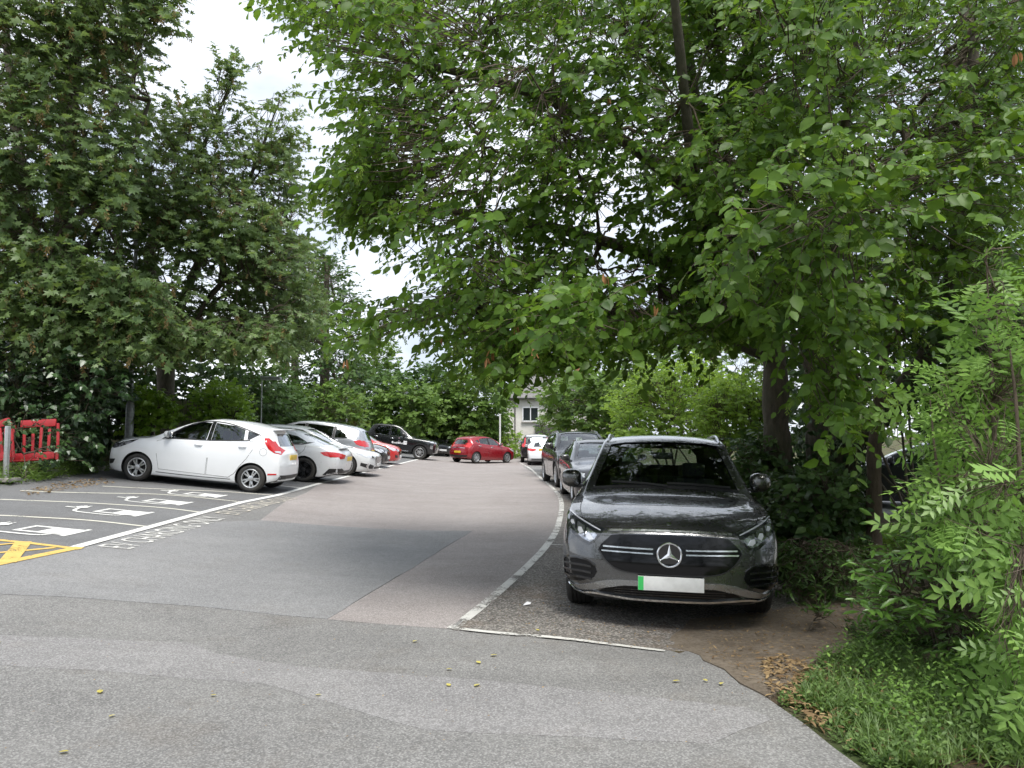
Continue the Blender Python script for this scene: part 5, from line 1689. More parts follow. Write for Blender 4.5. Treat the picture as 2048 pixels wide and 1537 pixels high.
def house():
    d = 62
    K_DASH = M('pebble_dash', (.62, .60, .55), .95, var=.12, scale=16, bmp=.8, dirt=.15)
    K_TILE = M('roof_tile', (.16, .155, .15), .85, var=.3, scale=8, bmp=.5)
    K_UPVC = M('white_frame', (.72, .73, .73), .4)
    K_PANE = M('dark_pane', (.02, .025, .03), .05, spec=1.0, rvar=.02)
    x0, x1, H = -.55, 9.5, 4.75
    r = empty('house', ((x0 + x1) / 2, d, 0), 'pale pebble-dashed house with white window beyond the far hedge', 'house')
    ox, oy = (x0 + x1) / 2, d
    mb = MB(); mb.box((0, 3.5, H / 2), (x1 - x0, 7, H)); mb.build('wall', K_DASH, r, 30)
    mb = MB()
    hw = (x1 - x0) / 2 + .35
    V = [(-hw, -.4, H), (hw, -.4, H), (hw, 7.4, H), (-hw, 7.4, H), (-hw + 3.0, 3.5, H + 2.4), (hw - 3.0, 3.5, H + 2.4), (-hw, -.4, H - .12), (hw, -.4, H - .12), (hw, 7.4, H - .12), (-hw, 7.4, H - .12)]
    mb.add(V, [(0, 1, 5, 4), (1, 2, 5), (2, 3, 4, 5), (3, 0, 4), (0, 6, 7, 1), (1, 7, 8, 2), (2, 8, 9, 3), (3, 9, 6, 0), (6, 9, 8, 7)])
    rf = mb.build('roof', K_TILE, r, 20)
    mb = MB(); mb.box((1.5, 3.5, H + 2.3), (.9, .6, 1.3)); mb.build('chimney', M('chimney_brick', (.28, .12, .08), .9, bmp=.4), rf, 20)
    mb = MB(); mb.tube([(-hw, -.46, H - .05), (hw, -.46, H - .05)], .06, 8); mb.build('gutter', K_BLACK, rf, 30)
    mb = MB(); mb.tube([(.25 - ox, -.06, 0), (.25 - ox, -.06, H - .1)], .045, 8); mb.build('drainpipe', K_BLACK, r, 30)
    for (wx, wz, ww, wh) in ((1.55, 3.38, 1.3, 1.15), (4.6, 3.38, 1.3, 1.15), (7.4, 3.38, 1.6, 1.15), (4.6, 1.1, 1.6, 1.3), (7.4, 1.1, 1.6, 1.3)):
        w = MB(); w.box((wx - ox, .02, wz), (ww, .10, wh)); wo = w.build('window', K_PANE, r, 30)
        f = MB()
        for (cx, cz, sx, sz) in ((0, wh / 2, ww + .1, .09), (0, -wh / 2, ww + .1, .09), (-ww / 2, 0, .09, wh), (ww / 2, 0, .09, wh), (0, 0, .08, wh)):
            f.box((wx - ox + cx, -.05, wz + cz), (sx, .08, sz))
        f.build('frame', K_UPVC, wo, 30)
        f = MB(); f.box((wx - ox, -.09, wz - wh / 2 - .09), (ww + .25, .2, .07)); f.build('sill', K_PAD, wo, 30)
    mb = MB(); V = [(1.9 - ox, -2.0, 1.75), (4.6 - ox, -2.0, 1.75), (4.6 - ox, 0, 2.45), (1.9 - ox, 0, 2.45), (1.9 - ox, -2.0, 1.63), (4.6 - ox, -2.0, 1.63), (4.6 - ox, 0, 2.33), (1.9 - ox, 0, 2.33)]
    mb.add(V, [(0, 1, 2, 3), (4, 7, 6, 5), (0, 4, 5, 1), (1, 5, 6, 2), (2, 6, 7, 3), (3, 7, 4, 0)]); mb.build('porch_roof', K_BLACK, r, 20)
    mb = MB(); mb.box((3.25 - ox, -.9, .8), (2.4, 1.7, 1.62)); mb.build('porch_wall', K_DASH, r, 20)
house()
# side street to the right, beyond the trees
drape('side_street', [(6.4, 7.5), (16, 6), (40, 30), (40, 60), (14, 40), (8.5, 22)], .012, asphalt('pale_street', (.30, .30, .295), (.36, .36, .35), .3, seed=11, dirt=.1), 1.5)
# ================================================================== vegetation
rng = np.random.default_rng(7)
def unit(a):
    return a / np.maximum(np.linalg.norm(a, axis=-1, keepdims=True), 1e-9)
# leaf templates: (verts, tris); x along the leaf, y across, z normal
def T_ovate():
    V = [(0, 0, 0), (.34, 0, -.03), (.70, 0, -.04), (1, 0, -.12), (.26, .30, .035), (.64, .27, .02), (.26, -.30, .035), (.64, -.27, .02)]
    F = [(0, 1, 4), (1, 5, 4), (1, 2, 5), (2, 3, 5), (0, 6, 1), (1, 6, 7), (1, 7, 2), (2, 7, 3)]
    return np.array(V, float), np.array(F)
def T_kite(w=.30):
    V = [(0, 0, 0), (.45, w, .05), (1, 0, -.06), (.45, -w, .05)]
    return np.array(V, float), np.array([(0, 2, 1), (0, 3, 2)])
def T_lance():
    V = [(0, 0, 0), (.5, 0, -.02), (1, 0, -.12), (.35, .13, .03), (.75, .11, 0), (.35, -.13, .03), (.75, -.11, 0)]
    F = [(0, 1, 3), (1, 4, 3), (1, 2, 4), (0, 5, 1), (1, 5, 6), (1, 6, 2)]
    return np.array(V, float), np.array(F)
def T_maple():
    V = [(0, 0, 0), (.10, .45, -.05), (.35, .22, .02), (.72, .46, -.08), (.62, .15, .02), (1.05, 0, -.10), (.62, -.15, .02), (.72, -.46, -.08), (.35, -.22, .02), (.10, -.45, -.05)]
    F = [(0, 2, 1), (0, 4, 2), (2, 4, 3), (0, 6, 4), (4, 6, 5), (0, 8, 6), (8, 7, 6), (0, 9, 8)]
    return np.array(V, float), np.array(F)
def T_ivy():
    V = [(0, 0, 0), (.05, .38, .0), (.45, .30, .04), (1, 0, -.08), (.45, -.30, .04), (.05, -.38, 0)]
    F = [(0, 2, 1), (0, 3, 2), (0, 4, 3), (0, 5, 4)]
    return np.array(V, float), np.array(F)
def T_frond(n=5):
    """pinnate leaf: leaflets in pairs along a stalk"""
    V, F = [], []
    def leaf(o, d, L):
        k = len(V)
        d = np.array(d) / np.linalg.norm(d)
        s = np.array((-d[1], d[0], 0))
        for (a, b, c) in ((0, 0, 0), (.45, .19, .03), (1, 0, -.05), (.45, -.19, .03), (.5, 0, -.01)):
            V.append(tuple(np.array(o) + d * a * L + s * b * L + np.array((0, 0, c * L))))
        F.extend([(k, k + 4, k + 1), (k + 4, k + 2, k + 1), (k, k + 3, k + 4), (k + 4, k + 3, k + 2)])
    for i in range(n):
        t = .18 + .70 * i / (n - 1)
        z = -.25 * t * t
        for s in (1, -1):
            leaf((t, 0, z), (.62, s, -.0), .30 * (1 - .35 * abs(t - .5)))
    leaf((.90, 0, -.22), (1, 0, 0), .27)
    k = len(V)
    V += [(0, .006, 0), (0, -.006, 0), (.5, -.005, -.062), (.5, .005, -.062), (.92, 0, -.225)]
    F += [(k, k + 1, k + 2), (k, k + 2, k + 3), (k + 3, k + 2, k + 4)]
    return np.array(V, float), np.array(F)
def T_strand():
    """hanging catkin: paired narrow bracts down a stalk"""
    V, F = [], []
    for i in range(6):
        t = i / 6
        for s in (1, -1):
            a = i * 1.3
            d = np.array((.9, s * math.cos(a) * .8, s * math.sin(a) * .8)); d /= np.linalg.norm(d)
            p = np.array((t, 0, 0)); k = len(V)
            L = .42 * (1 - .4 * t)
            sd = np.cross(d, (0, 0.3, 1)); sd /= np.linalg.norm(sd)
            V += [tuple(p), tuple(p + d * L * .5 + sd * .07), tuple(p + d * L), tuple(p + d * L * .5 - sd * .07)]
            F += [(k, k + 2, k + 1), (k, k + 3, k + 2)]
    return np.array(V, float), np.array(F)
def np_mesh(name, V, F, var=None):
    me = bpy.data.meshes.new(name)
    V = np.ascontiguousarray(V, dtype=np.float32); F = np.ascontiguousarray(F, dtype=np.int32)
    me.vertices.add(len(V)); me.vertices.foreach_set('co', V.ravel())
    me.loops.add(F.size); me.loops.foreach_set('vertex_index', F.ravel())
    me.polygons.add(len(F))
    me.polygons.foreach_set('loop_start', np.arange(0, F.size, F.shape[1], dtype=np.int32))
    me.polygons.foreach_set('loop_total', np.full(len(F), F.shape[1], dtype=np.int32))
    if var is not None:
        a = me.attributes.new('var', 'FLOAT', 'POINT'); a.data.foreach_set('value', np.ascontiguousarray(var, dtype=np.float32))
    me.update(calc_edges=True)
    return me
def leaves_mesh(name, P, D, Nn, S, tpl, var):
    TV, TF = tpl
    D = unit(D); Nn = unit(Nn - D * (Nn * D).sum(-1, keepdims=True)); B = np.cross(Nn, D)
    k = len(TV)
    V = P[:, None, :] + S[:, None, None] * (TV[None, :, 0:1] * D[:, None, :] + TV[None, :, 1:2] * B[:, None, :] + TV[None, :, 2:3] * Nn[:, None, :])
    F = (TF[None] + (np.arange(len(P)) * k)[:, None, None]).reshape(-1, 3)
    return np_mesh(name, V.reshape(-1, 3), F, np.repeat(var, k))
def leaf_mat(name, a, b, rough=.45, trans=.30, tcol=None, spec=.45):
    m, t, bs = nodes(name)
    at_ = N(t, 'Attribute'); at_.attribute_name = 'var'
    oi = N(t, 'ObjectInfo')
    ad = N(t, 'Math'); ad.operation = 'MULTIPLY_ADD'; ad.inputs[1].default_value = .25; ad.inputs[2].default_value = -.12
    t.links.new(oi.outputs['Random'], ad.inputs[0])
    a2 = N(t, 'Math'); a2.operation = 'ADD'; a2.use_clamp = True
    t.links.new(at_.outputs['Fac'], a2.inputs[0]); t.links.new(ad.outputs[0], a2.inputs[1])
    c = mixc(t, a2.outputs[0], a, b)
    geo = N(t, 'NewGeometry')
    c = mixc(t, ramp(t, noise(t, geo.outputs['Position'], 26, 1), .35, .7, 0, .35), c, tuple(x * .62 for x in a))
    c = mixc(t, geo.outputs['Backfacing'], c, tuple(min(1, (x + y) * .62 + .012) for x, y in zip(a, b)))
    t.links.new(c, bs.inputs['Base Color'])
    bs.inputs['Roughness'].default_value = rough
    bs.inputs['Specular IOR Level'].default_value = spec
    tl = N(t, 'BsdfTranslucent')
    tc_ = mixc(t, .55, c, tcol or tuple(min(1, y * 1.5) for y in b))
    t.links.new(tc_, tl.inputs[0])
    ms = N(t, 'MixShader'); ms.inputs[0].default_value = trans
    t.links.new(bs.outputs[0], ms.inputs[1]); t.links.new(tl.outputs[0], ms.inputs[2])
    t.links.new(ms.outputs[0], t.nodes['Material Output'].inputs['Surface'])
    return m
def bark(name, a, b, green=.0):
    m, t, bs = nodes(name)
    pos = N(t, 'NewGeometry').outputs['Position']
    mp_ = N(t, 'Mapping'); mp_.inputs['Scale'].default_value = (9, 9, 2.2); t.links.new(pos, mp_.inputs['Vector'])
    n1 = noise(t, mp_.outputs[0], 2.2, 8, .7)
    c = mixc(t, ramp(t, n1, .3, .7), a, b)
    if green: c = mixc(t, ramp(t, noise(t, pos, 2.2, 5), .4, .65, 0, green), c, (.06, .075, .03))
    t.links.new(c, bs.inputs['Base Color']); bs.inputs['Roughness'].default_value = .9
    bump(t, bs, n1, .8, .03)
    return m
BARK = bark('bark', (.055, .045, .035), (.14, .115, .09), .4)
BARKB = bark('brown_bark', (.07, .05, .036), (.17, .13, .095))
TWIG = bark('twig', (.06, .045, .03), (.13, .10, .07))
L_HORN = leaf_mat('hornbeam_leaf', (.031, .078, .010), (.138, .250, .032), .46, .38, (.27, .44, .03), .32)
L_CATK = leaf_mat('catkin', (.16, .26, .03), (.26, .36, .06), .5, .4, (.34, .45, .05))
L_DEAD = leaf_mat('dead_leaf', (.24, .10, .035), (.42, .22, .09), .7, .25, (.5, .25, .08))
L_SYC = leaf_mat('sycamore_leaf', (.064, .114, .038), (.162, .238, .080), .46, .36, (.26, .36, .06), .35)
L_SEED = leaf_mat('sycamore_seed', (.20, .13, .045), (.28, .22, .09), .6, .3, (.35, .2, .06))
L_IVY = leaf_mat('ivy_leaf', (.022, .052, .016), (.070, .135, .036), .35, .12, (.08, .16, .03), .5)
L_LAUR = leaf_mat('laurel_leaf', (.050, .120, .020), (.13, .25, .040), .30, .2, (.2, .36, .04), .5)
L_LBR = leaf_mat('painted_sunlit_leaf', (.15, .29, .03), (.38, .56, .07), .34, .3, (.36, .55, .05), .5)  # leaf colour lightened to carry the sunlight that the crowns block
L_BRIGHT = leaf_mat('bright_shrub_leaf', (.12, .225, .028), (.33, .49, .07), .5, .40, (.42, .60, .06))  # base colour raised to stand in for sunlight on the shrubs
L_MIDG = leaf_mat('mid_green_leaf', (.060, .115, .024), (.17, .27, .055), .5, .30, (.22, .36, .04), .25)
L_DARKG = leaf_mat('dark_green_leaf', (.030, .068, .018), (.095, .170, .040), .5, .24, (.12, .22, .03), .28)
L_ASH = leaf_mat('ash_leaf', (.11, .215, .042), (.25, .40, .09), .45, .36, (.25, .46, .06))
L_WEED = leaf_mat('weed_leaf', (.075, .140, .035), (.18, .27, .08), .55, .3, (.25, .40, .05))
L_STRAW = leaf_mat('litter', (.14, .085, .04), (.42, .30, .15), .8, .15, (.45, .3, .1))
L_YEL = leaf_mat('yellow_leaf', (.50, .42, .07), (.62, .55, .16), .6, .2, (.6, .5, .1))

def region(poly, d0, d1, n, pw=1.0, clump=0.0, cs=1.0):
    """points in the volume seen through an outline between two depths"""
    xs = [p[0] for p in poly]; ys = [p[1] for p in poly]
    outp = []
    while len(outp) < n:
        u = rng.uniform(min(xs), max(xs)); v = rng.uniform(min(ys), max(ys))
        if in_poly(u, v, poly):
            d = d0 + (d1 - d0) * rng.random() ** pw
            p = at(u, v, d)
            if clump > 0:
                q = math.sin(p.x * 3.1 / cs + 1.3 * math.sin(p.z * 2.1 / cs)) + math.sin(p.y * 2.7 / cs + 1.1 * math.sin(p.x * 1.9 / cs)) + math.sin(p.z * 3.7 / cs + 1.7 * math.sin(p.y * 1.6 / cs))
                if q < -.2 and rng.random() < clump: continue
            outp.append(p)
    return np.array([tuple(p) for p in outp])
def sprays(A, ctr, n, length, droop, size, flat, side=.85, jit=.35, hang=.25, out=.55):
    """leafy twigs: returns leaf P, D, N, S and twig end points"""
    k = len(A)
    base = unit((A - ctr) * np.array((1, 1, .35))) + rng.normal(0, .55, (k, 3)) * np.array((1, 1, .6)) + np.array((0, 0, -droop))
    d = unit(base)
    Ln = length * rng.uniform(.6, 1.3, k)
    t = (np.arange(n) + .6) / n
    P = A[:, None, :] + d[:, None, :] * (Ln[:, None] * t[None])[:, :, None]
    P[:, :, 2] -= (Ln[:, None] * t[None] ** 2) * droop * .5
    up = np.array((0, 0, 1.0))
    sd = unit(np.cross(d, up) + 1e-6)
    sg = np.where(np.arange(n) % 2 == 0, 1.0, -1.0)
    D = d[:, None, :] * .65 + sd[:, None, :] * (sg[None, :, None] * side) + rng.normal(0, jit, (k, n, 3)) + np.array((0, 0, -hang))
    Nn = up * flat + unit(A - ctr)[:, None, :] * out + rng.normal(0, .75 - flat * .5, (k, n, 3))
    S = size * rng.uniform(.55, 1.15, (k, n)) * rng.uniform(.65, 1.2, (k, 1))
    tv = np.clip(rng.normal(.45, .22, k)[:, None] + rng.normal(0, .14, (k, n)), 0, 1)
    ends = P[:, -1]
    return P.reshape(-1, 3), D.reshape(-1, 3), Nn.reshape(-1, 3), S.reshape(-1), tv.reshape(-1), ends
class Tubes:
    """fast joined thin tubes"""
    def __init__(s): s.V, s.F, s.n = [], [], 0
    def add(s, pts, rad, k=4):
        pts = np.asarray(pts, float); m = len(pts)
        d = np.gradient(pts, axis=0); d = unit(d)
        a = np.array((1, 0, 0.)) if abs(d[0, 0]) < .7 else np.array((0, 1., 0))
        e1 = unit(np.cross(d, a)); e2 = np.cross(d, e1)
        th = np.arange(k) * 2 * math.pi / k
        R_ = np.asarray(rad, float).reshape(-1, 1, 1) * np.ones((m, 1, 1))
        V = pts[:, None, :] + R_ * (np.cos(th)[None, :, None] * e1[:, None, :] + np.sin(th)[None, :, None] * e2[:, None, :])
        i = np.arange(m - 1)[:, None] * k; j = np.arange(k)[None]; j2 = (j + 1) % k
        F = np.stack([i + j, i + j2, i + k + j2, i + k + j], -1).reshape(-1, 4) + s.n
        s.V.append(V.reshape(-1, 3)); s.F.append(F); s.n += m * k
    def add_many(s, pts, rad, k=3):
        n, m = pts.shape[:2]
        d = unit(np.gradient(pts, axis=1))
        a = np.where(np.abs(d[:, :1, 0:1]) < .7, np.array((1., 0, 0)), np.array((0, 1., 0)))
        e1 = unit(np.cross(d, np.broadcast_to(a, d.shape))); e2 = np.cross(d, e1)
        th = np.arange(k) * 2 * math.pi / k
        V = pts[:, :, None, :] + np.asarray(rad)[None, :, None, None] * (np.cos(th)[:, None] * e1[:, :, None, :] + np.sin(th)[:, None] * e2[:, :, None, :])
        i = np.arange(m - 1)[:, None] * k; j = np.arange(k)[None]; j2 = (j + 1) % k
        F = np.stack([i + j, i + j2, i + k + j2, i + k + j], -1).reshape(1, -1, 4) + (np.arange(n) * m * k)[:, None, None]
        s.V.append(V.reshape(-1, 3)); s.F.append(F.reshape(-1, 4) + s.n); s.n += n * m * k
    def mesh(s, name):
        me = np_mesh(name, np.concatenate(s.V), np.concatenate(s.F))
        me.polygons.foreach_set('use_smooth', [True] * len(me.polygons))
        return me
def curve3(p, q, sag=.1, wig=.06, n=6, up=0.0):
    p, q = np.asarray(p, float), np.asarray(q, float)
    t = np.linspace(0, 1, n)[:, None]
    L = np.linalg.norm(q - p)
    w = rng.normal(0, wig * L, (n, 3)) * (np.sin(math.pi * t))
    c = p * (1 - t) + q * t + w
    c[:, 2] += (np.sin(math.pi * t[:, 0])) * L * (up - sag * .5)
    return c
def limbs(tb, stems, hubs, tip=.010, sides=5):
    """grow branches from the stems to the hubs"""
    nodes_, plen, parent = [], [], []
    for st in stems:
        st = np.asarray(st, float)
        for i, p in enumerate(st[len(st) // 3:]):
            nodes_.append(p); plen.append(0.0); parent.append(-1)
    nodes_ = [np.array(p) for p in nodes_]
    rest = list(range(len(hubs)))
    hub_id = {}
    allp = []
    order = []
    while rest:
        NN = np.array(nodes_); pl = np.array(plen)
        H = hubs[rest]
        D = np.linalg.norm(H[:, None, :] - NN[None], axis=2)
        C = D + .22 * pl[None]
        i, j = np.unravel_index(np.argmin(C), C.shape)
        h = rest.pop(int(i))
        nodes_.append(hubs[h]); plen.append(pl[j] + D[i, j]); parent.append(int(j)); hub_id[h] = len(nodes_) - 1; order.append(len(nodes_) - 1)
    cnt = np.ones(len(nodes_))
    for k in reversed(order):
        if parent[k] >= 0: cnt[parent[k]] += cnt[k]
    for k in order:
        j = parent[k]
        r1 = tip * math.sqrt(cnt[k]); r0 = min(tip * math.sqrt(cnt[j]) if parent[j] >= 0 else r1 * 1.5, r1 * 1.6)
        pts = curve3(nodes_[j], nodes_[k], .05, .045, 6, .03)
        tb.add(pts, np.linspace(r0, r1, 6), sides)
        allp.append(pts)
    return np.concatenate(allp), hub_id
def make_tree(name, label, base, stems, A, ctr, leaf, hubs=60, cat='tree', group=None, barkm=BARK, n=9, length=.45, droop=.25, size=.09, flat=.75, tpl=None, twig_r=.005, tip=.010, extra=None, singles=0, hang=.25, side=.85, prot=.5, twigs=True, seeds=None, trunk_sides=12, jit=.35):
    """tree: trunk, branches, crown, and the nearest leaves as single parts"""
    base = np.asarray(base, float)
    r = empty(name, tuple(base), label, cat, group)
    tpl = tpl or T_ovate()
    # stems
    tr = None
    for st, rad in stems:
        mb = MB()
        pts = catmull([tuple(p) for p in st], 5)
        rr_ = np.interp(np.linspace(0, 1, len(pts)), np.linspace(0, 1, len(rad)), rad)
        jr = [x * (1 + .07 * math.sin(i * 1.7) + .04 * math.sin(i * 3.1)) for i, x in enumerate(rr_)]
        mb.tube([tuple(np.array(p) - base) for p in pts], list(jr), trunk_sides)
        mb.build('trunk', barkm, r, 60)
    tb = Tubes()
    sel = rng.choice(len(A), min(hubs, len(A)), replace=False)
    H = A[sel] * .82 + np.asarray(ctr) * .18 * np.array((1, 1, 1)) if prot else A[sel]
    nd, hid = limbs(tb, [s_[0] for s_ in stems], H, tip)
    P, D, Nn, S, var, ends = sprays(A, np.asarray(ctr, float), n, length, droop, size, flat, hang=hang, side=side, jit=jit)
    if twigs:
        dm = np.empty(len(A), int)
        for i0 in range(0, len(A), 500):
            dm[i0:i0 + 500] = np.argmin(np.linalg.norm(A[i0:i0 + 500, None, :] - nd[None], axis=2), axis=1)
        q = nd[dm]
        dq = np.linalg.norm(q - A, axis=1, keepdims=True)
        q = np.where(dq > .55, A + (q - A) * (.55 / np.maximum(dq, .01)) + rng.normal(0, .03, A.shape), q)
        tb.add_many(np.stack([q, (q + A) / 2 + rng.normal(0, .04, A.shape), A, (A + ends) / 2 + np.array((0, 0, .01)), ends], 1), np.array((1.8, 1.4, 1, .8, .4)) * twig_r)
    me = tb.mesh('branches'); me.transform(Matrix.Translation(Vector(-base)))
    o = link('branches', me, r, TWIG if barkm is BARK else barkm); o['kind'] = 'stuff'
    if singles:
        # the leaves nearest to the viewer become parts of their own
        dist = np.linalg.norm(P - np.array((0, 0, CAM_H)), axis=1)
        px = P[:, 0] / np.maximum(P[:, 1], .1)
        vis = (np.abs(px) < .70) & ((P[:, 2] - CAM_H) / np.maximum(P[:, 1], .1) < .60)
        dist = np.where(vis, dist, 1e9)
        idx = np.argsort(dist)[:singles]
        vm = []
        for k, vv in enumerate((.3, .5, .75)):
            TV, TF = tpl
            vm.append(np_mesh('leaf', TV, TF, np.full(len(TV), vv))); vm[-1].materials.append(leaf)
        Di = unit(D[idx]); Ni = unit(Nn[idx] - Di * (Nn[idx] * Di).sum(-1, keepdims=True)); Bi = np.cross(Ni, Di)
        for j, i in enumerate(idx):
            o = bpy.data.objects.new('leaf', vm[j % 3]); COL.objects.link(o); o.parent = r
            m4 = Matrix(((Di[j, 0] * S[i], Bi[j, 0] * S[i], Ni[j, 0] * S[i], P[i, 0] - base[0]), (Di[j, 1] * S[i], Bi[j, 1] * S[i], Ni[j, 1] * S[i], P[i, 1] - base[1]), (Di[j, 2] * S[i], Bi[j, 2] * S[i], Ni[j, 2] * S[i], P[i, 2] - base[2]), (0, 0, 0, 1)))
            o.matrix_local = m4
        keep = np.ones(len(P), bool); keep[idx] = False
        P, D, Nn, S, var = P[keep], D[keep], Nn[keep], S[keep], var[keep]
    o = link('crown', leaves_mesh('crown', P - base, D, Nn, S, tpl, var), r, leaf); o['kind'] = 'stuff'
    if seeds:
        frac, smat, ssz, stpl = seeds
        k = int(len(A) * frac)
        ii = rng.choice(len(A), k, replace=(k > len(A)))
        t = rng.random((k, 1))
        Q = A[ii] * (1 - t) + ends[ii] * t
        Dq = np.array((0, 0, -1.0)) + rng.normal(0, .25, (k, 3))
        o = link('seed_clusters', leaves_mesh('seed_clusters', Q - base, Dq, rng.normal(0, 1, (k, 3)), ssz * rng.uniform(.6, 1.3, k), stpl, rng.random(k)), r, smat); o['kind'] = 'stuff'
    return r, A, ends
# ---- the big hornbeam over the grey SUV
def hornbeam():
    b = at(1590, 1050, 10.9); b.z = gz(b.x, b.y)
    bx, by = b.x, b.y
    T = lambda u, v, d: tuple(at(u, v, d))
    stems = [
        ([(bx - .12, by - .1, b.z - .1), T(1565, 1000, 10.6), T(1552, 850, 10.5), T(1545, 700, 10.3), T(1480, 480, 9.8), T(1400, 250, 9.0), T(1350, -50, 8.4)], [.26, .20, .185, .17, .12, .09, .05]),
        ([(bx + .35, by + .2, b.z - .1), T(1640, 980, 10.9), T(1640, 800, 10.9), T(1625, 650, 10.9), T(1560, 420, 10.6), T(1510, 180, 10.4), T(1490, -80, 10.2)], [.27, .22, .2, .18, .16, .13, .08]),
        ([(bx + .6, by + .1, b.z - .1), T(1690, 990, 10.8), T(1700, 900, 10.6), T(1790, 800, 10.0), T(1880, 660, 9.2), T(1930, 400, 8.6), T(1950, 50, 8.2)], [.25, .18, .16, .15, .12, .09, .05]),
        ([T(1545, 700, 10.3), T(1400, 560, 9.0), T(1200, 480, 8.2), T(960, 430, 7.9), T(800, 420, 8.1), T(680, 420, 8.4)], [.10, .08, .065, .045, .03, .015]),
        ([T(1480, 480, 9.8), T(1300, 320, 8.6), T(1100, 200, 8.0), T(850, 130, 7.9), T(650, 90, 8.2)], [.09, .075, .06, .04, .015]),
        ([T(1440, 560, 8.2), T(1395, 400, 7.6), T(1370, 200, 7.0), T(1345, -40, 6.4)], [.06, .055, .05, .04]),
        ([T(1545, 720, 10.3), T(1350, 640, 9.2), T(1150, 620, 8.4), T(950, 620, 8.0), T(760, 660, 7.8)], [.07, .055, .04, .028, .012]),
        ([T(1625, 650, 10.9), T(1650, 450, 8.6), T(1680, 300, 7.0), T(1700, 200, 6.0)], [.09, .07, .05, .03]),
    ]
    R_ = []
    upper = [(600, -60), (606, 40), (625, 120), (690, 160), (715, 200), (725, 270), (705, 310), (665, 350), (690, 430), (790, 470), (850, 550), (930, 610), (1050, 680), (1180, 700), (1300, 690), (1420, 690), (1540, 660), (1560, -60)]
    R_.append(region(upper, 6.4, 9.8, 2650, 1.0, .93))
    R_.append(region([(730, 625), (830, 580), (950, 560), (1250, 640), (1500, 660), (1300, 680), (1180, 690), (1100, 710), (1030, 740), (985, 720), (900, 680), (800, 640), (740, 670), (710, 685), (690, 680), (690, 650)], 6.4, 9.0, 330))
    R_.append(region([(980, 670), (1230, 650), (1170, 700), (1110, 715), (1040, 745), (990, 720)], 6.4, 8.5, 110))
    R_.append(region([(1400, -60), (2090, -60), (2090, 560), (1900, 580), (1830, 610), (1790, 640), (1700, 660), (1600, 640), (1500, 630), (1400, 620)], 5.8, 10, 2050, 1.0, .93))
    R_.append(region([(665, 345), (760, 310), (900, 400), (790, 470), (700, 430)], 7.2, 8.8, 120))
    R_.append(region([(1180, 600), (1520, 570), (1520, 640), (1400, 670), (1250, 680)], 7.0, 10, 130))
    # near sprays lit from above
    R_.append(region([(1470, 330), (1560, 280), (1700, 270), (1850, 330), (1870, 400), (1800, 470), (1560, 520), (1450, 470)], 4.5, 5.3, 75))
    R_.append(region([(1610, 620), (1740, 620), (1760, 740), (1735, 855), (1660, 850), (1610, 760)], 5.6, 6.8, 85))
    R_.append(region([(1500, -40), (1720, -40), (1700, 140), (1540, 120)], 4.7, 5.6, 40))
    R_.append(region([(720, -20), (900, -20), (900, 60), (760, 60)], 5.2, 6.0, 22))
    R_.append(region([(1430, 470), (1650, 430), (1700, 600), (1560, 660), (1420, 560)], 5.2, 6.4, 75))
    R_.append(region([(820, 130), (1060, 120), (1040, 260), (860, 280)], 5.6, 6.4, 30))
    R_.append(region([(820, 400), (1000, 400), (1020, 520), (860, 540)], 5.6, 6.4, 30))
    R_.append(region([(1060, 560), (1220, 540), (1240, 680), (1100, 700)], 5.4, 6.2, 32))
    # the crown goes on above the picture and over the car
    up = []
    for _ in range(520):
        up.append((rng.uniform(-2.6, 7.5), rng.uniform(4.6, 11), rng.uniform(6.2, 9.0)))
    up = np.array(up)
    up = up[((up[:, 0] - 3.0) / 6.0) ** 2 + ((up[:, 1] - 8.8) / 5.2) ** 2 + ((up[:, 2] - 5.5) / 4.2) ** 2 < 1]
    R_.append(up)
    A = np.concatenate(R_)
    r, A, ends = make_tree('hornbeam_tree', 'big spreading tree with hanging green catkins over the dark grey SUV', b, stems, A, (bx - .3, by, 5.0), L_HORN, hubs=300, n=11, length=.46, droop=.30, size=.108, flat=.55, singles=300, hang=.45, twig_r=.0035, tip=.0075, seeds=(1.3, L_CATK, .085, T_strand()))
    # withered leaf bunches
    for (u, v, d) in ((975, 715, 6.3), (985, 700, 6.4), (1035, 650, 6.3), (1070, 700, 6.2), (690, 720, 7.0), (1212, 550, 6.2), (1530, 205, 6.5), (1627, 200, 6.0), (1218, 195, 6.5), (880, 672, 6.6), (1125, 330, 6.6), (1310, 615, 6.6), (2035, 105, 4.8)):
        p = np.array(at(u, v, d)) - np.array(b)
        k = 4
        Dq = np.array((0, 0, -1.0)) + rng.normal(0, .16, (k, 3))
        me = leaves_mesh('withered_leaves', p + rng.normal(0, .012, (k, 3)), Dq, rng.normal(0, 1, (k, 3)), rng.uniform(.07, .11, k), T_lance(), rng.random(k))
        link('withered_leaves', me, r, L_DEAD)
    # ivy up the stems
    Q, DD, NN = [], [], []
    for (s_, r0, zmax, n_) in ((stems[0][0], .22, 1.5, 500), (stems[1][0], .30, 3.2, 1500), (stems[2][0], .28, 2.2, 900)):
        pts = np.array([tuple(p) for p in catmull(s_, 8)])
        pts = pts[pts[:, 2] < zmax]
        for _ in range(n_):
            p = pts[rng.integers(len(pts))] + rng.normal(0, .03, 3)
            a = rng.uniform(0, 2 * math.pi); rad = r0 * rng.uniform(.85, 1.45)
            nrm = np.array((math.cos(a), math.sin(a), rng.uniform(-.1, .6)))
            Q.append(p + nrm * rad * np.array((1, 1, .2))); NN.append(nrm + rng.normal(0, .35, 3)); DD.append(np.array((0, 0, -1)) + rng.normal(0, .5, 3))
    Q, DD, NN = np.array(Q), np.array(DD), np.array(NN)
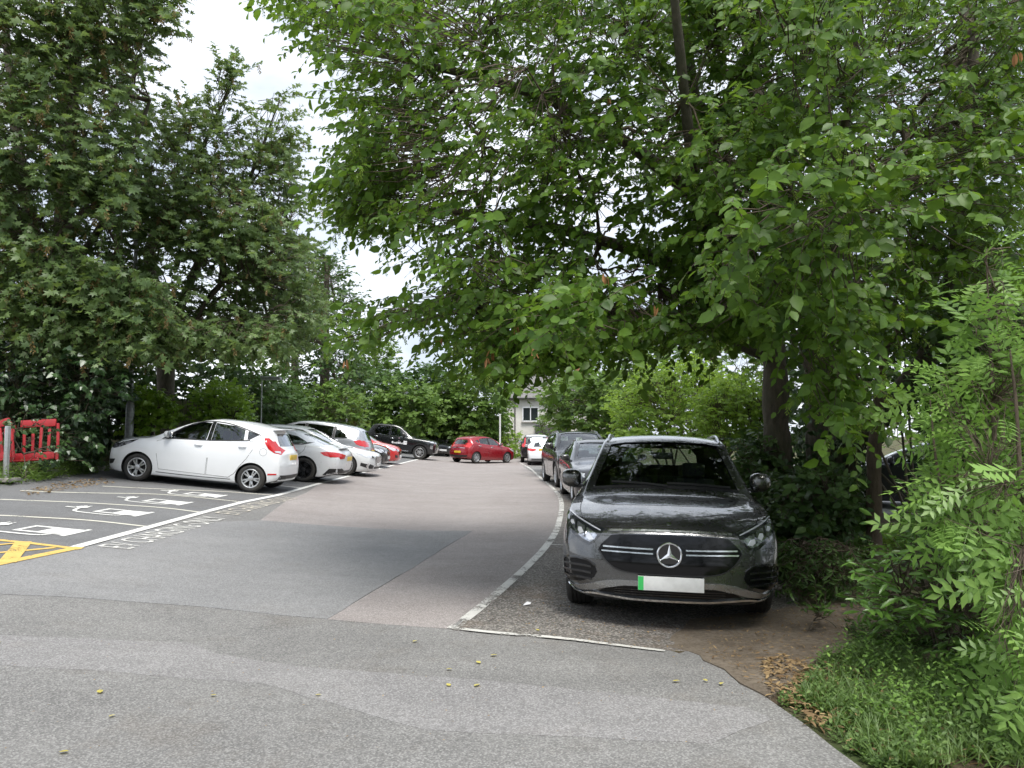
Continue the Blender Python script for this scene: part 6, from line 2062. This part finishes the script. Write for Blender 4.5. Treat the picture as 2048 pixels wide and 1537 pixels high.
    o = link('climbing_ivy', leaves_mesh('climbing_ivy', Q - np.array(b), DD, NN, rng.uniform(.05, .10, len(Q)), T_ivy(), rng.random(len(Q))), r, L_IVY); o['kind'] = 'stuff'
hornbeam()
# trees behind the hornbeam on the right
def back_right():
    b = at(1960, 1000, 14.5); b.z = 0
    A = np.concatenate([region([(1250, -60), (2090, -60), (2090, 620), (1950, 660), (1840, 640), (1500, 560), (1300, 420)], 11.0, 15, 1100), region([(1850, 600), (2090, 560), (2090, 900), (1900, 850)], 9, 14, 160)])
    make_tree('background_tree', 'dark leafy tree filling the gap behind the big tree on the right', b, [([tuple(b), tuple(at(1955, 700, 14)), tuple(at(1940, 300, 13)), tuple(at(1930, -80, 12.5))], [.24, .2, .17, .1])], A, (b.x, b.y, 5), L_DARKG, hubs=60, n=10, length=.6, size=.17, flat=.6, tpl=T_kite(.3), singles=0, twig_r=.006, tip=.012)
    b = at(1745, 1075, 9.0); b.z = gz(b.x, b.y)
    A = region([(1700, 600), (1840, 600), (1850, 690), (1720, 700)], 8.3, 9.6, 50)
    make_tree('slender_tree', 'slender bare brown trunk standing at the gap to the street', b, [([tuple(b), tuple(at(1748, 980, 9.0)), tuple(at(1750, 880, 9.0)), tuple(at(1770, 700, 9.0))], [.10, .085, .08, .05])], A, (b.x, b.y, 3), L_HORN, hubs=10, n=9, length=.4, size=.09, barkm=BARKB, twig_r=.004)
back_right()

# ---- left side: two sycamores, a dark tree and a pale tree behind
def sycamores():
    b = at(120, 870, 20.0); b.z = gz(b.x, b.y)
    A = np.concatenate([
        region([(-60, -60), (345, -60), (330, 40), (290, 120), (260, 180), (290, 260), (270, 330), (240, 470), (330, 600), (260, 700), (150, 690), (0, 660), (-60, 660)], 15.3, 21, 2700, 1.6, .8, 2.0),
        region([(60, 480), (330, 560), (340, 640), (330, 690), (270, 700), (150, 670)], 15.4, 17.5, 260),
        region([(-60, -900), (400, -900), (380, -60), (-60, -60)], 16, 22, 420)])
    make_tree('sycamore_tree', 'large dark green sycamore with brownish seed bunches at the far left', b,
        [([tuple(b), tuple(at(125, 700, 19.6)), tuple(at(130, 400, 19)), tuple(at(150, 100, 18.6)), tuple(at(200, -150, 18.4))], [.34, .28, .24, .17, .1]), ([tuple(at(125, 700, 19.6)), tuple(at(60, 450, 18.6)), tuple(at(20, 150, 18)), tuple(at(0, -100, 18))], [.2, .16, .1, .06]), ([tuple(at(128, 560, 19.4)), tuple(at(220, 420, 18)), tuple(at(300, 200, 17.4))], [.12, .08, .04])],
        A, (b.x, b.y, 7), L_SYC, hubs=120, n=11, length=.75, droop=.35, size=.18, flat=.35, tpl=T_maple(), twig_r=.007, tip=.014, hang=.15, jit=.25, seeds=(.42, L_SEED, .22, T_strand()))
    b = at(330, 870, 23.5); b.z = gz(b.x, b.y)
    A = np.concatenate([
        region([(250, 330), (330, 300), (420, 330), (520, 400), (610, 480), (625, 560), (640, 630), (600, 690), (500, 700), (400, 690), (330, 700), (260, 660), (240, 480)], 17.2, 24, 2000, 1.6, .8, 2.0),
        region([(270, 210), (340, 200), (420, 230), (500, 260), (580, 300), (600, 430), (520, 420), (400, 350), (290, 340)], 18.3, 21.5, 260),
        region([(330, 290), (470, 130), (480, 160), (400, 330)], 19, 21, 70), region([(400, 330), (560, 170), (590, 240), (560, 330), (470, 380)], 19, 21, 85), region([(430, 120), (490, 130), (450, 200)], 19.5, 20.5, 22), region([(520, 300), (600, 230), (590, 330), (600, 430), (520, 420)], 19, 21.5, 70),
        region([(250, 640), (420, 640), (560, 650), (560, 690), (400, 695), (290, 700)], 16.5, 18.5, 200)])
    make_tree('sycamore_tree', 'sycamore with open sprays reaching into the pale sky behind the white hatchback', b,
        [([tuple(b), tuple(at(330, 700, 23)), tuple(at(300, 500, 22)), tuple(at(380, 350, 21)), tuple(at(470, 150, 20))], [.30, .25, .17, .08, .02]), ([tuple(at(330, 700, 23)), tuple(at(400, 520, 21)), tuple(at(480, 400, 20.5)), tuple(at(560, 200, 20))], [.16, .11, .06, .015]), ([tuple(at(335, 720, 23)), tuple(at(450, 560, 20)), tuple(at(600, 480, 19.5))], [.13, .07, .02])],
        A, (b.x, b.y, 6), L_SYC, hubs=110, n=11, length=.70, droop=.28, size=.17, flat=.35, tpl=T_maple(), twig_r=.007, tip=.013, hang=.12, jit=.25, seeds=(.22, L_SEED, .2, T_strand()))
    b = at(650, 870, 36); b.z = gz(b.x, b.y)
    A = region([(600, 500), (640, 490), (680, 530), (710, 590), (705, 680), (720, 780), (640, 850), (560, 850), (570, 700), (610, 620)], 33, 38, 620)
    make_tree('evergreen_tree', 'dark dense tree standing at the end of the left row against the sky', b, [([tuple(b), tuple(at(650, 700, 36)), tuple(at(655, 520, 36))], [.3, .22, .1])], A, (b.x, b.y, 5), L_DARKG, hubs=50, n=9, length=.9, size=.27, tpl=T_kite(.34), flat=.55, twig_r=.01, tip=.02)
    b = at(590, 870, 42); b.z = gz(b.x, b.y)
    A = region([(540, 520), (580, 480), (640, 500), (660, 600), (620, 700), (540, 760), (520, 640)], 39, 44, 420)
    make_tree('pale_tree', 'lighter green tree rising behind the sycamores', b, [([tuple(b), tuple(at(590, 700, 42)), tuple(at(590, 520, 42))], [.25, .2, .08])], A, (b.x, b.y, 6), L_MIDG, hubs=40, n=9, length=.9, size=.26, tpl=T_kite(.32), flat=.5, twig_r=.01, tip=.02)
sycamores()

def bush(name, label, poly, d0, d1, n, leaf, size, tpl=None, cat='shrub', length=.4, per=9, group=None, flat=.5, hubs=24, base=None, stems=5, droop=.1, singles=0, hang=.2, pw=1.0, ctr_z=.8):
    A = region(poly, d0, d1, n, pw)
    if base is None:
        c = A.mean(0); bx, by = c[0], c[1]
        base = np.array((bx, by, gz(bx, by)))
    base = np.asarray(base, float)
    st = []
    for k in range(stems):
        tgt = A[rng.integers(len(A))]
        q = base + np.array((rng.uniform(-.25, .25), rng.uniform(-.2, .2), -.05))
        k_ = min(1.0, max(.15, (tgt[2] - base[2]) / 1.2))
        st.append(([tuple(q), tuple(q * .6 + tgt * .4 + np.array((0, 0, .15 * k_))), tuple(q * .2 + tgt * .8)], [.03 * k_, .022 * k_, .010 * k_]))
    return make_tree(name, label, base, st, A, (base[0], base[1], base[2] + ctr_z), leaf, hubs=hubs, cat=cat, group=group, n=per, length=length, droop=droop, size=size, flat=flat, tpl=tpl or T_kite(.32), twig_r=.004, tip=.008, singles=singles, hang=hang, trunk_sides=6)
bush('boundary_hedge', 'tall dark boundary hedge behind the sycamore trunks', [(-80, 560), (300, 600), (420, 700), (560, 740), (560, 880), (-80, 900)], 25, 28, 1900, L_DARKG, .28, T_kite(.38), 'hedge', .6, 9, stems=10, ctr_z=2)
bush('boundary_hedge', 'dense dark hedge behind the thick trunk on the right', [(1540, 560), (2090, 520), (2090, 860), (1880, 860), (1820, 800), (1700, 820), (1670, 1000), (1580, 1000)], 12.5, 15.5, 900, L_DARKG, .2, T_kite(.38), 'hedge', .5, 9, stems=8, ctr_z=2)
GB = 'trees along the back of the car park'
# ivy wall on the left
bush('ivy_hedge', 'tall dark ivy mass behind the red barriers', [(-60, 680), (120, 690), (250, 740), (255, 790), (190, 830), (178, 925), (110, 915), (60, 905), (-60, 900)], 15.0, 18.5, 1050, L_IVY, .15, T_ivy(), 'hedge', .35, 10, flat=.25, hang=.8, pw=.7)
bush('ivy_hedge', 'shaded ivy behind the white hatchback bonnet', [(170, 750), (262, 760), (262, 880), (170, 890)], 19.3, 20.6, 260, L_IVY, .15, T_ivy(), 'hedge', .3, 9, flat=.3, hang=.7)
bush('ivy_hedge', 'ivy and bramble in painted sunlit colour right of the lamp post', [(262, 770), (330, 800), (362, 830), (340, 850), (280, 870), (262, 880)], 18.8, 20.5, 330, L_LBR, .14, T_ivy(), 'hedge', .3, 9, flat=.3, hang=.6)  # sunlight put in by the lighter leaf colour
bush('laurel_bush', 'rounded bright green bush behind the white hatchback roof', [(390, 800), (405, 780), (450, 772), (480, 785), (492, 815), (490, 870), (390, 870)], 20.0, 22.5, 480, L_LBR, .15, T_ovate(), 'bush', .35, 9, flat=.4)
bush('dark_shrub', 'dark shrub behind the thin grey post', [(500, 790), (560, 770), (600, 790), (610, 870), (500, 880)], 27, 31, 480, L_DARKG, .22, None, 'shrub', .5)
bush('dark_shrub', 'mid green shrub above the grey people carrier', [(580, 790), (640, 770), (690, 780), (720, 820), (715, 880), (580, 880)], 31, 35, 520, L_MIDG, .24, None, 'shrub', .5)
for (pl, d0, d1, n, lf, lab) in (
    ([(690, 760), (720, 735), (770, 745), (790, 800), (780, 870), (690, 880)], 49, 53, 300, L_DARKG, 'dark tree above the black pickup cab'),
    ([(755, 800), (790, 770), (850, 780), (870, 830), (850, 865), (760, 860)], 47, 50, 260, L_MIDG, 'yellowish green tree above the pickup bonnet'),
    ([(800, 760), (850, 735), (900, 750), (920, 800), (900, 880), (830, 870)], 52, 56, 320, L_DARKG, 'darker tree left of the dark red hatchback'),
    ([(870, 780), (920, 745), (980, 760), (1005, 810), (1000, 870), (900, 880)], 50, 54, 380, L_MIDG, 'grey-green leafy tree above the dark red hatchback'),
    ([(700, 700), (780, 690), (800, 760), (700, 790)], 58, 62, 160, L_MIDG, 'pale distant tree crown behind the pickup'),
    ([(960, 690), (990, 690), (1000, 800), (955, 800)], 64, 67, 70, L_MIDG, 'thin distant birch crown left of the house')):
    bush('back_tree', lab, pl, d0, d1, int(n * 1.7), lf, .38, T_kite(.36), 'tree', .9, 9, GB, stems=4, ctr_z=3)
bush('back_hedge', 'dark hedge bottoms behind the pickup and dark red hatchback', [(690, 835), (1003, 835), (1003, 895), (690, 895)], 55, 58, 1000, L_DARKG, .42, T_kite(.36), 'hedge', .7, 9, stems=8, ctr_z=1)
bush('clipped_hedge', 'low clipped green hedge right of the dark red hatchback', [(1002, 868), (1042, 866), (1048, 912), (1002, 912)], 50, 54, 260, L_BRIGHT, .16, None, 'hedge', .3)
bush('young_tree', 'small pale green tree in front of the house wall', [(1078, 840), (1095, 828), (1110, 850), (1100, 872), (1080, 872)], 50, 52, 70, L_MIDG, .2, None, 'tree', .5)
# right side behind the row of cars
bush('hedge_tree', 'green shrubby tree right of the house above the tall black SUV', [(1090, 790), (1140, 760), (1240, 740), (1260, 800), (1250, 870), (1200, 880), (1110, 850)], 27, 33, 620, L_MIDG, .26, T_ovate(), 'tree', .6)
bush('hedge_tree', 'green foliage under the big tree above the bright shrubs', [(1240, 700), (1400, 670), (1560, 660), (1570, 830), (1240, 830)], 22, 26, 620, L_MIDG, .22, T_ovate(), 'tree', .5, ctr_z=3)
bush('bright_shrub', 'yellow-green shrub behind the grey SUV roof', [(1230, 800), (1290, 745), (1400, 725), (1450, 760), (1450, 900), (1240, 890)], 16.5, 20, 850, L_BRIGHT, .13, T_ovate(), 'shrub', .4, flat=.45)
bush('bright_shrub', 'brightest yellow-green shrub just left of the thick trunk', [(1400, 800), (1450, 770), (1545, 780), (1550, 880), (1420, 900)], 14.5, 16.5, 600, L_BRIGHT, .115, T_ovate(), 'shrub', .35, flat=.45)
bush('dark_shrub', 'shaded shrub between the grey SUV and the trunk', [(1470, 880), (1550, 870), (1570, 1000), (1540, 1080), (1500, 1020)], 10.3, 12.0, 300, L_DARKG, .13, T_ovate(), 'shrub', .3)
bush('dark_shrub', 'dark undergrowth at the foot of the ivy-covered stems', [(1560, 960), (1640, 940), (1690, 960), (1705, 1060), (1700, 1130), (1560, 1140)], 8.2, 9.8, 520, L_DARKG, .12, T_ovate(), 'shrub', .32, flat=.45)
bush('dark_shrub', 'low dark undergrowth right of the grey SUV wheel', [(1560, 1080), (1700, 1080), (1740, 1160), (1690, 1190), (1570, 1180)], 7.0, 8.2, 260, L_DARKG, .085, T_lance(), 'shrub', .3, flat=.4)
bush('hedge_tree', 'distant greenery on the side street', [(1650, 760), (1850, 740), (2080, 740), (2080, 930), (1830, 925), (1800, 905), (1650, 905)], 24, 30, 380, L_MIDG, .2, None, 'tree', .6)
bush('hedge_tree', 'dense foliage behind the ash shrub at the right edge', [(1880, 620), (2090, 620), (2090, 1000), (1920, 1000), (1870, 960), (1880, 880)], 7.5, 10.5, 620, L_DARKG, .15, T_ovate(), 'shrub', .4)
# foreground right: laurel, ash, weeds
bush('laurel_bush', 'glossy narrow-leaved laurel low on the right bank', [(1760, 1130), (1810, 1080), (1900, 1080), (2000, 1120), (2060, 1180), (2060, 1330), (1900, 1330), (1800, 1300), (1755, 1240), (1745, 1190)], 4.6, 6.2, 330, L_LAUR, .105, T_lance(), 'bush', .3, 8, flat=.55, singles=200, hang=.05, droop=-.15)
bush('laurel_bush', 'bushy laurel below the ash leaves near the street gap', [(1820, 1040), (1860, 990), (1930, 960), (1970, 1050), (1920, 1110), (1830, 1100)], 5.6, 7.0, 200, L_LAUR, .10, T_lance(), 'bush', .3, 8, flat=.5, singles=100, hang=.1, droop=-.1)
bush('seedling', 'small leafy seedling by the grey SUV wheel', [(1610, 1205), (1650, 1195), (1660, 1240), (1615, 1240)], 6.0, 6.3, 9, L_LAUR, .085, T_lance(), 'plant', .16, 7, flat=.5, stems=2, hubs=3, hang=-.1, droop=-.3, ctr_z=.1)
bush('ivy_hedge', 'loose ivy trails hanging over the red barriers', [(-40, 830), (120, 830), (125, 890), (100, 935), (-40, 935)], 13.9, 14.4, 34, L_IVY, .09, T_ivy(), 'hedge', .3, 8, flat=.25, hang=.9, stems=3, hubs=8)
def ash():
    base = np.array(G(2010, 1400)); 
    polys = [([(1960, 480), (2000, 500), (2010, 620), (1960, 640)], 4.5, 4.9, 14), ([(1910, 560), (2048, 600), (2090, 700), (2048, 780), (1940, 760)], 4.4, 5.2, 85), ([(1850, 780), (1900, 720), (2090, 720), (2090, 1000), (1950, 980), (1880, 900)], 4.2, 5.2, 230), ([(1850, 960), (2090, 900), (2090, 1150), (1980, 1150), (1880, 1050)], 4.0, 5.0, 220), ([(1990, 1150), (2090, 1100), (2090, 1420), (2010, 1400), (1960, 1300)], 3.6, 4.4, 120)]
    polys = [([(u + 14, v) for u, v in p], a, b_, int(n * 1.25)) for p, a, b_, n in polys]
    A = np.concatenate([region(p, a, b_, n) for p, a, b_, n in polys])
    T = lambda u, v, d: tuple(at(u, v, d))
    st = [([tuple(base), T(2000, 1100, 4.6), T(1985, 800, 4.7), T(1972, 500, 4.7)], [.022, .018, .012, .004]), ([tuple(base), T(1950, 1150, 4.6), T(1880, 960, 4.6), T(1860, 800, 4.6)], [.02, .014, .009, .004]), ([tuple(base), T(2040, 1100, 4.4), T(2035, 850, 4.4), T(2020, 700, 4.4)], [.02, .016, .011, .005])]
    make_tree('ash_sapling', 'bright green ash sapling with paired leaflets at the right edge', base, st, A, (base[0] + .1, base[1], 1.6), L_ASH, hubs=18, n=1, length=.12, droop=.05, size=.30, flat=.75, tpl=T_frond(5), singles=290, hang=.12, side=.2, jit=.55, twig_r=.0018, tip=.0028, barkm=BARKB, cat='sapling')
ash()
# unseen trees added behind the viewer to darken the reflections in the cars
for i, (x, y, w, h) in enumerate(((-15, -13, 4.5, 9.5), (-7, -15, 4.5, 11), (1.5, -13.5, 4.5, 10), (9.5, -14, 5, 11), (16, -9, 4.5, 9))):
    q = rng.normal(0, 1, (420, 3)); q = unit(q) * rng.random((420, 1)) ** .4
    A = np.array((x, y, h * .5)) + q * np.array((w, 3.0, h * .5))
    A = A[A[:, 2] > .5]
    b = np.array((x, y, gz(x, y)))
    make_tree('added_rear_tree', ['leftmost', 'second from left', 'middle', 'second from right', 'rightmost'][i] + ' of the five unseen trees added behind the viewer for reflections', b, [([tuple(b), (x + .2, y, h * .4), (x, y, h * .8)], [.3, .22, .1])], A, (x, y, h * .45), L_DARKG, hubs=30, n=9, length=.9, size=.36, flat=.5, tpl=T_kite(.36), twigs=False, group='unseen trees added behind the viewer')
# ---- ground cover, litter and fallen leaves
def T_blade():
    V = [(0, .03, 0), (0, -.03, 0), (.55, -.02, .35), (.55, .02, .35), (1, 0, .45)]
    return np.array(V, float), np.array([(0, 1, 2), (0, 2, 3), (3, 2, 4)])
def weeds(name, label, poly_px, n, mat, size, per=7, hgt=.16, tpl=None):
    P = gpx(poly_px)
    xs = [p[0] for p in P]; ys = [p[1] for p in P]
    A = []
    while len(A) < n:
        x, y = rng.uniform(min(xs), max(xs)), rng.uniform(min(ys), max(ys))
        if in_poly(x, y, P) and rng.random() < .35 + .65 * (math.sin(x * 5.1) * math.sin(y * 4.3) > -.35): A.append((x, y, gz(x, y)))
    A = np.array(A); k = len(A)
    h = hgt * rng.uniform(.35, 1.3, k)
    lean = rng.normal(0, .22, (k, 2))
    t = (np.arange(per) + .5) / per
    Q = np.repeat(A[:, None, :], per, 1)
    Q[:, :, 2] += h[:, None] * t[None]
    Q[:, :, :2] += lean[:, None, :] * (h[:, None] * t[None])[:, :, None]
    a = rng.uniform(0, 6.28, (k, 1)) + np.arange(per)[None] * 2.4
    D = np.stack([np.cos(a), np.sin(a), .35 + .3 * rng.random((k, per))], -1)
    Nn = np.array((0, 0, 1.0)) + rng.normal(0, .3, (k, per, 3))
    S = size * rng.uniform(.5, 1.2, (k, per)) * (1.1 - .5 * t[None])
    o = link(name, leaves_mesh(name, Q.reshape(-1, 3), D.reshape(-1, 3), Nn.reshape(-1, 3), S.reshape(-1), tpl or T_kite(.24), np.clip(np.repeat(rng.normal(.45, .25, k), per), 0, 1)), None, mat)
    tag(o, label, 'ground cover', None, 'stuff')
    return o
weeds('weeds', 'soft green weeds on the bank at the bottom right', [(1650, 1310), (1740, 1280), (1830, 1320), (1950, 1380), (2060, 1420), (2060, 1560), (1760, 1545), (1650, 1470), (1590, 1430), (1620, 1370)], 640, L_WEED, .055, 8, .12)
weeds('grass_tufts', 'thin upright grass among the weeds at the bottom right', [(1600, 1400), (1740, 1300), (1950, 1380), (2060, 1420), (2060, 1560), (1760, 1545), (1650, 1470)], 900, L_WEED, .13, 5, .05, T_blade())
weeds('weeds', 'taller pale weeds standing in the ground cover', [(1680, 1340), (1780, 1320), (1950, 1400), (2060, 1450), (2060, 1540), (1800, 1530), (1700, 1450)], 110, L_ASH, .05, 12, .30)
weeds('weeds', 'sparse low weeds along the asphalt edge', [(1540, 1400), (1600, 1390), (1700, 1440), (1900, 1530), (1760, 1550), (1640, 1470)], 260, L_WEED, .035, 6, .05)
weeds('weeds', 'low weeds under the laurel', [(1690, 1240), (1760, 1260), (2060, 1330), (2060, 1420), (1830, 1330), (1700, 1290)], 260, L_DARKG, .05, 7, .10)
weeds('verge_plants', 'grass and ivy ground cover on the left verge', [(-60, 935), (60, 932), (205, 925), (215, 945), (100, 962), (-60, 985)], 900, L_MIDG, .12, 8, .30, T_lance())
weeds('verge_plants', 'rough grass on the verge by the street gap', [(1700, 1080), (1800, 1060), (1830, 1100), (1700, 1130)], 300, L_BRIGHT, .10, 7, .16, T_lance())
def litter(name, label, poly_px, n, mat, s0, s1, tpl, z=.012):
    P = gpx(poly_px); xs = [p[0] for p in P]; ys = [p[1] for p in P]
    A = []
    while len(A) < n:
        x, y = rng.uniform(min(xs), max(xs)), rng.uniform(min(ys), max(ys))
        if in_poly(x, y, P): A.append((x, y, gz(x, y) + z + rng.random() * .02))
    A = np.array(A); k = len(A)
    D = np.stack([rng.normal(0, 1, k), rng.normal(0, 1, k), rng.normal(0, .15, k)], -1)
    Nn = np.array((0, 0, 1.0)) + rng.normal(0, .35, (k, 3))
    o = link(name, leaves_mesh(name, A, D, Nn, rng.uniform(s0, s1, k), tpl, rng.random(k)), None, mat)
    tag(o, label, 'litter', None, 'stuff')
litter('leaf_litter', 'dry straw-coloured leaves at the corner of the bank', [(1520, 1320), (1580, 1315), (1650, 1350), (1700, 1430), (1640, 1470), (1540, 1390)], 480, L_STRAW, .03, .075, T_lance(), .022)
litter('leaf_litter', 'scattered dead leaves among the weeds', [(1560, 1380), (1750, 1300), (2060, 1440), (2060, 1540), (1780, 1545), (1620, 1460)], 620, L_STRAW, .02, .07, T_lance(), .03)
litter('leaf_litter', 'fine debris on the worn parking strip', [(960, 1235), (1130, 1180), (1560, 1235), (1490, 1330), (1350, 1310), (1010, 1270)], 500, L_STRAW, .008, .028, T_kite(.2), .018)
litter('leaf_litter', 'dead leaves gathered along the left kerb', [(40, 985), (110, 970), (205, 958), (230, 968), (120, 984), (60, 995)], 320, L_STRAW, .03, .09, T_kite(.25), .02)
litter('leaf_litter', 'bark bits and dry leaves on the bare dirt', [(1400, 1240), (1560, 1220), (1720, 1210), (1740, 1270), (1600, 1340), (1530, 1390), (1420, 1320)], 700, L_STRAW, .010, .045, T_lance(), .03)
litter('leaf_litter', 'fine debris over the near asphalt', [(0, 1290), (900, 1260), (1500, 1330), (1560, 1400), (1400, 1500), (0, 1530)], 160, L_STRAW, .006, .02, T_kite(.2), .016)
# single yellow leaves
YL = ['largest yellow leaf on the asphalt, in the middle of the foreground', 'yellow leaf left of the pair below the foreground crack', 'yellow leaf right of the pair below the foreground crack', 'yellow leaf left of the pair above the foreground crack', 'yellow leaf right of the pair above the foreground crack', 'yellow leaf alone at the lower left of the foreground', 'yellow leaf nearest the bottom left corner', 'pale yellow leaf between the two leaves at lower left', 'yellow leaf at the very left edge of the picture', 'leftmost of three yellow leaves near the dirt edge', 'middle of three yellow leaves near the dirt edge', 'rightmost of three yellow leaves near the dirt edge', 'yellow leaf just below the corner of the painted lines', 'yellow leaf beside the thin worn line in front of the SUV', 'yellow leaf left of the corner where the white lines meet', 'yellow leaf left of centre near the trench repair strip']
V_, F_ = T_ovate()
ym = [np_mesh('fallen_leaf', V_ * np.array((1, 1, .5)), F_, np.full(len(V_), q)) for q in (.1, .5, .9)]
for m_ in ym: m_.materials.append(L_YEL)
for i, (u, v) in enumerate(((630, 1395), (900, 1377), (958, 1373), (892, 1343), (960, 1331), (230, 1435), (118, 1510), (200, 1391), (3, 1288), (1345, 1367), (1415, 1367), (1444, 1370), (980, 1315), (1078, 1265), (833, 1285), (420, 1396))):
    p = G(u, v, .015)
    o = link('fallen_leaf', ym[i % 3], None)
    s_ = .038 + .02 * ((i * 7) % 5) / 5
    o.location = p; o.scale = (s_, s_, s_); o.rotation_euler = (R(8 * ((i % 3) - 1)), R(-6), i * 2.1)
    tag(o, YL[i], 'leaf', 'yellow leaves fallen on the asphalt')
def stone(u, v, s_, label):
    p = G(u, v)
    bm = bmesh.new(); bmesh.ops.create_icosphere(bm, subdivisions=3, radius=.5)
    rr = random.Random(int(u))
    ph = [rr.uniform(0, 6) for _ in range(3)]
    for w in bm.verts:
        c = w.co; k = 1 + .16 * math.sin(c.x * 7 + ph[0]) + .14 * math.sin(c.y * 8 + ph[1]) + .12 * math.sin(c.z * 9 + ph[2])
        w.co = Vector((c.x * s_[0] * k, c.y * s_[1] * k, c.z * s_[2] * k))
    me = bpy.data.meshes.new('stone'); bm.to_mesh(me); bm.free()
    o = link('stone', me, None, M('stone_brown', (.24, .17, .13), .9, var=.4, scale=12, bmp=.6), 60)
    o.location = p + Vector((0, 0, s_[2] * .3))
    tag(o, label, 'stone')
stone(1865, 1330, (.16, .12, .09), 'reddish brown stone among the weeds on the bank')
stone(1702, 1242, (.05, .04, .06), 'small pale stone under the laurel leaves')
def paper(u, v):
    p = G(u, v, .02)
    V = [(0, 0, 0), (.07, .01, .012), (.075, .045, .02), (.01, .05, .004), (.04, .028, .03)]
    o = link('paper_scrap', mesh('paper_scrap', V, [(0, 1, 4), (1, 2, 4), (2, 3, 4), (3, 0, 4)]), None, K_WHITEP)
    o.location = p; tag(o, 'crumpled white paper scrap by the grey SUV front tyre', 'litter')
paper(1046, 1216)
